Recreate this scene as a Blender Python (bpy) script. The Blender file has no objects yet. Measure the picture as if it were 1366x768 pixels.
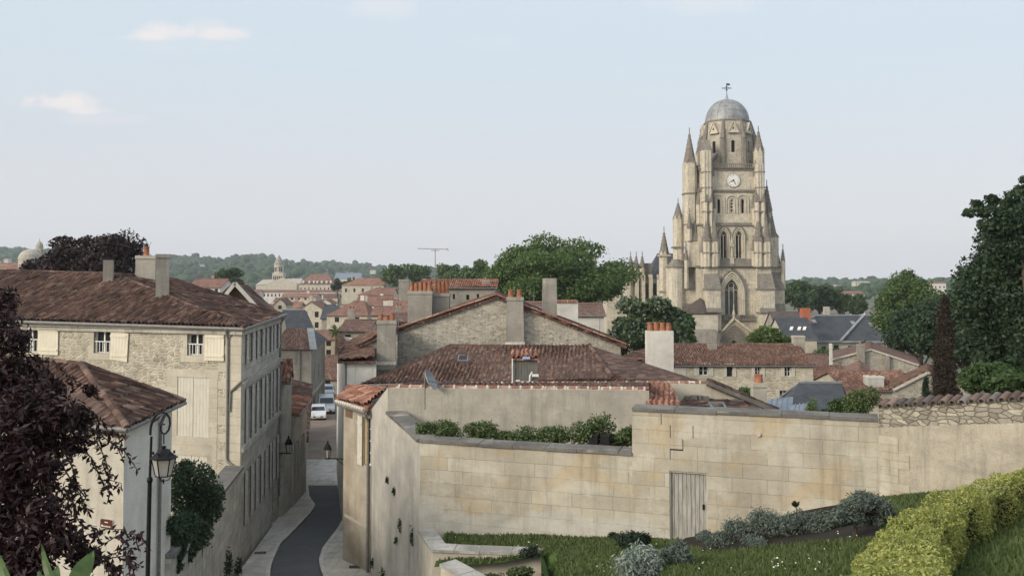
import bpy, math, random
import numpy as np
from mathutils import Vector, Matrix
from mathutils.geometry import delaunay_2d_cdt
R = math.radians
random.seed(7)
rng = np.random.default_rng(7)
SC = bpy.context.scene
COL = SC.collection

# ------------------------------------------------------------------ camera
F = 1200.0                      # focal length in photo pixels (photo is 1366 wide)
PITCH = R(2.0)
HOR = 370.0
PPY = HOR - F * math.tan(PITCH)
EYE = 21.0                      # eye height above the cathedral square
cam_d = bpy.data.cameras.new('camera')
cam = bpy.data.objects.new('camera', cam_d)
COL.objects.link(cam)
cam.location = (0, 0, EYE)
cam.rotation_euler = (R(90) + PITCH, 0, 0)
cam_d.sensor_width = 36
cam_d.lens = F / 1366 * 36
cam_d.shift_y = -(384 - PPY) / 1366
cam_d.clip_start = 0.05
cam_d.clip_end = 20000
SC.camera = cam

# ------------------------------------------------------------------ sky, sun, exposure
SUN_EL, SUN_AZ = 24.0, 234.0    # azimuth clockwise from +Y: behind the viewer, to the left
sx, sy = math.sin(R(SUN_AZ)), math.cos(R(SUN_AZ))
W = bpy.data.worlds.new('World')
SC.world = W
W.use_nodes = True
wt = W.node_tree
wt.nodes.clear()
def nd(nt, t, ins=None, **props):
    n = nt.nodes.new(t)
    for k, v in props.items():
        setattr(n, k, v)
    for k, v in (ins or {}).items():
        s = n.inputs[k]
        if isinstance(v, bpy.types.NodeSocket):
            nt.links.new(v, s)
        elif isinstance(v, bpy.types.Node):
            nt.links.new(v.outputs[0], s)
        else:
            if s.type == 'RGBA' and len(v) == 3:
                v = (*v, 1)
            s.default_value = v
    return n
def mth(nt, op, a, b=0.0, clamp=False):
    return nd(nt, 'ShaderNodeMath', {0: a, 1: b}, operation=op, use_clamp=clamp).outputs[0]
def mixc(nt, f, a, b, mode='MIX'):
    n = nd(nt, 'ShaderNodeMix', data_type='RGBA', blend_type=mode)
    for k, v in ((0, f), (6, a), (7, b)):
        s = n.inputs[k]
        if isinstance(v, bpy.types.NodeSocket): nt.links.new(v, s)
        elif isinstance(v, bpy.types.Node): nt.links.new(v.outputs[0], s)
        else: s.default_value = (*v, 1) if k > 0 and len(v) == 3 else v
    return n.outputs[2]
def ramp(nt, f, stops, interp='LINEAR'):
    n = nd(nt, 'ShaderNodeValToRGB', {0: f})
    n.color_ramp.interpolation = interp
    e = n.color_ramp.elements
    while len(e) < len(stops): e.new(0.5)
    for i, (p, c) in enumerate(stops):
        e[i].position = p
        e[i].color = (*c, 1) if len(c) == 3 else c
    return n.outputs[0]
def g(x): return (x, x, x)
sky = nd(wt, 'ShaderNodeTexSky', sky_type='NISHITA')
sky.sun_disc = False
sky.sun_elevation = R(SUN_EL)
sky.sun_rotation = R(SUN_AZ)
sky.altitude = 20
sky.air_density = 1.0
sky.dust_density = 2.2
sky.ozone_density = 1.2
SKY_K = 0.073
co = nd(wt, 'ShaderNodeTexCoord')
sp = nd(wt, 'ShaderNodeSeparateXYZ', {0: co.outputs['Generated']})
elev = sp.outputs[2]
# thin high haze veils the blue: pale, a little bluer with height
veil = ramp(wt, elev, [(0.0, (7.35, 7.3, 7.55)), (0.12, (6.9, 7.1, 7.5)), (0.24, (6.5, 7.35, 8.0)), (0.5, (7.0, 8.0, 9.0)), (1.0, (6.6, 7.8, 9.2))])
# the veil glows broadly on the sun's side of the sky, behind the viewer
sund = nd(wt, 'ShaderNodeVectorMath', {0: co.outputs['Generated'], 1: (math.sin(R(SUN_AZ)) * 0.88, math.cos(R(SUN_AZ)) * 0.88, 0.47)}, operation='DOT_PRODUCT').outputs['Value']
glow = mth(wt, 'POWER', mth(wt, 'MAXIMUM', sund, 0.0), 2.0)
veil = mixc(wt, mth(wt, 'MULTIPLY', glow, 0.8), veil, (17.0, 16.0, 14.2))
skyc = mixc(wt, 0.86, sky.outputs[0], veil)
yy = mth(wt, 'MAXIMUM', sp.outputs[1], 0.02)
gx = mth(wt, 'DIVIDE', sp.outputs[0], yy)
gz = mth(wt, 'DIVIDE', sp.outputs[2], yy)
fwd = mth(wt, 'GREATER_THAN', sp.outputs[1], 0.1)
cv = nd(wt, 'ShaderNodeCombineXYZ', {0: gx, 1: 0.0, 2: gz})
nz1 = nd(wt, 'ShaderNodeTexNoise', {'Vector': cv.outputs[0], 'Scale': 26.0, 'Detail': 6.0, 'Roughness': 0.6})
nzv = mth(wt, 'SUBTRACT', nz1.outputs[0], 0.5)
# wide soft grey-blue banks low in the west part of the view
def cloud(cur, px, py, hw, hh, col, amt, soft=0.55, wob=1.5, flat=0.0):
    x0, z0 = (px - 683) / F, (HOR - py) / F
    dx = mth(wt, 'DIVIDE', mth(wt, 'SUBTRACT', gx, x0), hw / F)
    dz = mth(wt, 'DIVIDE', mth(wt, 'SUBTRACT', gz, z0), hh / F)
    if flat:
        dz = mth(wt, 'ADD', dz, mth(wt, 'MULTIPLY', mth(wt, 'MINIMUM', dz, 0.0), flat))
    r2 = mth(wt, 'ADD', mth(wt, 'MULTIPLY', dx, dx), mth(wt, 'MULTIPLY', dz, dz))
    v = mth(wt, 'ADD', mth(wt, 'SUBTRACT', 1.0, r2), mth(wt, 'MULTIPLY', nzv, wob * 2))
    v = mth(wt, 'DIVIDE', v, soft * 2, True)
    v = mth(wt, 'MULTIPLY', mth(wt, 'MULTIPLY', v, amt), fwd)
    return mixc(wt, v, cur, col)
CW = (8.1, 7.6, 7.5)
skyc = cloud(skyc, 40, 170, 240, 42, (5.7, 6.35, 6.9), 0.35, 0.7, 0.6)
skyc = cloud(skyc, 250, 58, 150, 22, (6.6, 7.1, 7.6), 0.4, 0.7, 0.9)
for cx_, cy_, hw_, hh_ in ((245, 46, 112, 14), (222, 42, 40, 16), (268, 40, 46, 18), (305, 45, 40, 15), (180, 47, 40, 8)): skyc = cloud(skyc, cx_, cy_, hw_, hh_, CW, 0.5, 0.7, 2.4, 0.8)
for cx_, cy_, hw_, hh_ in ((80, 138, 58, 15), (90, 130, 24, 14), (48, 131, 22, 10), (120, 148, 40, 8), (70, 137, 40, 12)): skyc = cloud(skyc, cx_, cy_, hw_, hh_, CW, 0.7, 0.55, 2.0, 0.8)
skyc = cloud(skyc, 140, 158, 70, 10, CW, 0.35, 0.8, 1.0)
skyc = cloud(skyc, 510, 6, 55, 20, CW, 0.55, 0.8, 1.2)
skyc = cloud(skyc, 940, 2, 90, 18, CW, 0.45, 0.9, 1.2)
skyc = cloud(skyc, 660, 55, 60, 10, CW, 0.2, 0.9, 1.2)
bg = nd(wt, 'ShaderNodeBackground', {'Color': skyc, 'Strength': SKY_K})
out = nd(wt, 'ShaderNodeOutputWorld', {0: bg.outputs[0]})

sd = bpy.data.lights.new('sun', 'SUN')
sd.energy = 1.75
sd.angle = R(20.0)
sd.color = (1.0, 0.9, 0.76)
sun = bpy.data.objects.new('sun', sd)
COL.objects.link(sun)
sun.location = (sx * 50, sy * 50, 60)
sun.rotation_euler = Vector((sx * math.cos(R(SUN_EL)), sy * math.cos(R(SUN_EL)), math.sin(R(SUN_EL)))).to_track_quat('Z', 'Y').to_euler()
SC.view_settings.view_transform = 'Standard'
SC.view_settings.look = 'None'
SC.view_settings.exposure = 0.64
SC.view_settings.gamma = 1.0
SC.view_settings.use_curve_mapping = False
SC.cycles.max_bounces = 6
SC.cycles.transparent_max_bounces = 8
SC.cycles.volume_bounces = 0
SC.cycles.use_denoising = True

# ------------------------------------------------------------------ helpers
CP, SP_ = math.cos(PITCH), math.sin(PITCH)
def A(px, py, d):
    """World point at depth d (metres along +Y) seen at photo pixel (px, py)."""
    rx, ry = (px - 683) / F, (PPY - py) / F
    dy, dz = CP - ry * SP_, SP_ + ry * CP
    t = d / dy
    return Vector((rx * t, d, EYE + dz * t))
def ground_at(px, py, zf, d0=6.0, d1=400.0):
    d = d0
    while d < d1:
        p = A(px, py, d)
        if p.z <= zf(p.x, p.y): return p
        d += 0.05
    return A(px, py, d1)

class MB:
    def __init__(s):
        s.v = []; s.f = []; s.uv = []; s.np = []
    def face(s, pts, uvs=None):
        i = len(s.v)
        s.v.extend([tuple(p) for p in pts])
        s.f.append(tuple(range(i, i + len(pts))))
        s.uv.append(uvs)
    def hexa(s, b, t):
        """b, t: four bottom and four top points, counter-clockwise from above."""
        s.face([b[3], b[2], b[1], b[0]]); s.face(t)
        for i in range(4):
            j = (i + 1) % 4
            s.face([b[i], b[j], t[j], t[i]])
    def box(s, c, size, rz=0.0, tilt=None):
        hx, hy, hz = size[0] / 2, size[1] / 2, size[2] / 2
        m = Matrix.Rotation(rz, 3, 'Z')
        if tilt: m = m @ Matrix.Rotation(tilt[0], 3, tilt[1])
        c = Vector(c)
        q = [(-hx, -hy), (hx, -hy), (hx, hy), (-hx, hy)]
        s.hexa([c + m @ Vector((x, y, -hz)) for x, y in q], [c + m @ Vector((x, y, hz)) for x, y in q])
    def prism(s, poly, z0, z1, scale=1.0, cxy=None):
        n = len(poly)
        if cxy is None: cxy = (sum(p[0] for p in poly) / n, sum(p[1] for p in poly) / n)
        b = [(p[0], p[1], z0) for p in poly]
        t = [(cxy[0] + (p[0] - cxy[0]) * scale, cxy[1] + (p[1] - cxy[1]) * scale, z1) for p in poly]
        s.face(b[::-1])
        if scale > 1e-6: s.face(t)
        for i in range(n):
            j = (i + 1) % n
            s.face([b[i], b[j], t[j], t[i]] if scale > 1e-6 else [b[i], b[j], t[i]])
    def ngon(s, c, r, z0, z1, n=8, scale=1.0, rot=0.0):
        s.prism([(c[0] + r * math.cos(rot + 2 * math.pi * i / n), c[1] + r * math.sin(rot + 2 * math.pi * i / n)) for i in range(n)], z0, z1, scale, c)
    def tube(s, pts, rad, n=6):
        pts = [Vector(p) for p in pts]
        if not hasattr(rad, '__len__'): rad = [rad] * len(pts)
        rings = []
        pu = None
        for i, p in enumerate(pts):
            t = (pts[min(i + 1, len(pts) - 1)] - pts[max(i - 1, 0)])
            t = t.normalized() if t.length > 1e-9 else Vector((0, 0, 1))
            if pu is None:
                pu = t.orthogonal().normalized()
            else:
                pu = (pu - t * pu.dot(t))
                pu = pu.normalized() if pu.length > 1e-6 else t.orthogonal().normalized()
            w = t.cross(pu)
            rings.append([p + (pu * math.cos(a) + w * math.sin(a)) * rad[i] for a in [2 * math.pi * k / n for k in range(n)]])
        for a, b in zip(rings, rings[1:]):
            for k in range(n):
                j = (k + 1) % n
                s.face([a[k], a[j], b[j], b[k]])
        s.face(rings[0][::-1]); s.face(rings[-1])
    def lathe(s, prof, c, n=16, rot=0.0):
        c = Vector(c)
        rings = [[c + Vector((r * math.cos(rot + 2 * math.pi * k / n), r * math.sin(rot + 2 * math.pi * k / n), z)) for k in range(n)] for r, z in prof]
        for a, b in zip(rings, rings[1:]):
            for k in range(n):
                j = (k + 1) % n
                s.face([a[k], a[j], b[j], b[k]])
        s.face(rings[0][::-1]); s.face(rings[-1])
    def bar(s, p, q, w, h=None, up=(0, 0, 1)):
        p, q = Vector(p), Vector(q)
        h = h or w
        t = (q - p).normalized()
        u = t.cross(Vector(up))
        if u.length < 1e-4: u = t.cross(Vector((1, 0, 0)))
        u = u.normalized() * w / 2
        n = u.cross(t).normalized() * h / 2
        s.hexa([p - u - n, p + u - n, q + u - n, q - u - n], [p - u + n, p + u + n, q + u + n, q - u + n])
    def add_np(s, v, f, uv=None):
        s.np.append((np.asarray(v, float), np.asarray(f, np.int64), uv))
    def build(s, name, mat, parent=None, smooth=False):
        me = bpy.data.meshes.new(name)
        nv = len(s.v)
        V = [np.array(s.v, float).reshape(-1, 3)] if nv else []
        loops, starts, totals, UV = [], [], [], []
        cnt = 0
        if s.f:
            va = V[0]
            for fc, uv in zip(s.f, s.uv):
                starts.append(cnt); totals.append(len(fc)); loops.extend(fc); cnt += len(fc)
                if uv is not None:
                    UV.extend(uv)
                else:
                    p = va[list(fc)]
                    q = np.roll(p, -1, 0)
                    n = np.array([((p[:, 1] - q[:, 1]) * (p[:, 2] + q[:, 2])).sum(), ((p[:, 2] - q[:, 2]) * (p[:, 0] + q[:, 0])).sum(), ((p[:, 0] - q[:, 0]) * (p[:, 1] + q[:, 1])).sum()])
                    L = np.linalg.norm(n)
                    n = n / L if L > 1e-12 else np.array([0, 0, 1.0])
                    if abs(n[2]) < 0.75:
                        h = math.hypot(n[0], n[1]) or 1
                        tx, ty = -n[1] / h, n[0] / h
                        UV.extend(zip(p[:, 0] * tx + p[:, 1] * ty, p[:, 2]))
                    else:
                        UV.extend(zip(p[:, 0], p[:, 1]))
        loops = [np.array(loops, np.int64)]; UV = [np.array(UV, float).reshape(-1, 2)]
        starts = [np.array(starts, np.int64)]; totals = [np.array(totals, np.int64)]
        for v, f, uv in s.np:
            k = f.shape[1]
            loops.append((f + nv).ravel()); starts.append(cnt + np.arange(len(f)) * k); totals.append(np.full(len(f), k))
            cnt += f.size
            UV.append(uv[f.ravel()] if uv is not None else v[f.ravel()][:, :2])
            V.append(v); nv += len(v)
        V = np.concatenate(V); loops = np.concatenate(loops); starts = np.concatenate(starts); totals = np.concatenate(totals); UV = np.concatenate(UV)
        me.vertices.add(len(V)); me.vertices.foreach_set('co', V.ravel())
        me.loops.add(len(loops)); me.loops.foreach_set('vertex_index', loops.astype(np.int32))
        me.polygons.add(len(starts)); me.polygons.foreach_set('loop_start', starts.astype(np.int32)); me.polygons.foreach_set('loop_total', totals.astype(np.int32))
        ul = me.uv_layers.new(name='UVMap')
        ul.data.foreach_set('uv', UV.astype(np.float32).ravel())
        me.update(calc_edges=True)
        me.validate()
        if smooth:
            me.polygons.foreach_set('use_smooth', np.ones(len(me.polygons), bool))
        me.materials.append(mat)
        o = bpy.data.objects.new(name, me)
        COL.objects.link(o)
        if parent is not None: setpar(o, parent)
        return o
def setpar(o, p):
    o.parent = p
    o.matrix_parent_inverse = Matrix.Translation(-Vector(p.location)) if p.type == 'EMPTY' else Matrix.Identity(4)
def tag(o, label=None, cat=None, group=None, kind=None):
    if label: o['label'] = label
    if cat: o['category'] = cat
    if group: o['group'] = group
    if kind: o['kind'] = kind
    return o
def thing(name, label, cat, loc=(0, 0, 0), group=None):
    o = bpy.data.objects.new(name, None)
    COL.objects.link(o)
    o.location = loc
    o.empty_display_size = 0.3
    return tag(o, label, cat, group)
def dup(root, loc, label, rz=None, scale=None):
    r = root.copy(); COL.objects.link(r); r.location = loc; r['label'] = label
    if rz is not None: r.rotation_euler = (0, 0, rz)
    if scale: r.scale = (scale,) * 3
    for ch in root.children:
        c = ch.copy(); COL.objects.link(c); c.parent = r; c.matrix_parent_inverse = ch.matrix_parent_inverse.copy()
        for gch in ch.children:
            d = gch.copy(); COL.objects.link(d); d.parent = c; d.matrix_parent_inverse = gch.matrix_parent_inverse.copy()
    return r

# ------------------------------------------------------------------ materials
def newmat(name, rough=0.9):
    m = bpy.data.materials.new(name)
    m.use_nodes = True
    nt = m.node_tree
    b = nt.nodes['Principled BSDF']
    b.inputs['Roughness'].default_value = rough
    b.inputs['Specular IOR Level'].default_value = 0.25
    return m, nt, b
def uvn(nt): return nd(nt, 'ShaderNodeTexCoord').outputs['UV']
def scl(nt, vec, s): return nd(nt, 'ShaderNodeMapping', {0: vec, 'Scale': s}).outputs[0]
def noise(nt, vec, sc, det=4, rough=0.55): return nd(nt, 'ShaderNodeTexNoise', {'Vector': vec, 'Scale': sc, 'Detail': det, 'Roughness': rough}).outputs[0]
def bump(nt, b, h, st=0.5, dist=0.02):
    n = nd(nt, 'ShaderNodeBump', {'Strength': st, 'Distance': dist, 'Height': h})
    nt.links.new(n.outputs[0], b.inputs['Normal'])
def weather(nt, uv, c, amt=0.5, dirt=(0.09, 0.085, 0.075), wear_sc=0.5):
    """blotches, vertical drip stains and lichen grime, fixed to the wall"""
    n1 = noise(nt, uv, wear_sc, 6, 0.65)
    c = mixc(nt, 1.0, c, ramp(nt, n1, [(0.25, g(0.72)), (0.5, g(1.0)), (0.75, g(1.14))]), 'MULTIPLY')
    dr = noise(nt, scl(nt, uv, (2.6, 0.28, 1)), 1.0, 5, 0.7)
    f = ramp(nt, dr, [(0.5, g(0)), (0.76, g(amt))])
    c = mixc(nt, f, c, dirt)
    n4 = noise(nt, scl(nt, uv, (0.8, 1.5, 1)), 1.1, 7, 0.72)
    c = mixc(nt, ramp(nt, n4, [(0.5, g(0)), (0.66, g(min(1, amt * 0.85)))]), c, tuple(x * 2.1 for x in dirt))
    c = mixc(nt, ramp(nt, n4, [(0.3, g(amt * 0.7)), (0.42, g(0))]), c, (0.56, 0.54, 0.49))
    n3 = noise(nt, uv, 7.0, 5, 0.7)
    f3 = ramp(nt, n3, [(0.55, g(0)), (0.75, g(amt * 0.6))])
    return mixc(nt, f3, c, dirt)
def soften(c, k=0.22):
    l = c[0] * .3 + c[1] * .6 + c[2] * .1
    return tuple(x + (l - x) * k for x in c)
def ashlar(name, c1, c2, mortar, bw=0.8, bh=0.36, amt=0.45, bm=0.4, ms=0.012, dirt=(0.09, 0.085, 0.075), patch=None):
    c1, c2, mortar = soften(c1), soften(c2), soften(mortar)
    m, nt, b = newmat(name)
    uv = uvn(nt)
    w = nd(nt, 'ShaderNodeVectorMath', {0: nd(nt, 'ShaderNodeTexNoise', {'Vector': uv, 'Scale': 2.2, 'Detail': 3.0}).outputs['Color'], 1: (0.03, 0.03, 0)}, operation='MULTIPLY')
    v2 = nd(nt, 'ShaderNodeVectorMath', {0: uv, 1: w.outputs[0]}, operation='ADD').outputs[0]
    br = nd(nt, 'ShaderNodeTexBrick', {'Vector': v2, 'Color1': c1, 'Color2': c2, 'Mortar': mortar, 'Scale': 1.0, 'Mortar Size': ms, 'Mortar Smooth': 0.4, 'Bias': 0.0, 'Brick Width': bw, 'Row Height': bh})
    br.offset = 0.46; br.squash = 1.3; br.squash_frequency = 3
    c = br.outputs[0]
    if patch:
        f = ramp(nt, noise(nt, scl(nt, uv, (0.5, 0.7, 1)), 1.0, 5, 0.6), [(0.5, g(0)), (0.58, g(0.85))])
        c = mixc(nt, f, c, patch)
        f2 = ramp(nt, noise(nt, scl(nt, uv, (0.35, 0.5, 1)), 1.7, 3, 0.5), [(0.55, g(0)), (0.62, g(0.6))])
        c = mixc(nt, f2, c, (0.45, 0.355, 0.225))
        s_ = nd(nt, 'ShaderNodeSeparateXYZ', {0: uv})
        lv_ = mth(nt, 'ADD', s_.outputs[1], mth(nt, 'MULTIPLY', mth(nt, 'SUBTRACT', noise(nt, uv, 0.8, 5, 0.6), 0.5), -2.2))
        f3_ = ramp(nt, mth(nt, 'MULTIPLY', mth(nt, 'SUBTRACT', lv_, EYE - 8.2), 0.5), [(0.3, g(0.75)), (0.42, g(0))])
        c = mixc(nt, f3_, c, (0.50, 0.485, 0.44))
    c = weather(nt, uv, c, amt, dirt)
    nt.links.new(c, b.inputs['Base Color'])
    h = mth(nt, 'ADD', mth(nt, 'MULTIPLY', br.outputs[1], -1.0), mth(nt, 'MULTIPLY', noise(nt, uv, 14, 6, 0.7), 0.7))
    bump(nt, b, h, bm, 0.03)
    return m
def rubble(name, c1, c2, mortar, size=0.3, amt=0.4, edge=0.085, bm=0.6):
    c1, c2, mortar = soften(c1), soften(c2), soften(mortar)
    m, nt, b = newmat(name)
    uv = uvn(nt)
    w = nd(nt, 'ShaderNodeVectorMath', {0: nd(nt, 'ShaderNodeTexNoise', {'Vector': uv, 'Scale': 3.0, 'Detail': 3.0}).outputs['Color'], 1: (0.22, 0.16, 0)}, operation='MULTIPLY')
    v = nd(nt, 'ShaderNodeVectorMath', {0: scl(nt, uv, (0.66, 1.45, 1)), 1: w.outputs[0]}, operation='ADD').outputs[0]
    vo = nd(nt, 'ShaderNodeTexVoronoi', {'Vector': v, 'Scale': 1 / size, 'Randomness': 0.9}, voronoi_dimensions='2D')
    ve = nd(nt, 'ShaderNodeTexVoronoi', {'Vector': v, 'Scale': 1 / size, 'Randomness': 0.9}, voronoi_dimensions='2D', feature='DISTANCE_TO_EDGE')
    s = nd(nt, 'ShaderNodeSeparateColor', {0: vo.outputs['Color']})
    c = mixc(nt, s.outputs[0], c1, c2)
    c = mixc(nt, ramp(nt, s.outputs[1], [(0.8, g(0)), (0.95, g(0.6))]), c, (0.62, 0.56, 0.45))
    c = mixc(nt, ramp(nt, s.outputs[2], [(0.85, g(0)), (0.97, g(0.6))]), c, tuple(x * 0.65 for x in c2))
    e = ramp(nt, ve.outputs['Distance'], [(edge * 0.4, g(1)), (edge * 1.6, g(0))])
    e = mth(nt, 'MULTIPLY', e, ramp(nt, noise(nt, uv, 1.1, 4), [(0.3, g(0.25)), (0.65, g(1))]))
    c = mixc(nt, e, c, mortar)
    c = weather(nt, uv, c, amt)
    nt.links.new(c, b.inputs['Base Color'])
    h = mth(nt, 'ADD', ramp(nt, ve.outputs['Distance'], [(0, g(0)), (edge * 2.5, g(1))]), mth(nt, 'MULTIPLY', noise(nt, uv, 16, 6, 0.7), 0.8))
    bump(nt, b, h, bm, 0.04)
    return m
def plaster(name, c, c2=None, amt=0.35, dirt=(0.1, 0.095, 0.085), bm=0.25):
    c = soften(c); c2 = soften(c2) if c2 else None
    m, nt, b = newmat(name)
    uv = uvn(nt)
    k = mixc(nt, ramp(nt, noise(nt, uv, 0.6, 6, 0.6), [(0.4, g(0)), (0.62, g(1))]), c, c2 or tuple(x * 0.8 for x in c))
    k = mixc(nt, 1.0, k, ramp(nt, noise(nt, uv, 22, 4, 0.6), [(0.2, g(0.82)), (0.7, g(1.08))]), 'MULTIPLY')
    k = weather(nt, uv, k, amt, dirt)
    nt.links.new(k, b.inputs['Base Color'])
    bump(nt, b, noise(nt, uv, 18, 6, 0.7), bm, 0.02)
    return m
TP, TC = 0.21, 0.36
def tiles(name, cols, lichen=0.25, moss=0.5):
    """canal tiles: one colour per tile, lichen specks, soot"""
    cols = [tuple(x * .92 for x in soften(c, .06)) for c in cols]
    m, nt, b = newmat(name, 0.92)
    uv = uvn(nt)
    s = nd(nt, 'ShaderNodeSeparateXYZ', {0: uv})
    iu = mth(nt, 'FLOOR', mth(nt, 'DIVIDE', s.outputs[0], TP / 2))
    iv = mth(nt, 'FLOOR', mth(nt, 'DIVIDE', s.outputs[1], TC))
    wn = nd(nt, 'ShaderNodeTexWhiteNoise', {'Vector': nd(nt, 'ShaderNodeCombineXYZ', {0: iu, 1: iv, 2: 0.0}).outputs[0]}, noise_dimensions='2D')
    n = len(cols)
    c = ramp(nt, wn.outputs[0], [(i / n, x) for i, x in enumerate(cols)], 'CONSTANT')
    big = noise(nt, uv, 0.45, 5, 0.6)
    c = mixc(nt, 1.0, c, ramp(nt, big, [(0.3, g(0.7)), (0.5, g(1.0)), (0.7, g(1.25))]), 'MULTIPLY')
    c = mixc(nt, ramp(nt, noise(nt, uv, 1.3, 6, 0.7), [(0.46, g(0)), (0.68, g(moss))]), c, (0.035, 0.028, 0.022))
    c = mixc(nt, ramp(nt, noise(nt, uv, 5.5, 5, 0.75), [(0.56, g(0)), (0.72, g(lichen))]), c, (0.33, 0.27, 0.2))
    # position down each tile course; lifts the bump toward the lap
    fv = mth(nt, 'FRACT', mth(nt, 'DIVIDE', s.outputs[1], TC))
    nt.links.new(c, b.inputs['Base Color'])
    hu = mth(nt, 'ABSOLUTE', mth(nt, 'SINE', mth(nt, 'MULTIPLY', s.outputs[0], math.pi / TP)))
    h = mth(nt, 'ADD', mth(nt, 'MULTIPLY', hu, 1.2), mth(nt, 'ADD', fv, mth(nt, 'MULTIPLY', noise(nt, uv, 25, 4), 0.5)))
    bump(nt, b, h, 0.5, 0.04)
    return m
def plain(name, c, rough=0.7, metal=0.0, var=0.12, sc=8.0, spec=0.3):
    m, nt, b = newmat(name, rough)
    oc = nd(nt, 'ShaderNodeTexCoord').outputs['Object']
    k = mixc(nt, 1.0, c, ramp(nt, noise(nt, oc, sc, 5, 0.65), [(0.25, g(1 - var * 2)), (0.7, g(1 + var))]), 'MULTIPLY')
    nt.links.new(k, b.inputs['Base Color'])
    b.inputs['Metallic'].default_value = metal
    b.inputs['Specular IOR Level'].default_value = spec
    return m
def wood(name, c, c2, sc=9.0):
    m, nt, b = newmat(name, 0.85)
    uv = uvn(nt)
    n = noise(nt, scl(nt, uv, (sc, 0.7, 1)), 2.0, 5, 0.7)
    k = mixc(nt, ramp(nt, n, [(0.38, g(0)), (0.66, g(1))]), c, c2)
    k = mixc(nt, ramp(nt, noise(nt, uv, 1.5, 5, 0.65), [(0.5, g(0)), (0.8, g(0.5))]), k, tuple(x * 0.55 for x in c))
    nt.links.new(k, b.inputs['Base Color'])
    bump(nt, b, n, 0.3, 0.01)
    return m
def slate(name, c, c2, bw=0.25, bh=0.14):
    m, nt, b = newmat(name, 0.6)
    uv = uvn(nt)
    br = nd(nt, 'ShaderNodeTexBrick', {'Vector': uv, 'Color1': c, 'Color2': c2, 'Mortar': tuple(x * 0.5 for x in c), 'Scale': 1.0, 'Mortar Size': 0.006, 'Brick Width': bw, 'Row Height': bh})
    k = mixc(nt, 1.0, br.outputs[0], ramp(nt, noise(nt, uv, 0.5, 6, 0.7), [(0.3, g(0.7)), (0.7, g(1.35))]), 'MULTIPLY')
    k = mixc(nt, ramp(nt, noise(nt, uv, 2.0, 6, 0.7), [(0.55, g(0)), (0.75, g(0.4))]), k, (0.13, 0.12, 0.08))
    nt.links.new(k, b.inputs['Base Color'])
    bump(nt, b, br.outputs[1], 0.25, 0.01)
    return m
def leafmat(name, c, c2, trans=0.35, rough=0.55, sc=0.6, spec=0.3):
    m, nt, b = newmat(name, rough)
    oc = nd(nt, 'ShaderNodeTexCoord').outputs['Object']
    ri = nd(nt, 'ShaderNodeNewGeometry').outputs['Random Per Island']
    f = mth(nt, 'ADD', mth(nt, 'MULTIPLY', ri, 0.75), mth(nt, 'MULTIPLY', mth(nt, 'SUBTRACT', noise(nt, oc, sc, 3), 0.35), 0.9), True)
    k = mixc(nt, f, c, c2)
    nt.links.new(k, b.inputs['Base Color'])
    b.inputs['Specular IOR Level'].default_value = spec
    tr = nd(nt, 'ShaderNodeBsdfTranslucent', {'Color': mixc(nt, 1.0, k, (1.2, 1.35, 0.7), 'MULTIPLY')})
    mx = nd(nt, 'ShaderNodeMixShader', {0: trans, 1: b.outputs[0], 2: tr.outputs[0]})
    nt.links.new(mx.outputs[0], nt.nodes['Material Output'].inputs[0])
    return m
def glassmat(name, c=(0.02, 0.022, 0.025)):
    m, nt, b = newmat(name, 0.12)
    b.inputs['Base Color'].default_value = (*c, 1)
    b.inputs['Specular IOR Level'].default_value = 0.5
    return m
M = {}
M['ashlar_garden'] = ashlar('ashlar_garden', (0.49, 0.44, 0.335), (0.385, 0.33, 0.235), (0.31, 0.275, 0.21), 1.0, 0.42, 0.5, 0.5, 0.009, (0.15, 0.135, 0.11), (0.50, 0.465, 0.385))
M['ashlar_house'] = ashlar('ashlar_house', (0.55, 0.485, 0.355), (0.47, 0.405, 0.28), (0.42, 0.36, 0.26), 0.75, 0.38, 0.30)
M['ashlar_street'] = ashlar('ashlar_street', (0.47, 0.44, 0.37), (0.39, 0.36, 0.30), (0.28, 0.26, 0.215), 0.75, 0.36, 0.6)
M['rubble_house'] = rubble('rubble_house', (0.47, 0.415, 0.305), (0.35, 0.30, 0.215), (0.60, 0.55, 0.43), 0.19, 0.28)
M['rubble_gable'] = rubble('rubble_gable', (0.49, 0.44, 0.345), (0.30, 0.265, 0.205), (0.53, 0.485, 0.395), 0.14, 0.4)
M['rubble_long'] = rubble('rubble_long', (0.60, 0.53, 0.38), (0.44, 0.38, 0.265), (0.64, 0.58, 0.45), 0.24, 0.25)
M['cathedral_mid'] = ashlar('cathedral_mid', (0.48, 0.42, 0.32), (0.38, 0.335, 0.255), (0.3, 0.265, 0.21), 0.9, 0.42, 0.95, 0.3, 0.01, (0.12, 0.11, 0.09))
M['rubble_dry'] = rubble('rubble_dry', (0.43, 0.38, 0.295), (0.28, 0.245, 0.185), (0.15, 0.13, 0.1), 0.17, 0.5, 0.05, 0.8)
M['plaster_rough'] = plaster('plaster_rough', (0.47, 0.41, 0.31), (0.36, 0.31, 0.23), 0.6, bm=0.6)
M['plaster_bright'] = plaster('plaster_bright', (0.76, 0.73, 0.65), (0.70, 0.665, 0.58), 0.2)
M['cathedral_stone'] = ashlar('cathedral_stone', (0.57, 0.505, 0.385), (0.50, 0.44, 0.325), (0.42, 0.37, 0.285), 0.9, 0.42, 0.95, 0.3, 0.01, (0.15, 0.135, 0.11))
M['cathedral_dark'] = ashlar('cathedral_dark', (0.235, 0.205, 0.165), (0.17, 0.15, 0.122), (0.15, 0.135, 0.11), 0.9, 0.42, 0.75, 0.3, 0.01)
M['plaster_cream'] = plaster('plaster_cream', (0.54, 0.48, 0.37), (0.47, 0.415, 0.31), 0.28)
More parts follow.
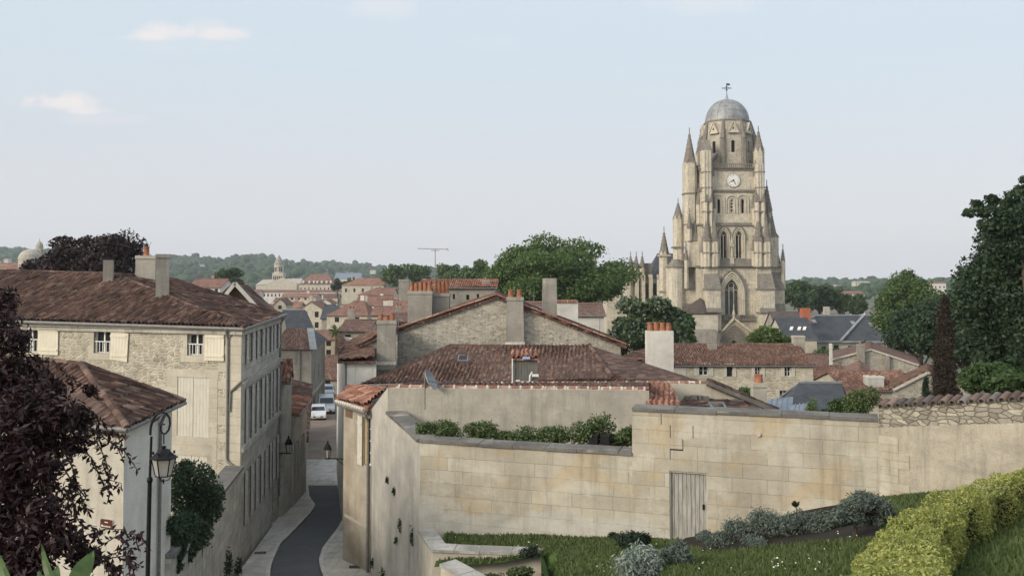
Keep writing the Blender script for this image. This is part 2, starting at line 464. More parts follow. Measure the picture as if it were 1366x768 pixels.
M['plaster_annex'] = plaster('plaster_annex', (0.46, 0.415, 0.33), (0.37, 0.335, 0.27), 0.6, (0.14, 0.13, 0.115))
M['plaster_white'] = plaster('plaster_white', (0.64, 0.61, 0.54), (0.58, 0.55, 0.48), 0.22)
M['plaster_street'] = plaster('plaster_street', (0.50, 0.465, 0.39), (0.40, 0.37, 0.31), 0.6)
M['plaster_grey'] = plaster('plaster_grey', (0.33, 0.30, 0.25), (0.26, 0.235, 0.195), 0.65)
M['plaster_lowhouse'] = plaster('plaster_lowhouse', (0.56, 0.515, 0.42), (0.46, 0.415, 0.33), 0.5, (0.24, 0.205, 0.16))
M['coping'] = plaster('coping', (0.2, 0.185, 0.165), (0.125, 0.115, 0.105), 0.7, (0.05, 0.048, 0.044))
M['coping_pale'] = plaster('coping_pale', (0.42, 0.40, 0.36), (0.25, 0.235, 0.21), 0.6, (0.1, 0.095, 0.09))
TB = [(0.105, 0.058, 0.044), (0.135, 0.07, 0.05), (0.085, 0.05, 0.04), (0.165, 0.095, 0.07), (0.115, 0.068, 0.055), (0.2, 0.13, 0.1), (0.095, 0.052, 0.042)]
M['tile_brown'] = tiles('tile_brown', TB, 0.3, 0.55)
M['tile_mid'] = tiles('tile_mid', [(0.14, 0.078, 0.06), (0.18, 0.10, 0.076), (0.12, 0.07, 0.055), (0.215, 0.135, 0.105), (0.14, 0.076, 0.058)], 0.5, 0.45)
M['tile_red'] = tiles('tile_red', [(0.28, 0.12, 0.082), (0.33, 0.155, 0.105), (0.235, 0.10, 0.07), (0.40, 0.24, 0.175), (0.27, 0.13, 0.09)], 0.5, 0.5)
M['tile_far'] = tiles('tile_far', [(0.20, 0.10, 0.075), (0.26, 0.125, 0.09), (0.18, 0.10, 0.08), (0.28, 0.16, 0.12)], 0.3, 0.3)
M['tile_cap'] = tiles('tile_cap', [(0.10, 0.085, 0.08), (0.17, 0.12, 0.10), (0.25, 0.17, 0.14), (0.085, 0.07, 0.065), (0.2, 0.18, 0.17), (0.13, 0.09, 0.075)], 0.35, 0.5)
M['pot'] = plain('pot', (0.33, 0.145, 0.085), 0.9, 0, 0.3, 5)
M['brick_orange'] = plain('brick_orange', (0.40, 0.13, 0.07), 0.9, 0, 0.2, 3)
M['mortar'] = plain('mortar', (0.55, 0.5, 0.43), 0.95, 0, 0.2)
M['slate'] = slate('slate', (0.045, 0.05, 0.058), (0.06, 0.064, 0.072))
M['slate_brown'] = slate('slate_brown', (0.10, 0.075, 0.065), (0.075, 0.06, 0.055), 0.2, 0.14)
M['lead'] = plain('lead', (0.27, 0.28, 0.285), 0.5, 0.2, 0.22, 0.7)
M['zinc'] = plain('zinc', (0.21, 0.24, 0.28), 0.45, 0.3, 0.15, 2)
M['gutter'] = plain('gutter', (0.2, 0.19, 0.18), 0.6, 0.2, 0.2)
M['wood_white'] = wood('wood_white', (0.60, 0.575, 0.50), (0.48, 0.45, 0.38), 14)
M['wood_cream'] = wood('wood_cream', (0.70, 0.645, 0.52), (0.61, 0.555, 0.44), 12)
M['wood_grey'] = wood('wood_grey', (0.50, 0.485, 0.445), (0.36, 0.35, 0.32), 14)
M['wood_door'] = wood('wood_door', (0.44, 0.435, 0.40), (0.2, 0.185, 0.155), 11)
M['wood_brown'] = wood('wood_brown', (0.2, 0.13, 0.09), (0.12, 0.08, 0.06), 10)
M['wood_ochre'] = wood('wood_ochre', (0.45, 0.33, 0.16), (0.36, 0.26, 0.13), 10)
M['frame_white'] = plain('frame_white', (0.72, 0.71, 0.67), 0.6)
M['pane'] = glassmat('pane')
M['void'] = plain('void', (0.012, 0.011, 0.010), 0.9)
M['iron'] = plain('iron', (0.008, 0.008, 0.010), 0.6, 0.0, 0.1, 8, 0.25)
M['bark'] = plain('bark', (0.09, 0.07, 0.055), 0.95, 0, 0.3, 3)
M['bark_dark'] = plain('bark_dark', (0.045, 0.032, 0.03), 0.95, 0, 0.3, 3)
# ------------------------------------------------------------------ walls, windows, roofs
class Wall:
    """A vertical wall skin from p0 to p1 (left to right seen from outside) with real openings."""
    def __init__(s, p0, p1):
        s.p0 = Vector((p0[0], p0[1], 0)); s.p1 = Vector((p1[0], p1[1], 0))
        s.L = (s.p1 - s.p0).length
        s.t = (s.p1 - s.p0).normalized()
        s.n = Vector((s.t.y, -s.t.x, 0))
        s.holes = []
    def P(s, u, z, out=0.0):
        q = s.p0 + s.t * u + s.n * out
        return Vector((q.x, q.y, z))
    def u_at(s, px, py=500):
        """distance along the wall of the point seen at pixel column px"""
        d = A(px, py, 100.0)
        kx = d.x / 100.0
        den = s.t.x - kx * s.t.y
        return (kx * s.p0.y - s.p0.x) / den
    def z_at(s, u, py):
        q = s.P(u, 0)
        return A(683, py, q.y).z
    def rect_px(s, px0, py0, px1, py1):
        u0, u1 = s.u_at(px0, py0), s.u_at(px1, py0)
        um = (u0 + u1) / 2
        return (min(u0, u1), s.z_at(um, py1), abs(u1 - u0), s.z_at(um, py0) - s.z_at(um, py1))
    def hole(s, u, z, w, h, arch=0):
        s.holes.append((u, z, w, h, arch)); return (u, z, w, h)
    def loop(s, hh):
        u, z, w, h, arch = hh
        if arch == 0: return [(u, z), (u + w, z), (u + w, z + h), (u, z + h)]
        r = w / 2; pts = [(u, z), (u + w, z)]
        if arch == 1:
            for k in range(0, 11): a = math.pi * k / 10; pts.append((u + r + r * math.cos(a), z + h - r + r * math.sin(a)))
        else:
            rr = w * 1.0; zs = z + h - rr * math.sin(math.acos(0.5))
            for k in range(0, 7): a = math.acos(0.5) * k / 6; pts.append((u + w - rr + rr * math.cos(a), zs + rr * math.sin(a)))
            for k in range(5, -1, -1): a = math.acos(0.5) * k / 6; pts.append((u + rr - rr * math.cos(a), zs + rr * math.sin(a)))
        return pts
    def into(s, mb, outline, depth=0.22):
        """outline: polygon in (u, z)"""
        loops = [[Vector((u, z, 0)) for u, z in outline]] + [[Vector((u, z, 0)) for u, z in s.loop(h)] for h in s.holes]
        vs, es = [], []
        for l in loops:
            k = len(vs); vs += [Vector((p.x, p.y)) for p in l]; es += [(k + i, k + (i + 1) % len(l)) for i in range(len(l))]
        cv, _, cf_, *_x = delaunay_2d_cdt(vs, es, [], 0, 1e-5)
        def inside(pt, l):
            r = False
            for i in range(len(l)):
                a, b = l[i], l[i - 1]
                if (a.y > pt.y) != (b.y > pt.y) and pt.x < (b.x - a.x) * (pt.y - a.y) / (b.y - a.y) + a.x: r = not r
            return r
        for tri in cf_:
            a, b, c = [Vector((cv[i].x, cv[i].y, 0)) for i in tri]
            pt = (a + b + c) / 3
            if not inside(pt, loops[0]) or any(inside(pt, l) for l in loops[1:]): continue
            if (b - a).cross(c - a).z < 0: b, c = c, b
            if abs((b - a).cross(c - a).z) < 1e-9: continue
            mb.face([s.P(p.x, p.y) for p in (a, b, c)], [(p.x, p.y) for p in (a, b, c)])
        for l in loops[1:]:
            for i in range(len(l)):
                p, q = l[i], l[(i + 1) % len(l)]
                mb.face([s.P(p.x, p.y), s.P(p.x, p.y, -depth), s.P(q.x, q.y, -depth), s.P(q.x, q.y)])
    def rect_into(s, mb, z0, z1, depth=0.22, z1b=None):
        s.into(mb, [(0, z0), (s.L, z0), (s.L, z1b if z1b is not None else z1), (0, z1)], depth)
    def bx(s, mb, u0, u1, z0, z1, o0, o1):
        """box on the wall between offsets o0 (back) and o1 (front)"""
        b = [s.P(u0, z0, o1), s.P(u1, z0, o1), s.P(u1, z0, o0), s.P(u0, z0, o0)]
        t = [s.P(u0, z1, o1), s.P(u1, z1, o1), s.P(u1, z1, o0), s.P(u0, z1, o0)]
        mb.hexa(b, t)

def window(w, hole, parent, cols=2, rows=3, mat='frame_white', depth=0.2, arch=0, pane='pane', sill=None):
    u, z, ww, hh = hole
    f = MB(); o = -depth
    b = 0.05
    for a0, a1, c0, c1 in ((u, u + ww, z, z + b), (u, u + ww, z + hh - b, z + hh), (u, u + b, z + b, z + hh - b), (u + ww - b, u + ww, z + b, z + hh - b)):
        w.bx(f, a0, a1, c0, c1, o - 0.02, o + 0.05)
    for k in range(1, cols):
        x = u + ww * k / cols
        w.bx(f, x - 0.035, x + 0.035, z + b, z + hh - b, o - 0.02, o + 0.045)
    for k in range(1, rows):
        y = z + hh * k / rows
        w.bx(f, u + b, u + ww - b, y - 0.018, y + 0.018, o - 0.02, o + 0.03)
    win = f.build('window', M[mat], parent)
    p = MB()
    p.face([w.P(u, z, o - 0.005), w.P(u + ww, z, o - 0.005), w.P(u + ww, z + hh, o - 0.005), w.P(u, z + hh, o - 0.005)])
    p.build('pane', M[pane], win)
    if sill:
        q = MB(); w.bx(q, u - 0.12, u + ww + 0.12, z - 0.14, z, -0.1, 0.08); q.build('sill', M[sill], win)
    return win
def dark_window(w, hole, parent, depth=0.3, mat='pane', name='window'):
    u, z, ww, hh = hole
    p = MB(); o = -depth
    w.bx(p, u - 0.02, u + ww + 0.02, z - 0.02, z + hh + 0.02, o - 0.04, o)
    return p.build(name, M[mat], parent)
def shutter(w, u0, u1, z0, z1, parent, mat='wood_cream', out=0.03, battens=True, tilt=0.0, swing=None):
    f = MB()
    n = max(2, int(round((u1 - u0) / 0.16)))
    for k in range(n):
        a, b = u0 + (u1 - u0) * k / n, u0 + (u1 - u0) * (k + 1) / n
        ba = [w.P(x, z0 + tilt * (x - u0), o) for x, o in ((a + 0.004, out + 0.035), (b - 0.004, out + 0.035), (b - 0.004, out), (a + 0.004, out))]
        ta = [w.P(x - tilt * 0.6, z1 + tilt * (x - u0), o) for x, o in ((a + 0.004, out + 0.035), (b - 0.004, out + 0.035), (b - 0.004, out), (a + 0.004, out))]
        f.hexa(ba, ta)
    if battens:
        for zz in (z0 + (z1 - z0) * 0.14, z0 + (z1 - z0) * 0.82):
            w.bx(f, u0 + 0.02, u1 - 0.04, zz + tilt * .5, zz + 0.09 + tilt * .5, out + 0.035, out + 0.06)
    return f.build('shutter', M[mat], parent)

def plane_axes(poly):
    p = [Vector(q) for q in poly]
    n = Vector((0, 0, 0))
    for i in range(len(p)):
        a, b = p[i], p[(i + 1) % len(p)]
        n += Vector(((a.y - b.y) * (a.z + b.z), (a.z - b.z) * (a.x + b.x), (a.x - b.x) * (a.y + b.y)))
    n.normalize()
    if n.z < 0: n = -n; p = p[::-1]
    dn = Vector((0, 0, -1)) - n * (-n.z)
    dn.normalize()
    ac = n.cross(dn).normalized()
    return p, n, dn, ac
def tile_plane(mb, poly, ribs=True, thick=0.10, amp=0.065, seed=0, rough_edge=0.02):
    """canal-tile covering over one sloping polygon (convex); UV in metres along/across the slope"""
    p, n, dn, ac = plane_axes(poly)
    o = p[0]
    if not ribs:
        uv = [((q - o).dot(ac), (q - o).dot(dn)) for q in p]
        mb.face([q + n * 0.03 for q in p], uv)
    # closed slab under the tiles
    up = [q for q in p]; lo = [q - n * thick for q in p]
    if ribs: mb.face(up, [((q - o).dot(ac), (q - o).dot(dn)) for q in p])
    mb.face(lo[::-1])
    for i in range(len(p)):
        j = (i + 1) % len(p)
        t0, t1 = (up[i], up[j]) if ribs else (up[i] + n * 0.03, up[j] + n * 0.03)
        mb.face([lo[i], lo[j], t1, t0])
    if not ribs: return
    ab = np.array([((q - o).dot(ac), (q - o).dot(dn)) for q in p])
    r = np.random.default_rng(seed + 11)
    a0, a1 = ab[:, 0].min(), ab[:, 0].max()
    K = 6
    na = max(2, int((a1 - a0) / (TP / K)) + 1)
    aa = np.linspace(a0 + 1e-4, a1 - 1e-4, na)
    bmin = np.full(na, 1e9); bmax = np.full(na, -1e9)
    for i in range(len(ab)):
        (x0, y0), (x1, y1) = ab[i], ab[(i + 1) % len(ab)]
        if abs(x1 - x0) < 1e-9: continue
        t = (aa - x0) / (x1 - x0)
        ok = (t >= 0) & (t <= 1)
        y = y0 + t * (y1 - y0)
        bmin[ok] = np.minimum(bmin[ok], y[ok]); bmax[ok] = np.maximum(bmax[ok], y[ok])
    k0, k1 = math.floor(ab[:, 1].min() / TC), math.ceil(ab[:, 1].max() / TC)
    rows, fr, ci = [], [], []
    for k in range(k0, k1 + 1):
        rows += [k * TC + 0.001, (k + 1) * TC - 0.001]; fr += [0.0, 1.0]; ci += [k - k0, k - k0]
    rows = np.array(rows); fr = np.array(fr); ci = np.array(ci)
    nr = len(rows)
    ph = aa / TP
    tid = np.floor(ph * 2).astype(int); tid -= tid.min()
    prof = amp * (np.abs(np.sin(np.pi * ph)) ** 0.8) * 2 - amp
    jit = r.normal(0, 0.013, (tid.max() + 1, ci.max() + 1))
    skew = r.normal(0, 0.02, (tid.max() + 1, ci.max() + 1))
    eave = r.normal(0, rough_edge, tid.max() + 1)
    bb = np.clip(rows[None, :], bmin[:, None], (bmax + np.clip(eave[tid], -0.05, 0.05) * (bmax > bmin + 0.3))[:, None])
    sag = 0.03 * np.sin(aa * 0.9 + seed)[:, None] * np.sin(rows * 0.8 + seed * 2)[None, :]
    h = prof[:, None] + 0.045 + fr[None, :] * 0.022 + jit[tid][:, ci] + sag * 1.3
    A2 = aa[:, None] + skew[tid][:, ci]
    O, AC, DN, N = (np.array(x) for x in (o, ac, dn, n))
    v = O + A2[..., None] * AC + bb[..., None] * DN + h[..., None] * N
    uv = np.stack([np.broadcast_to(aa[:, None], bb.shape), bb], -1).reshape(-1, 2)
    idx = np.arange(na * nr).reshape(na, nr)
    f = np.stack([idx[:-1, :-1], idx[:-1, 1:], idx[1:, 1:], idx[1:, :-1]], -1).reshape(-1, 4)
    bf = bb.reshape(-1)
    keep = (np.abs(bf[f[:, 1]] - bf[f[:, 0]]) + np.abs(bf[f[:, 2]] - bf[f[:, 3]])) > 1e-5
    # the lap riser between courses is kept too
    same = ((f[:, 0] % nr) % 2) == 1
    f = f[keep | False]
    # uv constant-safe: nudge uv inside its own tile so colours do not bleed over laps
    mb.add_np(v.reshape(-1, 3), f, uv + np.array([1e-4, 0]))
def ridge_tiles(mb, p, q, r=0.12, step=0.4, gap=0.012, n=6, seed=1, lift=0.03):
    p, q = Vector(p), Vector(q)
    L = (q - p).length; t = (q - p).normalized()
    s = t.cross(Vector((0, 0, 1))).normalized(); u = s.cross(t).normalized()
    if u.z < 0: u = -u
    k = max(1, int(L / step)); rr = random.Random(seed)
    for i in range(k):
        a = p + t * (L * i / k + gap) + u * (lift + rr.uniform(-.012, .012)); b = p + t * (L * (i + 1) / k - gap) + u * (lift + rr.uniform(-.012, .012))
        r0, r1 = r * rr.uniform(0.95, 1.05), r * rr.uniform(0.86, 0.95)
        ring = []
        for c, rd in ((a, r0), (b, r1)):
            ring.append([c + s * math.cos(x) * rd + u * math.sin(x) * rd for x in [math.pi * (m / n) for m in range(n + 1)]])
        i0 = rr.random() * 20
        for m in range(n):
            mb.face([ring[0][m], ring[1][m], ring[1][m + 1], ring[0][m + 1]], [(i0, 0.05), (i0, 0.3), (i0 + .03, 0.3), (i0 + .03, 0.05)])
        mb.face(ring[0]); mb.face(ring[1][::-1])
def gutter(parent, p, q, mat='gutter', r=0.07):
    mb = MB(); mb.tube([p, q], r, 8); return mb.build('gutter', M[mat], parent)
def downpipe(parent, pts, r=0.05, mat='gutter'):
    mb = MB(); mb.tube(pts, r, 8); return mb.build('downpipe', M[mat], parent)

def chimney(parent, base, w, d, z1, rz=0.0, mat='plaster_grey', pots=0, pot_h=0.45, pot_r=0.11, pot_mat='pot', cap=True, flash=False, taper=0.0, capmat=None, label=None):
    """base: centre of the foot; stands on its own roof"""
    mb = MB()
    x, y, z0 = base
    m = Matrix.Rotation(rz, 3, 'Z')
    def ring(k, z, g_=0.0):
        return [Vector((x, y, z)) + m @ Vector((sx_ * (w / 2 * k + g_), sy_ * (d / 2 * k + g_), 0)) for sx_, sy_ in ((-1, -1), (1, -1), (1, 1), (-1, 1))]
    zc = z1 - (0.18 if cap else 0)
    mb.hexa(ring(1, z0), ring(1 - taper, zc))
    if cap: mb.hexa(ring(1 - taper, zc, 0.045), ring(1 - taper, z1, 0.02))
    ch = mb.build('chimney', M[mat], parent)
    if label: ch['label'] = label
    if flash:
        q = MB(); q.hexa(ring(1, z0 + 0.25, 0.03), ring(1, z0 + 0.42, 0.02)); q.build('flashing', M['lead' if flash is True else flash], ch)
    for k in range(pots):
        c = Vector((x, y, z1)) + m @ Vector((((k + 0.5) / pots - 0.5) * w * 0.92, 0, 0))
        q = MB(); h = pot_h * random.uniform(0.85, 1.1)
        q.lathe([(pot_r * 1.12, -0.02), (pot_r * 1.0, h * 0.2), (pot_r * 0.9, h * 0.85), (pot_r * 1.05, h * 0.88), (pot_r * 1.05, h), (pot_r * 0.7, h), (pot_r * 0.7, h * 0.7)], c, 10)
        q.build('chimney_pot', M[pot_mat], ch)
    return ch

def town_z(x, y):
    """street level of the old town: falls away from the viewer's hill to the flat below"""
    pts = [(-50, -10), (22, -11.0), (36, -12.0), (62, -14.5), (75, -15.25), (100, -15.75), (150, -17.2), (200, -19.5), (240, -21), (400, -21.5), (20000, -21.5)]
    for (a, za), (b, zb) in zip(pts, pts[1:]):
        if y <= b:
            return EYE + za + (zb - za) * max(0, (y - a)) / (b - a)
    return EYE - 21.5

def mid_house(name, label, cat, foot, ez, ridge, roofmat, wallmat, wins=(), chims=(), group=None, ribs=True, hip=(0, 0), over=0.25, zb=None, wz=None, shutters=None, winmat='frame_white', gut=True, dormers=()):
    """foot: four xy corners (front-left, front-right, back-right, back-left). ridge: 'x' (parallel to the front) or 'y'; ez eave height, wz=ridge height.
    wins: (px0, py0, px1, py1) openings on the front wall or (u,z,w,h)"""
    fl, fr, br, bl = [Vector((p[0], p[1], 0)) for p in foot]
    c = (fl + fr + br + bl) / 4
    if zb is None: zb = town_z(c.x, c.y) - 0.3
    t = thing(name, label, cat, (c.x, c.y, zb), group)
    wl = MB()
    W1, W2, W3, W4 = Wall(fl, fr), Wall(fr, br), Wall(br, bl), Wall(bl, fl)
    hs = []
    for wn in wins:
        r = W1.rect_px(*wn[:4]) if max(wn[:4]) > 60 else wn[:4]
        r = (max(0.15, r[0]), r[1], min(r[2], W1.L - 0.3), r[3])
        if r[0] + r[2] > W1.L - 0.1 or r[1] < zb + 0.1 or r[1] + r[3] > ez - 0.05: 
            continue
        hs.append((W1.hole(*r, *(wn[4:5])), wn[4] if len(wn) > 4 else 0))
    if ridge == 'x':
        W1.rect_into(wl, zb, ez); W3.rect_into(wl, zb, ez)
        W2.into(wl, [(0, zb), (W2.L, zb), (W2.L, ez)] + ([] if hip[1] else [(W2.L / 2, wz)]) + [(0, ez)])
        W4.into(wl, [(0, zb), (W4.L, zb), (W4.L, ez)] + ([] if hip[0] else [(W4.L / 2, wz)]) + [(0, ez)])
    else:
        W2.rect_into(wl, zb, ez); W4.rect_into(wl, zb, ez)
        for w_ in (W1, W3):
            w_.into(wl, [(0, zb), (w_.L, zb), (w_.L, ez), (w_.L / 2, wz), (0, ez)])
    wl.build('wall', M[wallmat], t)
    for h, ar in hs:
        big = h[2] > 0.45 and fl.y < 130
        if big: window(W1, h, t, 2, 3 if h[3] > 1.2 else 2, winmat)
        else: dark_window(W1, h, t, 0.15)
        if shutters and h[3] < 2.6:
            sw = min(h[2] * 0.5 + 0.05, 0.6)
            if h[0] - sw > 0.05: shutter(W1, h[0] - sw, h[0] - 0.02, h[1], h[1] + h[3], t, shutters, battens=False)
            if h[0] + h[2] + sw < W1.L: shutter(W1, h[0] + h[2] + 0.02, h[0] + h[2] + sw, h[1], h[1] + h[3], t, shutters, battens=False)
    rf = MB()
    ux = (fr - fl).normalized(); uy = (bl - fl).normalized()
    rb = []
    if ridge == 'x':
        half = (bl - fl).length / 2
        sl = (wz - ez) / half
        dz = over * sl
        a = fl - uy * over - ux * over; b = fr - uy * over + ux * over; c2 = br + uy * over + ux * over; d = bl + uy * over - ux * over
        r0 = (fl + bl) / 2 - ux * over; r1 = (fr + br) / 2 + ux * over
        if hip[0]: r0 = (fl + bl) / 2 + ux * half * hip[0]
        if hip[1]: r1 = (fr + br) / 2 - ux * half * hip[1]
        e = ez - dz + 0.05
        Z = lambda p, z: Vector((p.x, p.y, z))
        w2 = wz + 0.05
        tile_plane(rf, [Z(a, e), Z(b, e), Z(r1, w2), Z(r0, w2)], ribs, seed=int(c.x * 7) % 97)
        tile_plane(rf, [Z(c2, e), Z(d, e), Z(r0, w2), Z(r1, w2)], False)
        if hip[0]: tile_plane(rf, [Z(d, e), Z(a, e), Z(r0, w2)], ribs)
        if hip[1]: tile_plane(rf, [Z(b, e), Z(c2, e), Z(r1, w2)], ribs)
        rb = [(Z(r0, w2), Z(r1, w2))]
        if hip[0]: rb.append((Z(r0, w2), Z(a, e)))
        if hip[1]: rb.append((Z(r1, w2), Z(b, e)))
        gl = (Z(a, e - 0.02), Z(b, e - 0.02))
    else:
        half = (fr - fl).length / 2
        sl = (wz - ez) / half
        e = ez - over * sl + 0.05; w2 = wz + 0.05
        Z = lambda p, z: Vector((p.x, p.y, z))
        a = fl - ux * over - uy * 0.12; b = fr + ux * over - uy * 0.12; c2 = br + ux * over + uy * 0.12; d = bl - ux * over + uy * 0.12
        r0 = (fl + fr) / 2 - uy * 0.12; r1 = (bl + br) / 2 + uy * 0.12
        tile_plane(rf, [Z(a, e), Z(r0, w2), Z(r1, w2), Z(d, e)], ribs)
        tile_plane(rf, [Z(b, e), Z(c2, e), Z(r1, w2), Z(r0, w2)], ribs)
        rb = [(Z(r0, w2), Z(r1, w2))]
        gl = None
    if ribs or roofmat.startswith('tile'):
        for p, q in rb: ridge_tiles(rf, p, q, 0.12 if ribs else 0.15, 0.4 if ribs else 2.0)
    rof = rf.build('roof', M[roofmat], t)
    if gl and gut: gutter(t, gl[0], gl[1], r=0.06 if ribs else 0.09)
    for ch in chims:
        chimney(t, **ch)
    return t, W1, W2, W4

# ------------------------------------------------------------------ foliage
def leaf_quads(cen, nor, size, asp=0.6, rngl=None, fold=0.0):
    r = rngl or rng
    n = len(cen)
    ref = r.normal(size=(n, 3))
    t = np.cross(nor, ref); t /= np.linalg.norm(t, axis=1, keepdims=True) + 1e-9
    w = np.cross(nor, t)
    s = np.asarray(size).reshape(-1, 1)
    a = t * s; b = w * s * asp
    v = np.stack([cen - a, cen - b + nor * s * fold, cen + a, cen + b + nor * s * fold], 1).reshape(-1, 3)
    f = np.arange(n * 4).reshape(n, 4)
    return v, f
def lobe_points(lobes, n, shell=0.55, r=None):
    r = r or rng
    L = np.array([[*c, *rd] for c, rd in lobes], float)
    wgt = (L[:, 3] * L[:, 4] * L[:, 5]) ** (2 / 3)
    k = r.choice(len(L), n, p=wgt / wgt.sum())
    d = r.normal(size=(n, 3)); d /= np.linalg.norm(d, axis=1, keepdims=True)
    rad = shell + (1 - shell) * r.random(n) ** 0.6
    rad *= 1 + 0.12 * r.normal(size=n)
    p = L[k, :3] + d * rad[:, None] * L[k, 3:]
    return p, d, k
def foliage(name, mat, lobes, n, size, parent=None, shell=0.55, asp=0.6, up=0.35, jitter=0.8, seed=0, droop=0.0):
    r = np.random.default_rng(seed + 101)
    p, d, k = lobe_points(lobes, n, shell, r)
    nor = d * 0.7 + r.normal(size=(n, 3)) * jitter + np.array([0, 0, up])
    nor /= np.linalg.norm(nor, axis=1, keepdims=True)
    s = size * r.uniform(0.5, 1.5, n)
    v, f = leaf_quads(p, nor, s, asp, r, 0.15)
    mb = MB(); mb.add_np(v, f)
    return mb.build(name, mat, parent)
def crown_lobes(c, rad, k, seed, fr=(0.28, 0.45), zmin=-0.6, spread=0.78):
    r = random.Random(seed)
    out = [(c, tuple(x * 0.62 for x in rad))]
    for i in range(k):
        zc = r.uniform(zmin, 1); ang = r.uniform(0, 2 * math.pi)
        h = math.sqrt(max(0, 1 - zc * zc))
        s = r.uniform(*fr) * r.choice((.65, 1, 1, 1.2))
        sp = spread * r.uniform(0.74, 1.2)
        out.append(((c[0] + rad[0] * sp * h * math.cos(ang), c[1] + rad[1] * sp * h * math.sin(ang), c[2] + rad[2] * sp * zc), (rad[0] * s * r.uniform(.8, 1.2), rad[1] * s * r.uniform(.8, 1.2), rad[2] * s * r.uniform(.7, 1.0))))
    return out
def tree(name, label, base, crown, rad, k, n, leaf, mat, cat='tree', group=None, seed=1, bark='bark', trunk=0.35, shell=0.5, asp=0.7, zmin=-0.6, limbs=6, lobes=None, fr=(0.28, 0.45), core=None):
    t = thing(name, label, cat, base, group)
    lobes = lobes or crown_lobes(crown, rad, k, seed, fr, zmin)
    b, c = Vector(base), Vector(crown)
    tb = MB()
    fork = b.lerp(c, 0.55)
    tb.tube([b, b.lerp(fork, 0.5) + Vector((trunk * .2, 0, 0)), fork, b.lerp(c, 0.95)], [trunk * 1.25, trunk, trunk * 0.8, trunk * 0.3], 8)
    r = random.Random(seed)
    for i in range(limbs):
        q = Vector(lobes[1 + i % max(1, len(lobes) - 1)][0])
        st = b.lerp(c, r.uniform(0.4, 0.75))
        tb.tube([st, st.lerp(q, 0.5) + Vector((0, 0, -0.04 * (q - st).length)), st.lerp(q, 0.97)], [trunk * 0.45, trunk * 0.28, trunk * 0.08], 6)
    tb.build('trunk', M[bark], t)
    foliage('crown', M[mat], lobes, n, leaf, t, shell, asp, seed=seed)
    return t
M['leaf_tree'] = leafmat('leaf_tree', (0.038, 0.075, 0.022), (0.13, 0.185, 0.06))
M['leaf_dark'] = leafmat('leaf_dark', (0.018, 0.036, 0.018), (0.048, 0.08, 0.038), 0.25)
M['leaf_mid'] = leafmat('leaf_mid', (0.026, 0.055, 0.02), (0.08, 0.125, 0.042), 0.3)
M['leaf_light'] = leafmat('leaf_light', (0.06, 0.105, 0.03), (0.14, 0.19, 0.06))
M['leaf_far'] = leafmat('leaf_far', (0.028, 0.060, 0.026), (0.06, 0.105, 0.04), 0.25, 0.8, 0.05)
M['leaf_beech'] = leafmat('leaf_beech', (0.018, 0.010, 0.012), (0.050, 0.028, 0.028), 0.15)
M['leaf_plum'] = leafmat('leaf_plum', (0.014, 0.006, 0.008), (0.046, 0.020, 0.022), 0.15, 0.5, 1.5, 0.3)
M['leaf_silver'] = leafmat('leaf_silver', (0.15, 0.185, 0.165), (0.32, 0.36, 0.325), 0.2, 0.8, 2.0)
M['leaf_lavender'] = leafmat('leaf_lavender', (0.07, 0.095, 0.082), (0.17, 0.2, 0.175), 0.2, 0.8, 2.0)
M['leaf_magnolia'] = leafmat('leaf_magnolia', (0.022, 0.045, 0.018), (0.105, 0.145, 0.075), 0.15, 0.35, 0.5, 0.5)
M['leaf_hedge'] = leafmat('leaf_hedge', (0.13, 0.165, 0.04), (0.42, 0.42, 0.125), 0.18, 0.5, 2.5)
M['leaf_ivy'] = leafmat('leaf_ivy', (0.04, 0.07, 0.022), (0.12, 0.155, 0.055), 0.25, 0.45, 1.2, 0.4)
M['leaf_cypress'] = leafmat('leaf_cypress', (0.024, 0.019, 0.013), (0.05, 0.037, 0.025), 0.1, 0.9, 0.8)
M['leaf_conifer'] = leafmat('leaf_conifer', (0.014, 0.026, 0.014), (0.030, 0.048, 0.026), 0.1, 0.8)
M['leaf_blade'] = leafmat('leaf_blade', (0.045, 0.085, 0.025), (0.085, 0.14, 0.04), 0.35, 0.4, 3, 0.4)
M['grass'] = leafmat('grass', (0.058, 0.085, 0.03), (0.13, 0.16, 0.065), 0.3, 0.7, 0.9)
M['flower'] = plain('flower', (0.75, 0.72, 0.6), 0.8)

# ---- ground materials
def groundmat(name, c1, c2, sc=0.05, c3=None):
    m, nt, b = newmat(name, 0.95)
    oc = nd(nt, 'ShaderNodeTexCoord').outputs['Object']
    k = mixc(nt, ramp(nt, noise(nt, oc, sc, 8, 0.65), [(0.4, g(0)), (0.62, g(1))]), c1, c2)
    k = mixc(nt, 1.0, k, ramp(nt, noise(nt, oc, sc * 30, 6, 0.7), [(0.2, g(0.75)), (0.8, g(1.15))]), 'MULTIPLY')
    if c3: k = mixc(nt, ramp(nt, noise(nt, oc, sc * 7, 6, 0.7), [(0.55, g(0)), (0.68, g(0.8))]), k, c3)
    nt.links.new(k, b.inputs['Base Color'])
    bump(nt, b, noise(nt, oc, sc * 60, 6, 0.7), 0.4, 0.03)
    return m
M['ground_town'] = groundmat('ground_town', (0.17, 0.15, 0.12), (0.09, 0.10, 0.06), 0.02)
M['asphalt'] = groundmat('asphalt', (0.095, 0.099, 0.108), (0.115, 0.118, 0.125), 0.5, (0.075, 0.077, 0.082))
M['road_old'] = groundmat('road_old', (0.2, 0.155, 0.125), (0.26, 0.21, 0.175), 0.6)
M['paving'] = ashlar('paving', (0.50, 0.47, 0.415), (0.42, 0.395, 0.35), (0.28, 0.265, 0.235), 0.6, 0.4, 0.5, 0.3)
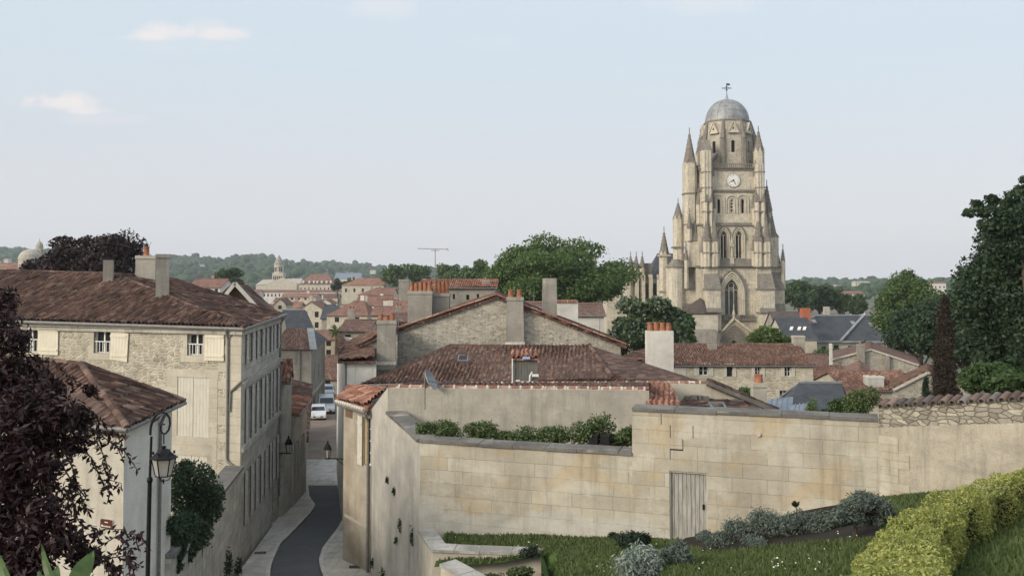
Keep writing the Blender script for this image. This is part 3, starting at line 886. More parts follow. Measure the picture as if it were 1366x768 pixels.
M['kerb_stone'] = ashlar('kerb_stone', (0.55, 0.52, 0.46), (0.47, 0.445, 0.4), (0.25, 0.235, 0.21), 0.9, 0.8, 0.4, 0.3)
M['soil'] = groundmat('soil', (0.028, 0.021, 0.015), (0.018, 0.015, 0.011), 0.8)
M['lawn'] = groundmat('lawn', (0.045, 0.085, 0.018), (0.075, 0.12, 0.03), 0.35, (0.03, 0.05, 0.015))
M['hill'] = groundmat('hill', (0.05, 0.085, 0.035), (0.10, 0.13, 0.06), 0.002)

def near_z(x, y):
    """the viewer's own bank on the street side falls steeply to the street"""
    base = town_z(x, y)
    k = min(1, max(0, (y - 2.2) / 13.0)); k = k * k * (3 - 2 * k)
    return (EYE - 1.75) * (1 - k) + base * k if y < 15.2 else base
def grid_mesh(name, xs, ys, zf, mat, kind='structure'):
    X, Y = np.meshgrid(xs, ys, indexing='ij')
    Z = np.array([[zf(x, y) for y in ys] for x in xs])
    v = np.stack([X, Y, Z], -1).reshape(-1, 3)
    idx = np.arange(len(xs) * len(ys)).reshape(len(xs), len(ys))
    f = np.stack([idx[:-1, :-1], idx[1:, :-1], idx[1:, 1:], idx[:-1, 1:]], -1).reshape(-1, 4)
    mb = MB(); mb.add_np(v, f)
    return tag(mb.build(name, mat, None, True), kind=kind)

# ---- hills round the plain: silhouette heights read off the far skyline
HILL = [(-700, 338), (0, 336), (38, 334), (60, 338), (140, 345), (205, 346), (232, 345), (262, 346), (300, 349), (318, 344), (352, 344), (372, 350), (420, 351), (455, 354), (490, 357), (520, 360), (600, 362), (700, 366), (850, 370), (1000, 377), (1050, 379), (1120, 378), (1200, 378), (1300, 376), (1500, 372), (2300, 366)]
def hill_z(x, y):
    if y < 1100: return EYE - 22.0
    px = 683 + F * x / y
    for (a, pa), (b, pb) in zip(HILL, HILL[1:]):
        if px <= b: break
    t = min(1, max(0, (px - a) / (b - a)))
    top = -(pa + (pb - pa) * t - HOR + 4) / F * 2600
    k = min(1, max(0, (y - 1150) / 1450)); k = k * k * (3 - 2 * k)
    return EYE - 22.0 + (top + 22.0) * k + 5 * math.sin(x * 0.011 + y * 0.004) * k * (1 - k) * 3
ys = list(np.concatenate([np.linspace(-60, 240, 61), np.linspace(260, 1100, 22), np.linspace(1150, 2600, 24), [3000, 4000]]))
xs = list(np.concatenate([np.linspace(-4000, -700, 20), np.linspace(-600, 600, 81), np.linspace(700, 4000, 20)]))
def gz_all(x, y):
    if y > 1100: return hill_z(x, y)
    z = near_z(x, y)
    if x > -3.2 and y < 33: z = min(z, EYE - 12)      # the garden terrace is its own sheet above
    return z - 0.02
grid_mesh('ground', xs, ys, gz_all, M['ground_town'])

# ---- the street: asphalt, paving, old paver road beyond
def on_street(px, py): return ground_at(px, py, lambda x, y: town_z(x, y), 20, 200)
def strip(name, left, right, mat, dz, kerb=0.0):
    n = 40
    def samp(pts):
        pts = [Vector(p) for p in pts]
        y0, y1 = pts[0].y, pts[-1].y
        out = []
        for i in range(n + 1):
            y = y0 + (y1 - y0) * i / n
            for a, b in zip(pts, pts[1:]):
                if y <= b.y + 1e-6: break
            t = (y - a.y) / max(1e-6, b.y - a.y)
            x = a.x + (b.x - a.x) * t
            out.append(Vector((x, y, town_z(x, y) + dz)))
        return out
    L, Rr = samp(left), samp(right)
    mb = MB()
    for i in range(n):
        mb.face([L[i], Rr[i], Rr[i + 1], L[i + 1]])
        if kerb:
            for e in (L, Rr):
                a, b = e[i], e[i + 1]
                q = Vector((0, 0, -kerb))
                mb.face([a + q, b + q, b, a]); mb.face([a, b, b + q, a + q])
    return tag(mb.build(name, M[mat]), kind='structure')
al = [on_street(*p) for p in ((360, 767), (363, 753), (374, 728), (396, 706), (414, 687), (421, 676), (413, 665), (411, 648))]
ar = [on_street(*p) for p in ((429, 767), (425, 751), (430, 734), (450, 708), (461, 687), (461, 675), (453, 659), (449, 648))]
def lead_in(pts, x): return [Vector((x, 20, 0))] + pts
AL, AR = lead_in(al, -5.0), lead_in(ar, -2.2)
strip('road', AL, AR, 'asphalt', 0.02)
# stone paving both sides as raised pavements
wl_ = [Vector((-9.4, 20, 0)), Vector((-11.3, 38.5, 0)), Vector((-12.9, 50, 0)), Vector((-13.9, 60, 0)), Vector((al[-1].x - 1.2, al[-1].y, 0))]
strip('pavement', wl_, AL, 'paving', 0.14, 0.14)
wr_ = [Vector((-0.2, 20, 0)), Vector((-3.0, 30, 0)), Vector((-5.6, 37, 0)), Vector((-7.3, 39.6, 0)), Vector((-8.4, 46, 0)), Vector((ar[-1].x + 3.5, ar[-1].y, 0))]
strip('pavement', AR, wr_, 'paving', 0.14, 0.14)
strip('kerb', [p + Vector((-.17, 0, 0)) for p in AL], AL, 'kerb_stone', 0.147, 0.14)
strip('kerb', AR, [p + Vector((.17, 0, 0)) for p in AR], 'kerb_stone', 0.147, 0.14)
e0 = al[-1].y
P1 = [Vector((al[-1].x - 1.5, e0, 0)), Vector((on_street(400, 613).x - 0.5, on_street(400, 613).y, 0))]
P2 = [Vector((ar[-1].x + 3.5, e0, 0)), Vector((on_street(456, 613).x + 0.5, on_street(456, 613).y, 0))]
strip('paved_crossing', P1, P2, 'paving', 0.05)
y2 = P1[1].y
strip('upper_road', [Vector((P1[1].x - 0.5, y2, 0)), Vector((on_street(403, 560).x, on_street(403, 560).y, 0)), Vector((-34, 148, 0))], [Vector((P2[1].x + 1, y2, 0)), Vector((on_street(447, 560).x, on_street(447, 560).y, 0)), Vector((-28, 148, 0))], 'road_old', 0.03)

# ---- garden terrace (lawn) above the street, held by the stone walls
WALL_PX = [(560, 30.0, 708), (893, 27.2, 722), (1172, 25.45, 664), (1366, 23.2, 652), (1700, 20.5, 640)]
WX = []
for px, d, py in WALL_PX:
    p = A(px, py, d); WX.append((p.x, d, p.z))
def wall_line(x):
    for (a, da, za), (b, db, zb) in zip(WX, WX[1:]):
        if x <= b: break
    t = (x - a) / (b - a)
    return da + (db - da) * t, za + (zb - za) * t
def lawn_z(x, y):
    yw, zb = wall_line(max(x, WX[0][0]))
    s = 0.03 + 0.205 * min(1, max(0, (x + .5) / 3.5))
    z = zb + s * max(0, yw - y)
    if y < 25.72 and x < 1.3: z -= min(1.0, (1.3 - x) / .45)
    return min(z, EYE - 1.7) + 0.05 * math.sin(x * 1.3) * math.sin(y * 0.9)
LX = list(np.linspace(-2.2, 22, 90))
def lawn_sheet():
    nx, ny = len(LX), 60
    v = []
    for x in LX:
        yw, _ = wall_line(x)
        y0 = 25.74 if x < 0.8 else -4
        for k in range(ny):
            y = y0 + (yw + 0.02 - y0) * k / (ny - 1)
            v.append((x, y, lawn_z(x, y)))
    v = np.array(v)
    idx = np.arange(nx * ny).reshape(nx, ny)
    f = np.stack([idx[:-1, :-1], idx[1:, :-1], idx[1:, 1:], idx[:-1, 1:]], -1).reshape(-1, 4)
    mb = MB(); mb.add_np(v, f)
    tag(mb.build('lawn', M['lawn'], None, True), kind='structure')
    grid_mesh('flower_bed', list(np.linspace(-2.2, .84, 12)), list(np.linspace(10, 25.7, 20)), lambda x, y: lawn_z(x, y) + .01, M['soil'])
lawn_sheet()
def BEDY(px):
    ys_ = [(905, 728), (950, 738), (1000, 733), (1060, 727), (1120, 722), (1205, 720)]
    for (a, ya), (b, yb) in zip(ys_, ys_[1:]):
        if px <= b: break
    return ya + (yb - ya) * (px - a) / (b - a)
# grass blades on the visible part
bx_ = list(range(905, 1180, 15)); by_ = [ground_at(q, BEDY(q), lawn_z, 10, 31).y for q in bx_]
def grass_blades(n):
    r = np.random.default_rng(5)
    x = r.uniform(-2.1, 15, n * 3); y = 6 + 24 * r.random(n * 3) ** 0.8
    keep = []
    for i in range(n * 3):
        yw, _ = wall_line(x[i])
        if y[i] > yw - 0.05: continue
        if x[i] < .86 and y[i] < 25.75: continue
        px = 683 + F * x[i] / y[i]
        py = HOR + (EYE - lawn_z(x[i], y[i])) / y[i] * F
        if 905 < px < 1170 and y[i] > np.interp(px, bx_, by_): continue
        if -60 < px < 1600 and py < 820: keep.append(i)
        if len(keep) >= n: break
    x, y = x[keep], y[keep]
    z = np.array([lawn_z(a, b) for a, b in zip(x, y)])
    m = len(x)
    h = r.uniform(0.05, 0.13, m); a = r.uniform(0, math.pi, m); w = 0.014 + 0.0012 * y * 0.6
    lx, ly = r.normal(0, 0.035, m), r.normal(0, 0.035, m)
    c, s = np.cos(a) * w, np.sin(a) * w
    v = np.stack([np.stack([x - c, y - s, z], -1), np.stack([x + c, y + s, z], -1), np.stack([x + lx, y + ly, z + h], -1)], 1).reshape(-1, 3)
    mb = MB(); mb.add_np(v, np.arange(m * 3).reshape(m, 3))
    return tag(mb.build('grass', M['grass']), kind='stuff')
grass_blades(52000)
def daisies(n):
    r = np.random.default_rng(6)
    pts = []
    while len(pts) < n:
        px, py = r.uniform(600, 1150), r.uniform(705, 768)
        p = ground_at(px, py, lawn_z, 14, 31)
        if p.x < 1.9 and p.y < 25.8: continue
        if p.y > wall_line(p.x)[0] - 0.1: continue
        if noisy(px, py) > 0.1: pts.append((p.x, p.y, lawn_z(p.x, p.y) + r.uniform(0.04, 0.12)))
    c = np.array(pts)
    nor = r.normal(size=(n, 3)) * 0.4 + np.array([0, -0.3, 1]); nor /= np.linalg.norm(nor, axis=1, keepdims=True)
    v, f = leaf_quads(c, nor, r.uniform(0.012, 0.024, n), 1.0, r)
    mb = MB(); mb.add_np(v, f)
    return tag(mb.build('daisies', M['flower']), kind='stuff')
def noisy(px, py): return math.sin(px * 0.045 + 1) * math.cos(py * 0.13) + math.sin(px * 0.11 + py * 0.05) * 0.5
daisies(120)

# ---- distant woods: canopy masses over the hills and the plain
def far_wood(name, n, seed, yrange, hrange, dens, mat='leaf_far', rr=(5, 11)):
    r = np.random.default_rng(seed)
    icov = []
    t = (1 + 5 ** 0.5) / 2
    base = np.array([(-1, t, 0), (1, t, 0), (-1, -t, 0), (1, -t, 0), (0, -1, t), (0, 1, t), (0, -1, -t), (0, 1, -t), (t, 0, -1), (t, 0, 1), (-t, 0, -1), (-t, 0, 1)]) / math.hypot(1, t)
    fc = np.array([(0, 11, 5), (0, 5, 1), (0, 1, 7), (0, 7, 10), (0, 10, 11), (1, 5, 9), (5, 11, 4), (11, 10, 2), (10, 7, 6), (7, 1, 8), (3, 9, 4), (3, 4, 2), (3, 2, 6), (3, 6, 8), (3, 8, 9), (4, 9, 5), (2, 4, 11), (6, 2, 10), (8, 6, 7), (9, 8, 1)])
    V, Fc = [], []
    k = 0
    tries = 0
    while k < n and tries < n * 20:
        tries += 1
        px = r.uniform(-60, 1430); y = r.uniform(*yrange)
        x = (px - 683) / F * y
        if not dens(px, y, r): continue
        z = (hill_z(x, y) if y > 1100 else EYE - 21.5)
        rad = r.uniform(*rr)
        h = r.uniform(*hrange)
        sub = 4
        for q in range(sub):
            off = r.normal(size=3) * rad * 0.55
            s = rad * r.uniform(0.4, 0.75)
            vv = base * (1 + r.normal(0, 0.16, (12, 1))) * np.array([s, s, s * 0.85]) + np.array([x, y, z + h * 0.6]) + off * np.array([1, 1, 0.5])
            V.append(vv); Fc.append(fc + 12 * len(Fc))
        k += 1
    mb = MB(); mb.add_np(np.concatenate(V), np.concatenate(Fc))
    return tag(mb.build(name, M[mat]), kind='stuff')
def hill_d(px, y, r):
    v = math.sin(px * 0.021 + y * 0.004) + math.sin(px * 0.053 - y * 0.007) * 0.6
    return v > -0.75 if px < 560 else v > -0.9
far_wood('hill_wood', 2600, 3, (1350, 2600), (8, 14), hill_d, 'leaf_far', (9, 17))
far_wood('plain_wood', 380, 4, (700, 1300), (8, 12), lambda px, y, r: (px < 250 and y > 900) or (480 < px < 900 and y > 800) or px > 1000 and y > 800, 'leaf_far', (5, 10))
# ------------------------------------------------------------------ the tall stone house on the street corner
def Zw(p, z): return Vector((p.x, p.y, z))
K = A(322, 437, 39.0); Fc = A(374, 419, 50.2); L0 = A(-70, 424, 44.2)
ez = K.z
h1 = thing('stone_house', 'tall rubble stone house with pale shutters under a long brown tiled roof', 'house', (K.x - 8, 46, town_z(0, 42)))
zb = EYE - 13.6
wf = Wall(L0, K); ws = Wall(K, Fc)
wmb = MB()
ops = []
for r_ in ((29, 436, 51, 470), (125.5, 441, 147.5, 471), (250, 445, 271, 474)):
    ops.append(wf.hole(*wf.rect_px(*r_)))
low = wf.hole(*wf.rect_px(237, 503, 279, 582)); low2 = wf.hole(*wf.rect_px(234, 607, 276, 690))
wf.rect_into(wmb, zb, ez - 0.02)
wmb.build('front_wall', M['rubble_house'], h1)
smb = MB(); sops = []
Ls = ws.L
for zt_, h_, us, sc in ((ez - 0.35, 1.3, (1.9, 4.6, 7.3, 9.7), 1), (ez - 2.75, 2.45, (1.9, 4.6, 7.3, 9.7), 1), (ez - 6.4, 2.3, (1.9, 4.6, 7.3, 9.7), 1)):
    for u in us:
        sops.append((ws.hole(u - 0.45, zt_ - h_, 0.9, h_), h_))
sdoor = ws.hole(9.0, EYE - 13.1, 1.0, 2.1)
ws.rect_into(smb, zb, ez - 0.02)
Bk = Fc + Vector((-10.5, 1.5, 0)); Bl = L0 + Vector((3.5, 9.2, 0))
Wall(Fc, Bk).rect_into(smb, zb, ez - 0.02); Wall(Bk, Bl).rect_into(smb, zb, ez - 0.02); Wall(Bl, L0).rect_into(smb, zb, ez - 0.02)
smb.build('street_wall', M['ashlar_street'], h1)
# dressed stone: quoins, window surrounds, string courses, cornice
q = MB()
for i in range(30):
    z0 = zb + i * 0.38
    if z0 + 0.38 > ez - 0.3: break
    w_ = 1.15 if i % 2 else 0.75
    wf.bx(q, wf.L - w_, wf.L + 0.02, z0 + 0.006, z0 + 0.374, -0.05, 0.02)
q.build('quoin', M['plaster_cream'], h1)
for (u, z, w_, h_), ex in zip(ops, (0, 0, 0)):
    q = MB()
    for s_ in (-1, 1):
        for i in range(int(h_ / 0.3)):
            ww = 0.22 if i % 2 else 0.34
            a0 = u - ww if s_ < 0 else u + w_
            wf.bx(q, a0, a0 + ww, z + i * h_ / int(h_ / 0.3) + 0.004, z + (i + 1) * h_ / int(h_ / 0.3) - 0.004, -0.05, 0.015)
    wf.bx(q, u - 0.3, u + w_ + 0.3, z + h_, z + h_ + 0.26, -0.05, 0.017)
    wf.bx(q, u - 0.3, u + w_ + 0.3, z - 0.3, z, -0.05, 0.03)
    q.build('window_surround', M['plaster_cream'], h1)
q = MB()
for (u, z, w_, h_) in (low, low2):
    for s_ in (-1, 1):
        n_ = int(h_ / 0.38)
        for i in range(n_):
            ww = 0.55 if i % 2 else 0.85
            a0 = u - ww if s_ < 0 else u + w_
            if a0 + ww > wf.L - 1.17: ww = wf.L - 1.17 - a0
            wf.bx(q, a0, a0 + ww, z + i * h_ / n_ + 0.004, z + (i + 1) * h_ / n_ - 0.004, -0.05, 0.015)
    wf.bx(q, u - 0.6, u + w_ + 0.5, z + h_, z + h_ + 0.34, -0.05, 0.017)
wf.bx(q, low[0] - 1.0, wf.L - 1.17, low[1] - 0.36, low[1] - 0.002, -0.05, 0.025)
wf.bx(q, low[0] - 1.0, wf.L - 1.17, low[1] - 0.72, low[1] - 0.364, -0.05, 0.015)
q.build('window_surround', M['plaster_cream'], h1)
cmb = MB()
wf.bx(cmb, 0, wf.L + 0.12, ez - 0.3, ez - 0.12, -0.05, 0.12); wf.bx(cmb, 0, wf.L + 0.2, ez - 0.12, ez - 0.0, -0.05, 0.2)
ws.bx(cmb, 0.13, ws.L, ez - 0.3, ez - 0.12, -0.05, 0.12); ws.bx(cmb, 0.21, ws.L, ez - 0.12, ez, -0.05, 0.2)
for zc in (ez - 2.45, ez - 5.35):
    ws.bx(cmb, 0, ws.L, zc, zc + 0.2, -0.05, 0.14); ws.bx(cmb, 0, ws.L, zc - 0.22, zc - 0.004, -0.05, 0.06)
cmb.build('string_course', M['ashlar_street'], h1)
for i, hh in enumerate(ops):
    window(wf, hh, h1, 2, 2)
    u, z, w_, h_ = hh
    rl = MB()
    for k in range(5): wf.bx(rl, u + w_ * (k + .5) / 5 - 0.012, u + w_ * (k + .5) / 5 + 0.012, z, z + h_ * 0.5, -0.07, -0.045)
    wf.bx(rl, u, u + w_, z + h_ * 0.5, z + h_ * 0.5 + 0.04, -0.075, -0.04)
    rl.build('railing', M['frame_white'], h1)
for i, r_ in enumerate(((52, 436, 79, 473), (148, 441, 171, 479), (274, 444, 300, 481))):
    u, z, w_, h_ = wf.rect_px(*r_)
    shutter(wf, u, u + w_, z, z + h_, h1, 'wood_cream', tilt=-0.12 if i == 1 else 0)
for hh in (low, low2):
    u, z, w_, h_ = hh
    shutter(wf, u - .02, u + w_ / 2 - 0.01, z, z + h_, h1, 'wood_white', -0.05, False); shutter(wf, u + w_ / 2 + 0.01, u + w_ + .02, z, z + h_, h1, 'wood_white', -0.05, False)
for hh, h_ in sops:
    u, z, w_, hv = hh
    window(ws, hh, h1, 2, 3)
    shutter(ws, u - 0.5, u - 0.03, z, z + hv, h1, 'wood_grey', 0.05); shutter(ws, u + w_ + 0.03, u + w_ + 0.5, z, z + hv, h1, 'wood_grey', 0.05)
dm = MB(); ws.bx(dm, 9.0, 10.0, EYE - 13.1, EYE - 11.0, -0.2, -0.14); dm.build('door', M['wood_brown'], h1)
# roof
R1 = A(152, 366.5, 48.0); R2 = A(236, 374, 57.0); R0 = A(-80, 360, 52.5)
ov = lambda p, k: p
n1, n2 = wf.n * 0.32, ws.n * 0.32
Ke = K + (wf.n + ws.n) * 0.3 + Vector((0, 0, -0.02)); L0e = L0 + n1 + Vector((0, 0, -0.02)); Fe = Fc + n2 + ws.t * 0.1
rm = MB()
tile_plane(rm, [L0e, Ke, R1, R0], True, seed=3, amp=0.085)
tile_plane(rm, [Ke, Fe, R2, R1], True, seed=5, amp=0.085)
Bke = A(200, 430, 60); 
tile_plane(rm, [Fe, Zw(Bk, ez), R2], False)
tile_plane(rm, [Zw(Bl, ez), R0, R1, R2, Zw(Bk, ez)][::-1], False)
ridge_tiles(rm, R0, R1, 0.12, seed=3); ridge_tiles(rm, R1, Ke, 0.11, seed=4); ridge_tiles(rm, R1, R2, 0.12, seed=9)
rm.build('roof', M['tile_brown'], h1)
gutter(h1, L0e + Vector((0, 0, -0.03)) + wf.n * 0.05, Ke + Vector((0, 0, -0.03)), r=0.08); gutter(h1, Ke + Vector((0, 0, -0.03)), Fe + Vector((0, 0, -0.03)), r=0.08)
up = wf.L - 0.62
downpipe(h1, [wf.P(up, ez - 0.05, 0.25), wf.P(up, ez - 0.5, 0.07), wf.P(up, ez - 5.6, 0.07), wf.P(up + 0.05, ez - 5.75, 0.1), wf.P(wf.L - 0.1, ez - 6.0, 0.1)], 0.055)
downpipe(h1, [wf.P(up + 0.12, ez - 3.6, 0.07), wf.P(up + 0.16, ez - 2.75, 0.07), wf.P(wf.L + 0.1, ez - 2.3, 0.12), ws.P(0.3, ez - 2.2, 0.2)], 0.05)
downpipe(h1, [ws.P(ws.L - 0.3, ez - 0.05, 0.25), ws.P(ws.L - 0.3, ez - 0.4, 0.07), ws.P(ws.L - 0.3, zb + 1.6, 0.07)], 0.055)
c = A(144.5, 374, 46.7); chimney(h1, (c.x, c.y, c.z - 0.5), 0.46, 0.5, A(144, 347, 46.7).z, 0.3, 'plaster_grey', cap=False)
c = A(195, 371, 51.0); chimney(h1, (c.x, c.y, c.z - 0.9), 1.05, 0.7, A(195, 341, 51).z, 0.25, 'plaster_annex', pots=1, pot_h=0.55, pot_r=0.16)
c = A(216.5, 401, 43.8); chimney(h1, (c.x, c.y, c.z - 0.5), 0.62, 0.62, A(216, 339, 43.8).z, 0.35, 'plaster_grey', cap=True, flash=True, taper=0.06)
vx = MB(); c = A(16, 374, 50); vx.box(c, (0.6, 0.5, 0.12), 0.3, (-0.3, 'X')); vx.build('roof_vent', M['zinc'], h1)

# ------------------------------------------------------------------ low whitewashed house in front of it
Q = A(166, 570, 22.0)
sdv = Vector((-0.0933, 1, 0)).normalized()
Qb = Vector((Q.x, Q.y, 0)) + sdv * 4.1
Ql = A(-80, 566, 24.6)
lh = thing('low_house', 'low whitewashed house with a hipped brown roof and a brown plaque on its wall', 'house', (Q.x - 3, Q.y + 2, EYE - 11))
a_, b_ = Wall(Ql, Q), Wall(Q, Qb)
m1 = MB(); a_.rect_into(m1, EYE - 12, Q.z); m1.build('front_wall', M['plaster_lowhouse'], lh)
m1 = MB(); b_.rect_into(m1, EYE - 12, Q.z)
Qc = Qb + Vector((-8, -1, 0)); Wall(Qb, Qc).rect_into(m1, EYE - 12, Q.z); Wall(Qc, Ql).rect_into(m1, EYE - 12, Q.z)
m1.build('side_wall', M['plaster_white'], lh)
Qe = Zw(Q, Q.z) + (a_.n + b_.n) * 0.28; Qbe = Zw(Qb, Q.z) + b_.n * 0.28 + sdv * 0.3; Qle = Zw(Ql, Q.z) + a_.n * 0.28
T1 = A(108, 487, 26.3)
T0 = A(-80, 470, 27.5)
m1 = MB()
tile_plane(m1, [Qle, Qe, T1, T0], True, seed=8)
tile_plane(m1, [Qe, Qbe, T1], True, seed=9)
tile_plane(m1, [Qbe, Zw(Qc, Q.z), T0, T1], False)
ridge_tiles(m1, T1, Qe, 0.1, seed=5); ridge_tiles(m1, T1, Qbe, 0.1, seed=6); ridge_tiles(m1, T0, T1, 0.1, seed=7)
m1.build('roof', M['tile_brown'], lh)
gutter(lh, Qle + Vector((0, 0, -.02)), Qe + Vector((0, 0, -.02)), r=0.06); gutter(lh, Qe + Vector((0, 0, -.02)), Qbe + Vector((0, 0, -.02)), r=0.06)
ud = b_.u_at(210.5, 650); downpipe(lh, [b_.P(ud, Q.z, 0.22), b_.P(ud, Q.z - 0.35, 0.06), b_.P(ud, EYE - 11, 0.06)], 0.045)
# plaque
pl = thing('street_plaque', 'small brown enamel plaque on the whitewashed wall of the low house', 'sign', tuple(a_.P(a_.u_at(143, 698), a_.z_at(a_.u_at(143, 698), 698))))
pu = a_.u_at(143, 698); pz = a_.z_at(pu, 698)
def rrect(w_, u, z, hw, hh, o0, o1, r_=0.05):
    mb = MB(); pts = []
    for cx_, cz_, a0 in ((hw - r_, -hh + r_, -90), (hw - r_, hh - r_, 0), (-hw + r_, hh - r_, 90), (-hw + r_, -hh + r_, 180)):
        for k in range(5):
            a = R(a0 + 90 * k / 4); pts.append((u + cx_ + r_ * math.cos(a), z + cz_ + r_ * math.sin(a)))
    f_ = [w_.P(x, y, o1) for x, y in pts]; bk = [w_.P(x, y, o0) for x, y in pts]
    mb.face(f_); mb.face(bk[::-1])
    for i in range(len(pts)):
        j = (i + 1) % len(pts); mb.face([bk[i], bk[j], f_[j], f_[i]])
    return mb
rrect(a_, pu, pz, 0.215, 0.125, 0.001, 0.02).build('rim', plain('plaque_rim', (0.5, 0.42, 0.36), 0.4), pl)
rrect(a_, pu, pz, 0.20, 0.108, 0.018, 0.026, 0.04).build('plate', plain('plaque_brown', (0.10, 0.035, 0.024), 0.35), pl)
wr = MB()
for k in range(4): a_.bx(wr, pu - 0.055 + k * 0.028, pu - 0.033 + k * 0.028, pz + 0.03, pz + 0.052, 0.024, 0.03)
for k, w_ in enumerate((0.05, 0.02, 0.022, 0.016, 0.024, 0.02, 0.018, 0.022, 0.02)): 
    u0 = pu - 0.16 + k * 0.034; a_.bx(wr, u0, u0 + w_ * (1 if k else 1), pz - 0.075, pz - 0.045 - (0 if k else -0.012), 0.024, 0.03)
wr.build('lettering', M['frame_white'], pl)

# ------------------------------------------------------------------ cast iron street lamp
lb = A(195, 768, 18.5)
LX_, LY_ = lb.x, 18.5
zg = town_z(LX_, LY_)
top = A(207, 549, LY_).z
lamp = thing('street_lamp', 'tall black iron street lamp with a scrolled crook and a hanging glass lantern', 'street lamp', (LX_, LY_, zg))
dx = A(203, 560, LY_).x - LX_
pm = MB()
pz0, pz1 = zg, top - 0.5
def pole_x(z): return LX_ + dx * max(0, (z - (EYE - 6.1))) / (top - EYE + 6.1)
zj = A(198, 640, LY_).z
pm.tube([(pole_x(z), LY_, z) for z in (zg, zg + 1.2, zj)], [0.065, 0.05, 0.042], 12)
pm.tube([(pole_x(z), LY_, z) for z in (zj, pz1)], [0.027, 0.025], 10)
pm.lathe([(0.044, -0.06), (0.062, 0), (0.044, 0.06)], (pole_x(zj), LY_, zj), 12)
pm.lathe([(0.16, 0), (0.16, 0.1), (0.11, 0.25), (0.085, 1.0), (0.1, 1.05), (0.07, 1.15)], (LX_, LY_, zg), 12)
pm.build('pole', M['iron'], lamp)
sc_ = LY_ / F
cr = MB()
def LP(px, py): return Vector(((A(px, py, LY_)).x, LY_, A(px, py, LY_).z))
px_c, py_c = 214, 562
pts = [LP(*p) for p in ((200.5, 580), (201, 570), (203.5, 560), (208.5, 552.5), (215, 549.3), (221.5, 551), (226, 557), (226.8, 565), (225, 573), (221, 578), (216.5, 577.5), (213.8, 573), (214.2, 568), (217, 565), (220, 566))]
cr.tube(pts, [0.026, 0.026, 0.026, 0.026, 0.025, 0.024, 0.023, 0.022, 0.021, 0.02, 0.02, 0.019, 0.018, 0.016, 0.014], 8)
pts = [LP(*p) for p in ((203.5, 563), (206, 560.5), (210, 558.5), (213.5, 555.5))]
cr.tube(pts, [0.022, 0.025, 0.022, 0.014], 8)
cr.build('scroll_arm', M['iron'], lamp)
lz = A(219, 592, LY_).z; lx = A(218.5, 600, LY_).x
rod = MB(); rod.tube([(A(218.5, 577, LY_).x, LY_, A(218, 577, LY_).z), (lx, LY_, lz)], 0.014, 8); rod.build('hanger', M['iron'], lamp)
zc0, zc1, zc2, zc3 = A(0, 594, LY_).z, A(0, 611, LY_).z, A(0, 634, LY_).z, A(0, 645, LY_).z
cap = MB()
r4 = R(20)
cap.lathe([(0.02, 0.0), (0.06, -0.02), (0.03, -0.05), (0.075, -0.07), (0.10, -0.09), (0.21, zc1 - zc0 + 0.06), (0.275, zc1 - zc0 + 0.02), (0.275, zc1 - zc0)], (lx, LY_, zc0), 6, r4)
for k in range(6):
    a = r4 + k * math.pi / 3
    cap.box((lx + 0.2 * math.cos(a), LY_ + 0.2 * math.sin(a), zc1 + 0.12), (0.04, 0.02, 0.06), a)
cap.build('lantern_cap', M['iron'], lamp)
fr_ = MB()
for k in range(6):
    a = r4 + k * math.pi / 3; b2 = r4 + (k + 1) * math.pi / 3
    p0 = Vector((lx + 0.235 * math.cos(a), LY_ + 0.235 * math.sin(a), zc1)); p1 = Vector((lx + 0.155 * math.cos(a), LY_ + 0.155 * math.sin(a), zc2))
    q1 = Vector((lx + 0.155 * math.cos(b2), LY_ + 0.155 * math.sin(b2), zc2))
    fr_.bar(p0, p1, 0.018); fr_.bar(p1, q1, 0.02)
    if k % 2 == 0: fr_.tube([p1, Vector((lx + 0.1 * math.cos(a), LY_ + 0.1 * math.sin(a), zc2 - 0.09)), Vector((lx, LY_, zc3 + 0.05))], 0.01, 6)
fr_.lathe([(0.012, 0.1), (0.02, 0.06), (0.012, 0.0)], (lx, LY_, zc3), 8)
fr_.build('lantern_frame', M['iron'], lamp)
mgl, nt_, bb_ = newmat('lantern_glass', 0.45)
bb_.inputs['Base Color'].default_value = (0.62, 0.60, 0.55, 1); bb_.inputs['Specular IOR Level'].default_value = 0.5
tr_ = nd(nt_, 'ShaderNodeBsdfTranslucent', {'Color': (0.7, 0.68, 0.62)}); mx_ = nd(nt_, 'ShaderNodeMixShader', {0: 0.5, 1: bb_.outputs[0], 2: tr_.outputs[0]})
nt_.links.new(mx_.outputs[0], nt_.nodes['Material Output'].inputs[0])
gl_ = MB(); gl_.lathe([(0.15, zc2 - zc1 + 0.005), (0.228, 0)], (lx, LY_, zc1), 6, r4); gl_.build('lantern_glass', mgl, lamp)

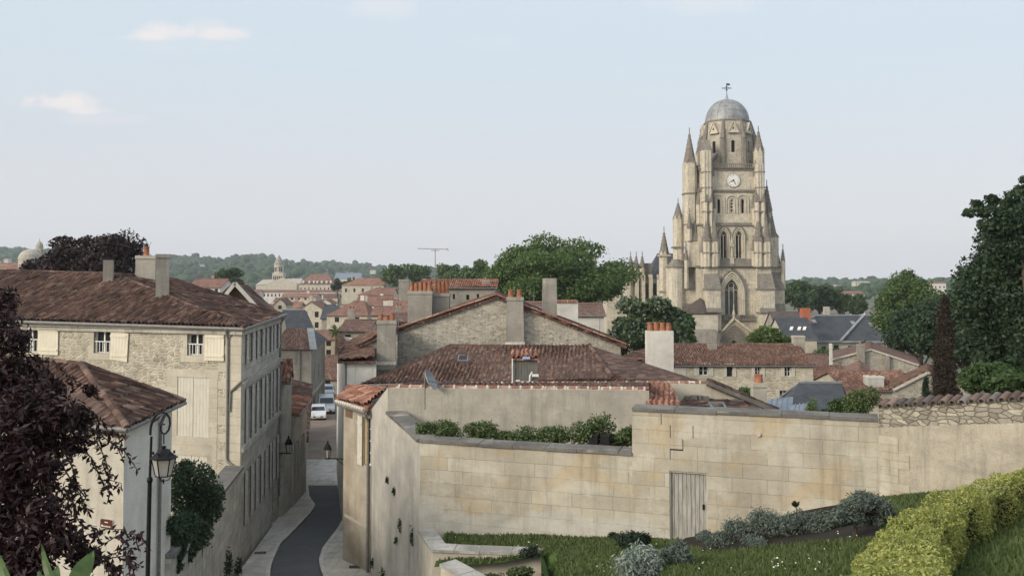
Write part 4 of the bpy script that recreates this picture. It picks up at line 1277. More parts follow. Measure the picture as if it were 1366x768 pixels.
# ------------------------------------------------------------------ courtyard wall along the street with climbing ivy
W0 = A(228, 768, 25.6); W1_ = Vector((K.x + 0.15, K.y - 0.3, 0))
cw = thing('courtyard_wall', 'old stained stone wall along the pavement below the tall stone house', 'wall', (W1_.x, 34, EYE - 12))
cwz0, cwz1 = EYE - 7.9, EYE - 8.15
w_ = Wall(Vector((W0.x, W0.y, 0)), W1_)
mb = MB(); nb = [Vector((W0.x, W0.y, 0)), W1_, W1_ - w_.n * 0.55, Vector((W0.x, W0.y, 0)) - w_.n * 0.55]
mb.hexa([Zw(p, EYE - 12.8) for p in nb], [Zw(nb[0], cwz0), Zw(nb[1], cwz1), Zw(nb[2], cwz1), Zw(nb[3], cwz0)])
mb.build('wall_body', M['ashlar_street'], cw)
mb = MB(); o1, o2 = w_.n * 0.1, w_.n * -0.65
mb.hexa([Zw(nb[0] + o1, cwz0), Zw(nb[1] + o1, cwz1), Zw(nb[1] + o2, cwz1), Zw(nb[0] + o2, cwz0)], [Zw(nb[0] + o1, cwz0 + 0.12), Zw(nb[1] + o1, cwz1 + 0.12), Zw(nb[1] + o2, cwz1 + 0.16), Zw(nb[0] + o2, cwz0 + 0.16)])
mb.build('coping', M['coping'], cw)
sh = thing('climbing_shrub', 'dense dark green shrub hanging over the courtyard wall beside the street lamp', 'shrub', tuple(A(262, 735, 30) - Vector((0, 0, 2))))
lob = []
rr_ = random.Random(4)
for px, py, r_ in ((243, 630, 14), (262, 640, 24), (283, 660, 17), (250, 665, 26), (272, 680, 22), (246, 700, 20), (262, 712, 20), (288, 680, 10), (238, 735, 12), (252, 740, 9), (232, 650, 12), (248, 620, 8), (240, 720, 14), (232, 700, 13), (256, 725, 12), (237, 755, 8), (268, 700, 14)):
    d_ = rr_.uniform(29, 31.5)
    if py > 672: d_ = w_.P(w_.u_at(px, py), 0, .15).y
    p = A(px, py, d_); k_ = d_ / F; lob.append((tuple(p), (r_ * k_, r_ * k_ * 1.2, r_ * k_)))
foliage('foliage', M['leaf_dark'], lob, 16000, 0.05, sh, 0.45, 0.55, seed=6)
tb = MB()
for i in range(5):
    q_ = Vector(lob[i][0]); tb.tube([A(262, 760, 30.2) - Vector((0, 0, 1)), q_.lerp(A(262, 720, 30.2), 0.5), q_], [0.09, 0.06, 0.02], 6)
tb.build('stem', M['bark'], sh)
for px, py, d_, s_ in ((305, 745, 35.0, 0.5), (318, 752, 36.4, 0.35), (302, 768, 33.8, 0.6)):
    p = A(px, py, d_)
    o = foliage('weed_tuft', M['leaf_dark'], [((p.x, p.y, p.z), (0.13, 0.13, s_)), ((p.x, p.y, p.z - s_ * .7), (0.17, 0.17, s_ * 0.6))], 260, 0.06, None, 0.3, 0.4, seed=int(px))
    tag(o, 'dark weeds growing from the foot of the courtyard wall', 'weeds', 'weeds along the courtyard wall')

# ------------------------------------------------------------------ row houses further down the street (same side)
t_, W1a, W2a, W4a = mid_house('row_house', 'narrow street house with a small reddish roof, next down from the tall stone house', 'house', [(-13.2, 50.3), (-12.75, 50.4), (-13.05, 53.6), (-17, 53.6)], A(378, 508, 51).z, 'x', 'tile_red', 'plaster_street', wz=A(378, 482, 52).z, zb=EYE - 14)
def row(name, label, p0, p1, ez_, back, zt_, roofm, wallm, wins, sh_mat='wood_grey', tpx=None):
    a, b = Vector((p0[0], p0[1], 0)), Vector((p1[0], p1[1], 0))
    t = thing(name, label, 'house', (a.x - 2, (a.y + b.y) / 2, town_z(0, a.y)))
    w0 = Wall(a, b); c2, d2 = b - w0.n * back, a - w0.n * back
    m = MB(); hs = [w0.hole(*h) for h in wins]
    zb_ = town_z(0, b.y) - 0.8
    w0.rect_into(m, zb_, ez_); Wall(b, c2).into(m, [(0, zb_), (back, zb_), (back, zt_), (0, ez_)]); Wall(c2, d2).rect_into(m, zb_, zt_); Wall(d2, a).into(m, [(0, zb_), (back, zb_), (back, ez_), (0, zt_)])
    m.build('wall', M[wallm], t)
    for h in hs:
        window(w0, h, t, 2, 3)
        if sh_mat:
            shutter(w0, h[0] - 0.48, h[0] - 0.03, h[1], h[1] + h[3], t, sh_mat); shutter(w0, h[0] + h[2] + 0.03, h[0] + h[2] + 0.48, h[1], h[1] + h[3], t, sh_mat)
    rm_ = MB(); o = w0.n * 0.3
    tile_plane(rm_, [Zw(a + o - w0.t * .1, ez_ - 0.03), Zw(b + o + w0.t * .1, ez_ - 0.03), Zw(c2 + w0.t * .1, zt_ + 0.05), Zw(d2 - w0.t * .1, zt_ + 0.05)], True, seed=int(ez_ * 10) % 50)
    rm_.build('roof', M[roofm], t)
    gutter(t, Zw(a + o, ez_ - 0.06), Zw(b + o, ez_ - 0.06), r=0.07)
    return t, w0
row('row_house', 'low street house with an orange-red lean-to roof, its eave just above the wall lantern', (-12.95, 53.7), (-13.75, 60.6), A(395, 545, 56).z, 4.5, A(392, 523, 57).z, 'tile_red', 'plaster_street', [(1.4, EYE - 11.9, 0.8, 1.9), (4.4, EYE - 12.0, 0.8, 1.9)])
row('row_house', 'plain grey street house running up to the parked cars', (-14.0, 60.8), (-20.6, 92.0), A(407, 530, 78).z - 0.6, 5, A(405, 515, 80).z, 'tile_mid', 'plaster_street', [(3, EYE - 14, 0.9, 1.7), (9, EYE - 14.2, 0.9, 1.7), (15, EYE - 14.4, 0.9, 1.7)])
# slate-hatted corner house with a brown lower roof
c0 = A(392, 540, 104); c1 = A(415, 540, 104); c2 = A(433, 545, 122)
sh_ = thing('slate_roofed_house', 'narrow grey house with a dark slate mansard and zinc hip above the parked cars', 'house', (c0.x, 108, EYE - 16))
zE = A(404, 466, 104).z
fw = Wall(c0 - Vector((3, -0.3, 0)), c1); sw = Wall(c1, c2)
m = MB(); fw.hole(1.6, zE - 6.5, 0.35, 1.3); fw.rect_into(m, EYE - 17, zE); sw.hole(3, zE - 4, 0.8, 1.5); sw.hole(9, zE - 4, 0.8, 1.5); sw.hole(9, zE - 7.4, 0.8, 1.6); sw.rect_into(m, EYE - 17, zE)
cb = c2 + Vector((-6, 1, 0)); Wall(c2, cb).rect_into(m, EYE - 17, zE); Wall(cb, c0 - Vector((3, -.3, 0))).rect_into(m, EYE - 17, zE)
m.build('wall', M['plaster_grey'], sh_)
m = MB(); fw.bx(m, 0, fw.L + .1, zE - 5.4, zE - 5.15, -0.1, 0.15); sw.bx(m, 0.16, sw.L, zE - 5.4, zE - 5.15, -0.1, 0.15); m.build('string_course', M['ashlar_street'], sh_)
for h in fw.holes: dark_window(fw, h[:4], sh_)
for h in sw.holes: dark_window(sw, h[:4], sh_)
zt2 = A(418, 437, 107).z
f0, f1, s1 = Zw(c0 - Vector((3, -.3, 0)), zE) + fw.n * .3, Zw(c1, zE) + fw.n * .3 + sw.n * .3, Zw(c2, zE) + sw.n * .3
t0, t1, t2 = A(382, 438, 107.5), A(414, 438, 107.5), A(420, 440, 121)
m = MB(); tile_plane(m, [f0, f1, t1, t0], False); m.build('front_roof', M['tile_brown'], sh_)
m = MB(); m.face([f1, s1, t2, t1]); m.face([s1, Zw(cb, zE), t2]); m.build('side_roof', M['slate'], sh_)
u0, u1, u2 = A(376, 412, 111), A(406, 413, 111), A(409, 415, 119)
m = MB(); m.face([t0, t1, u1, u0]); m.face([t1, t2, u2, u1]); m.face([u0, u1, u2]); m.face([t0, u0, u2, t2, Zw(cb, zE), f0][::-1]); m.build('upper_roof', M['slate'], sh_)
m = MB(); m.bar(f1, t1, 0.8, 0.12); m.bar(u0, u1, 0.3, 0.2); m.build('zinc_hip', M['lead'], sh_)
downpipe(sh_, [fw.P(fw.L - 1.3, zE - .1, .12), fw.P(fw.L - 1.3, EYE - 15, .12)], 0.07)
# brown-boarded gable behind the tall stone house
gb = thing('boarded_gable_house', 'house with a brown boarded gable peeking over the tall stone house roof', 'house', (-24, 80, EYE - 15))
ga, gl0, gr0 = A(316.5, 378.5, 74), A(296, 400, 74), A(338, 404, 74)
m = MB(); w_ = Wall((gl0.x, 74.3), (gr0.x, 74.3)); zz = gl0.z - .2
w_.into(m, [(0, EYE - 15), (w_.L, EYE - 15), (w_.L, zz), (w_.L * .49, ga.z), (0, zz)]); 
m.build('gable_boarding', M['wood_brown'], gb); m = MB(); xr_ = A(370, 416, 86).x; zr2 = A(372, 418, 86).z - .15
Wall((gr0.x, 74.35), (xr_, 86)).rect_into(m, EYE - 15, zz - .1, z1b=zr2); Wall((xr_, 86), (gl0.x, 86)).rect_into(m, EYE - 15, zr2); Wall((gl0.x, 86), (gl0.x, 74.35)).rect_into(m, EYE - 15, zz)
m.build('wall', M['plaster_street'], gb)
m = MB(); rx = A(372, 416, 86)
tile_plane(m, [A(341, 408, 73.5), rx, A(330, 381, 88), Vector((ga.x, 73.5, ga.z + .08))], True, seed=31)
tile_plane(m, [Vector((ga.x, 73.5, ga.z + .08)), A(330, 381, 88), A(300, 402, 88), A(294, 402, 73.5)], True, seed=32)
m.build('roof', M['tile_mid'], gb)
m = MB(); m.bar(A(294, 402, 73.4), Vector((ga.x, 73.4, ga.z + .05)), .12, .3); m.bar(A(341, 408, 73.4), Vector((ga.x, 73.4, ga.z + .05)), .12, .3); m.build('bargeboard', M['wood_grey'], gb)

# ------------------------------------------------------------------ wall lanterns over the street
def wall_lantern(wp, lp, s, label):
    t = thing('wall_lantern', label, 'wall lantern', tuple(wp), 'bracket lanterns on the street walls')
    m = MB(); b_ = Vector((lp.x, lp.y, lp.z))
    m.tube([wp, b_], 0.03 * s, 6); m.tube([wp + Vector((0, 0, -0.35 * s)), wp.lerp(b_, 0.5) + Vector((0, 0, -0.02))], 0.018 * s, 6); m.box(wp, (0.08, 0.08, 0.4 * s)); m.build('bracket', M['iron'], t)
    m = MB(); m.lathe([(0.10 * s, 0.02), (0.16 * s, 0.42 * s)], b_, 6); m.build('lantern_glass', mgl, t)
    m = MB(); m.lathe([(0.2 * s, 0), (0.18 * s, 0.05 * s), (0.09 * s, 0.25 * s), (0.04 * s, 0.28 * s), (0.05 * s, 0.34 * s), (0.01, 0.42 * s)], b_ + Vector((0, 0, 0.42 * s)), 6); m.lathe([(0.11 * s, -0.03), (0.11 * s, 0.03)], b_, 6)
    for k in range(6):
        a = k * math.pi / 3; m.bar(b_ + Vector((0.1 * s * math.cos(a), 0.1 * s * math.sin(a), 0)), b_ + Vector((0.165 * s * math.cos(a), 0.165 * s * math.sin(a), 0.42 * s)), 0.02)
    m.build('lantern_cap', M['iron'], t)
wall_lantern(A(368, 604, 50.0), A(385, 604, 49.6), 1.15, 'dark bracket lantern on the row of grey street houses')
wall_lantern(A(461, 612, 39.9), A(437, 611, 41.0), 0.95, 'pale glass bracket lantern on the corner house with the white shutter')
# bin / bollard by the pavement
bo = thing('bollard', 'dark iron bollard on the pavement by the grey street houses', 'bollard', tuple(on_street(403, 584)))
m = MB(); p = on_street(403.5, 584); m.lathe([(0.13, 0), (0.12, 0.2), (0.09, 0.3), (0.085, 1.15), (0.12, 1.2), (0.1, 1.35), (0.02, 1.42)], p, 10); m.build('post', M['iron'], bo)
# parked cars
def car(label, p, rz, L, Wd, H, van=False, paint='car_white'):
    t = thing('parked_van' if van else 'parked_car', label, 'van' if van else 'car', tuple(p), 'cars parked along the street')
    m_ = Matrix.Translation(p) @ Matrix.Rotation(rz, 4, 'Z')
    T = lambda x, y, z: m_ @ Vector((x, y, z))
    # front at -y
    h2, l2 = Wd / 2, L / 2
    prof = ([(-l2, 0.35), (-l2 - 0.0, 0.62), (-l2 + 0.15, 0.78), (-l2 + 0.95, 0.98), (-l2 + 1.75, H - 0.12), (-l2 + 2.2, H), (l2 - 0.7, H), (l2 - 0.1, 1.0), (l2, 0.8), (l2, 0.35)] if not van else
            [(-l2, 0.4), (-l2, 0.75), (-l2 + 0.12, 0.95), (-l2 + 0.85, 1.15), (-l2 + 1.5, H - 0.1), (-l2 + 1.9, H), (l2 - 0.1, H), (l2, H - 0.15), (l2, 0.9), (l2, 0.4)])
    def wid(z): return h2 * (1.0 if z < 0.95 else 1.0 - (0.2 if not van else 0.1) * (z - 0.95) / (H - 0.95))
    b = MB()
    Lf = [T(-wid(z), y, z) for y, z in prof]; Rt = [T(wid(z), y, z) for y, z in prof]
    b.face(Lf); b.face(Rt[::-1])
    for i in range(len(prof)):
        j = (i + 1) % len(prof); b.face([Lf[j], Lf[i], Rt[i], Rt[j]])
    o = b.build('body', M[paint], t)
    i0 = 3
    (ya, za), (yb, zb_) = prof[3], prof[4]
    def quad(m2, y0, z0, y1, z1, k0, k1, off=0.012):
        nn = Vector((0, -(z1 - z0), (y1 - y0))).normalized() * off
        m2.face([T(-wid(z0) * k0, y0 + nn.y, z0 + nn.z), T(wid(z0) * k0, y0 + nn.y, z0 + nn.z), T(wid(z1) * k1, y1 + nn.y, z1 + nn.z), T(-wid(z1) * k1, y1 + nn.y, z1 + nn.z)])
    w2 = MB(); quad(w2, ya + (yb - ya) * .1, za + (zb_ - za) * .1, ya + (yb - ya) * .95, za + (zb_ - za) * .95, 0.9, 0.88); w2.build('windscreen', M['pane'], t)
    for s_ in (-1, 1):
        sw_ = MB()
        y0, y1 = -l2 + 1.35, (l2 - 0.6 if not van else l2 - 2.2)
        q = [(y0, 1.03), (y1, 1.03), (y1 - 0.25, H - 0.15), (y0 + 0.5, H - 0.15)]
        pts = [T(s_ * (wid(z) + 0.01), y, z) for y, z in q]
        sw_.face(pts if s_ > 0 else pts[::-1]); sw_.build('side_window', M['pane'], t)
        hl = MB(); hl.hexa([T(s_ * h2 * .92, -l2 - .02, .62), T(s_ * h2 * .58, -l2 - .02, .62), T(s_ * h2 * .58, -l2 + .2, .62), T(s_ * h2 * .92, -l2 + .2, .62)][::(1 if s_ < 0 else -1)], [T(s_ * h2 * .95, -l2 + .04, .8), T(s_ * h2 * .6, -l2 + .04, .8), T(s_ * h2 * .6, -l2 + .2, .82), T(s_ * h2 * .95, -l2 + .2, .82)][::(1 if s_ < 0 else -1)])
        hl.build('headlight', M['headlight'], t)
        mr = MB(); mr.box(T(s_ * (h2 + 0.1), -l2 + 1.3, 1.05), (0.2, 0.1, 0.14), rz); mr.build('mirror', M[paint], t)
        for yy_ in (-l2 + 0.75, l2 - 0.75):
            wh = MB(); c_ = T(s_ * (h2 - 0.1), yy_, 0.31); ax = (m_.to_3x3() @ Vector((1, 0, 0))) * 0.11
            wh.tube([c_ - ax, c_ + ax], 0.31, 16); wo = wh.build('wheel', M['tyre'], t)
            rm__ = MB(); rm__.tube([c_ + ax * s_, c_ + ax * s_ * 1.06], 0.19, 12); rm__.build('rim', M['rim'], wo)
    gr = MB(); gr.hexa([T(-h2 * .6, -l2 - .015, .42), T(h2 * .6, -l2 - .015, .42), T(h2 * .6, -l2 + .1, .42), T(-h2 * .6, -l2 + .1, .42)], [T(-h2 * .6, -l2 - .012, .54), T(h2 * .6, -l2 - .012, .54), T(h2 * .6, -l2 + .1, .54), T(-h2 * .6, -l2 + .1, .54)]); gr.build('grille', M['void'], t)
    pt = MB(); pt.hexa([T(-.26, -l2 - .03, .44), T(.26, -l2 - .03, .44), T(.26, -l2 - .016, .44), T(-.26, -l2 - .016, .44)], [T(-.26, -l2 - .03, .55), T(.26, -l2 - .03, .55), T(.26, -l2 - .016, .55), T(-.26, -l2 - .016, .55)]); pt.build('number_plate', M['plate'], t)
    return t
M['car_white'] = plain('car_white', (0.62, 0.64, 0.66), 0.3, 0, 0.02, 1, 0.5)
M['car_silver'] = plain('car_silver', (0.42, 0.46, 0.50), 0.3, 0.3, 0.02, 1, 0.5)
M['tyre'] = plain('tyre', (0.015, 0.015, 0.016), 0.9); M['rim'] = plain('rim', (0.35, 0.36, 0.37), 0.35, 0.8); M['headlight'] = plain('headlight', (0.75, 0.77, 0.8), 0.15, 0, 0.02, 1, 0.6); M['plate'] = plain('plate', (0.75, 0.72, 0.6), 0.5)
p = on_street(424.5, 558); car('white hatchback parked nose-on at the front of the street row', p, 0.2, 3.9, 1.72, 1.5)
p = on_street(431.5, 552); p.y += 1.2; p.x += 0.1; p.z = town_z(0, p.y) + 0.03; car('taller silver-white van parked just behind the white hatchback', p, 0.22, 4.3, 1.85, 1.95, True, 'car_silver')
p = Vector(A(437, 500, 126)); p.z = town_z(0, 126) + 0.03; car('grey car parked far up the street below the brown roof', p, 0.2, 4.2, 1.75, 1.5, False, 'car_silver')

# iron drain grates in the pavements
for px, py, lab in ((347, 742, 'dark drain grate in the pavement below the courtyard wall'), (474, 761, 'dark drain grate in the pavement beside the corner house')):
    p = on_street(px, py); t = thing('drain_grate', lab, 'drain', tuple(p))
    m = MB(); m.box(p + Vector((0, 0, .145)), (.5, .5, .02), .2); m.build('frame', M['iron'], t)
    m = MB()
    for k in range(5): m.box(p + Vector((-.16 + .08 * k, 0, .158)), (.03, .4, .012), .2)
    m.build('grating', M['coping'], t)
# ------------------------------------------------------------------ garden walls holding the terrace
M['plaster_garden'] = plaster('plaster_garden', (0.50, 0.46, 0.385), (0.37, 0.345, 0.30), 0.5, (0.15, 0.145, 0.13))
M['plaster_corner'] = plaster('plaster_corner', (0.42, 0.365, 0.275), (0.33, 0.26, 0.175), .45)
M['wood_shed'] = wood('wood_shed', (0.17, 0.17, 0.15), (0.10, 0.10, 0.09), 12)
def ringtube(p, q, step, r0, r1, w=.03):
    p, q = Vector(p), Vector(q); L = (q - p).length; t = (q - p) / L; P, Q = [p], [r0]
    for k in range(1, int(L / step) + 1):
        for o, r_ in ((-w - .01, r0), (-w, r1), (w, r1), (w + .01, r0)): P.append(p + t * min(L, k * step + o)); Q.append(r_)
    m = MB(); m.tube(P, Q, 10); return m
def V2(p): return Vector((p.x, p.y, 0))
PC = A(560, 590, 30.0)                       # outer corner of the garden wall
PE = Vector((-5.72, 36.9, 0))                # where it meets the street corner house
s_dir = (PE - V2(PC))
PM = V2(PC) + s_dir * 0.62                   # step in the wall top
ZC = PC.z
zS = A(518, 552, PM.y).z
gw = thing('garden_wall', 'long weathered pale stone garden wall with a grey plank door and dark coping', 'wall', (PC.x, PC.y, EYE - 12))
PD = A(843, 547, 27.75); PR = A(1172, 562, 25.45)
wl1 = Wall(V2(PC), V2(PD)); wl2 = Wall(V2(PD), V2(PR)); wlS = Wall(PM, V2(PC))
TH = 0.5
def wall_run(mb, w, z0, za, zb_, th=TH):
    w.into(mb, [(0, z0), (w.L, z0), (w.L, zb_), (0, za)], 0.3)
    b = [w.P(0, z0, -th), w.P(w.L, z0, -th)]; t_ = [w.P(0, za, -th), w.P(w.L, zb_, -th)]
    mb.face([b[1], b[0], t_[0], t_[1]])
    mb.face([w.P(0, za), w.P(w.L, zb_), t_[1], t_[0]])
    mb.face([w.P(0, z0), w.P(0, za), t_[0], b[0]]); mb.face([w.P(w.L, z0), b[1], t_[1], w.P(w.L, zb_)])
def coping(mb, w, za, zb_, h=0.14, o=0.07, th=TH, seg=1.1, seed=1, u0=0.0, u1=None):
    r = random.Random(seed); u = u0; u1 = u1 or w.L
    while u < u1 - 0.02:
        v = min(u1, u + seg * r.uniform(0.7, 1.2))
        if u1 - v < 0.25: v = u1
        f = lambda x: za + (zb_ - za) * x / w.L
        j = r.uniform(-.012, .012); oo = o + r.uniform(-.015, .015)
        b = [w.P(u + .006, f(u) + j, oo), w.P(v - .006, f(v) + j, oo), w.P(v - .006, f(v) + j, -th - oo), w.P(u + .006, f(u) + j, -th - oo)]
        mb.hexa(b, [b[0] + Vector((0, 0, h * .7)), b[1] + Vector((0, 0, h * .7)), b[2] + Vector((0, 0, h)), b[3] + Vector((0, 0, h))])
        u = v
zgb = EYE - 9.2
zCe = A(843, 607, 27.75).z
mb = MB(); wall_run(mb, wl1, zgb, ZC, zCe); mb.build('lower_wall', M['ashlar_garden'], gw)
zR = A(1166, 561, 25.5).z
du, dz_, dw, dh = wl2.rect_px(893, 629, 943.5, 724)
wl2.hole(du, dz_, dw, dh)
mb = MB(); wall_run(mb, wl2, zgb, PD.z, zR); mb.build('upper_wall', M['ashlar_garden'], gw)
mb = MB(); wall_run(mb, wlS, EYE - 13, zS, ZC); mb.build('street_face', M['plaster_garden'], gw)
mb = MB(); coping(mb, wl1, ZC, zCe, seed=2, u0=0.0); coping(mb, wlS, zS, ZC, 0.15, 0.09, seed=3, u1=wlS.L - 0.06)
mb.build('coping', M['coping'], gw)
mb = MB(); coping(mb, wl2, PD.z, zR, 0.13, 0.06, seed=4, seg=1.6); mb.build('coping', M['coping'], gw)
# plank door
dr = MB(); r = random.Random(2); n_ = 9
for k in range(n_):
    a0, a1 = du + dw * k / n_, du + dw * (k + 1) / n_
    o = -0.12 + r.uniform(-.006, .006)
    wl2.bx(dr, a0 + .006, a1 - .006, dz_ + r.uniform(0.0, 0.06), dz_ + dh - 0.03, o - 0.03, o)
do = dr.build('door', M['wood_door'], gw)
fm = MB(); wl2.bx(fm, du - .0, du + .035, dz_, dz_ + dh, -0.14, -0.04); wl2.bx(fm, du + dw - .035, du + dw, dz_, dz_ + dh, -0.14, -0.04); wl2.bx(fm, du + .036, du + dw - .036, dz_ + dh - .05, dz_ + dh, -0.14, -0.04); fm.build('frame', M['wood_grey'], do)
hm = MB(); wl2.bx(hm, du + dw - .16, du + dw - .1, dz_ + 1.0, dz_ + 1.16, -0.12, -0.085); hm.build('lock', M['iron'], do)
# small fittings: overflow spout and iron ring
sp_ = MB(); uq = wl2.u_at(1012, 579); zq = wl2.z_at(uq, 579); sp_.tube([wl2.P(uq, zq, -.05), wl2.P(uq, zq, 0.06)], 0.065, 10); sp_.build('drain_spout', M['mortar'], gw)
# dark cracks and joints
ck = MB(); 
for (x0, y0, x1, y1) in ((882, 552, 882, 566), (894, 567, 894, 583), (924.5, 568, 924.5, 584), (911, 586, 911, 599), (894, 600, 894, 612), (894, 599.5, 911, 599.5)):
    ua, ub = wl2.u_at(x0, y0), wl2.u_at(x1, y1); za, zb_ = wl2.z_at(ua, y1), wl2.z_at(ub, y0)
    wl2.bx(ck, min(ua, ub) - .009, max(ua, ub) + .009, min(za, zb_) - .009, max(za, zb_) + .009, -0.01, 0.003)
ck.build('open_joint', M['void'], gw)

# rubble wall with tile capping further along
PF = A(1366, 527, 22.6); 
tw = thing('tile_capped_wall', 'rough stone wall capped with a row of dark canal tiles behind the clipped hedge', 'wall', (V2(PR).x, PR.y, EYE - 7))
PFx = V2(PF) + (V2(PF) - V2(PR)) * 1.2
w3 = Wall(V2(PR) + Vector((0, -0.02, 0)), PFx)
z3a = A(1172, 544, 25.4).z; z3b = z3a + (A(1366, 534, 22.6).z - z3a) * 2.2
mb = MB(); wall_run(mb, w3, EYE - 8.5, z3a - 0.55, z3b - 0.55); mb.build('wall_body', M['plaster_rough'], tw)
mb = MB(); w3.into(mb, [(0, z3a - .55), (w3.L, z3b - .55), (w3.L, z3b), (0, z3a)]); mb.face([w3.P(0, z3a - .55), w3.P(0, z3a), w3.P(0, z3a, -.5), w3.P(0, z3a - .55, -.5)]); mb.build('rubble_course', M['rubble_dry'], tw)
q = MB()
for i in range(9):
    ww = 0.85 if i % 2 else 0.55; w3.bx(q, 0.0, ww, EYE - 8.2 + i * 0.42, EYE - 8.2 + i * .42 + .412, -.48, 0.02)
q.build('quoin', M['ashlar_garden'], tw)
cp = MB(); n_ = int(w3.L / 0.24)
for i in range(n_):
    u = (i + .5) * w3.L / n_; z = z3a + (z3b - z3a) * u / w3.L + random.uniform(-.015, .015)
    rr_ = 0.105 * random.uniform(.93, 1.07); i0 = random.random() * 30
    for side in (1, -1):
        L_ = 0.42
        A0 = w3.P(u, z + .16, -.25); A1 = w3.P(u, z + 0.02, -.25 + side * L_)
        s_ = w3.t; up_ = Vector((0, 0, 1))
        ra = [A0 + s_ * math.cos(x) * rr_ * .9 + up_ * math.sin(x) * rr_ * .9 for x in [math.pi * k / 6 for k in range(7)]]
        rb_ = [A1 + s_ * math.cos(x) * rr_ * 1.1 + up_ * math.sin(x) * rr_ * 1.1 for x in [math.pi * k / 6 for k in range(7)]]
        for k in range(6): cp.face([ra[k], rb_[k], rb_[k + 1], ra[k + 1]], [(i0, 0), (i0, .3), (i0 + .03, .3), (i0 + .03, 0)])
        rc_ = [A1 + s_ * math.cos(x) * rr_ * .85 + up_ * math.sin(x) * rr_ * .85 for x in [math.pi * k / 6 for k in range(7)]]
        for k in range(6): cp.face([rb_[k], rc_[k], rc_[k + 1], rb_[k + 1]], [(i0, 0), (i0, .05), (i0 + .03, .05), (i0 + .03, 0)])
cp.build('tile_capping', M['tile_cap'], tw)
mb = MB(); b = [w3.P(0, z3a + .0, .02), w3.P(w3.L, z3b, .02), w3.P(w3.L, z3b, -.52), w3.P(0, z3a, -.52)]; mb.hexa(b, [p + Vector((0, 0, .08)) for p in b]); mb.build('mortar_bed', M['coping'], tw)

# parapets of the little stair garden
def parapet(label, pts, h, th=0.42, mat='plaster_cream', z_low=None, copm='coping_pale'):
    t = thing('parapet_wall', label, 'low wall', (pts[0].x, pts[0].y, pts[0].z - h))
    m = MB(); c_ = MB()
    for i, (a, b_) in enumerate(zip(pts, pts[1:])):
        w = Wall(V2(a), V2(b_)); zl = z_low or a.z - h
        wall_run(m, w, zl, a.z - .1, b_.z - .1, th)
        coping(c_, w, a.z - .1, b_.z - .1, 0.11, 0.05, th, 0.9, i, u0=-0.05 if i else 0.0, u1=w.L + (0.05 if i else -0.05))
    m.build('wall_body', M[mat], t); c_.build('coping', M[copm], t)
    return t
parapet('pale parapet with grey coping slabs at the foot of the garden wall', [A(559, 705, 29.4), A(577, 731, 26.4), A(722, 737, 26.0)], 3.4)
parapet('lower stepped parapet with a worn grey coping in front of the longer parapet', [A(588, 750, 24.6), A(660, 790, 22.5)], 3.2)

# ivy and shrubs on the terrace behind the lower stretch of the garden wall
iv = MB()
def plant(name, label, cat, px, py, d, rpx, mat, n, leaf, seed, hz=1.0, stem=True, group=None, parts=5, shell=.35, asp=.6):
    t = thing(name, label, cat, tuple(A(px, py + rpx * hz, d)), group)
    r = random.Random(seed); k = d / F; lob = []
    for i in range(parts):
        ox, oz = r.uniform(-.6, .6) * rpx, r.uniform(-.55, .55) * rpx * hz
        p = A(px + ox, py + oz, d + r.uniform(-.3, .3) * rpx * k); s = r.uniform(.45, .7)
        lob.append((tuple(p), (rpx * s * k, rpx * s * k * .9, rpx * s * k * hz)))
    if stem:
        tb = MB(); b0 = A(px, py + rpx * hz * 1.1, d)
        for l in lob[:4]: tb.tube([b0, Vector(l[0]).lerp(b0, .5) + Vector((.03, 0, 0)), Vector(l[0])], [0.03, .02, .008], 5)
        tb.build('stem', M['bark'], t)
    foliage('foliage', M[mat], lob, n, leaf, t, shell, asp, seed=seed)
    return t
for i, (px, py, rp, hz, lab) in enumerate(((572, 576, 14, .9, 'first bushy ivy clump at the open end of the lower garden wall'), (597, 576, 19, .75, 'broad ivy clump next to the wall corner'), (638, 577, 17, .85, 'dark rounded ivy clump in the ivy row'), (664, 582, 14, .8, 'low ivy clump between two taller ones in the ivy row'), (697, 582, 18, .85, 'ivy clump with a reddish tip in the ivy row'), (738, 582, 22, .7, 'sprawling loose shrub with bare twigs on the terrace'), (790, 573, 22, 1.0, 'tallest yellowish shrub above the two dark square openings'), (829, 583, 14, .9, 'last shrub in the row, against the higher garden wall'))):
    plant('ivy_bush' if i < 5 else 'terrace_shrub', lab, 'shrub', px, py, 31.0 - (px - 560) * .0068, rp * 1.25, 'leaf_ivy', 2400, .045, 20 + i, hz * .85, True, 'shrubs growing on the narrow terrace', 9)
pb = MB()
wl1q = Wall(V2(PC) - wl1.n * .62 + wl1.t * 7.0, V2(PD) - wl1.n * .62)
for x0, x1 in ((778, 790), (794, 806)):
    ua, ub = wl1.u_at(x0, 590), wl1.u_at(x1, 590); wl1.bx(pb, ua, ub, zCe + .1, zCe + .42, -1.2, -.7)
tag(pb.build('planter_box', M['void']), 'pair of dark square planter openings below the tallest terrace shrub', 'planter')
# terrace soil behind the lower wall
tb = MB(); q_ = [V2(PC) - wl1.n * .5, V2(PD) - wl1.n * .5, V2(PD) + Vector((0, 6.5, 0)), PM + Vector((.5, 0, 0))]
tb.hexa([Zw(p, EYE - 10) for p in q_], [Zw(p, zCe - 1.1) for p in q_]); tag(tb.build('terrace_ground', M['soil']), kind='structure')

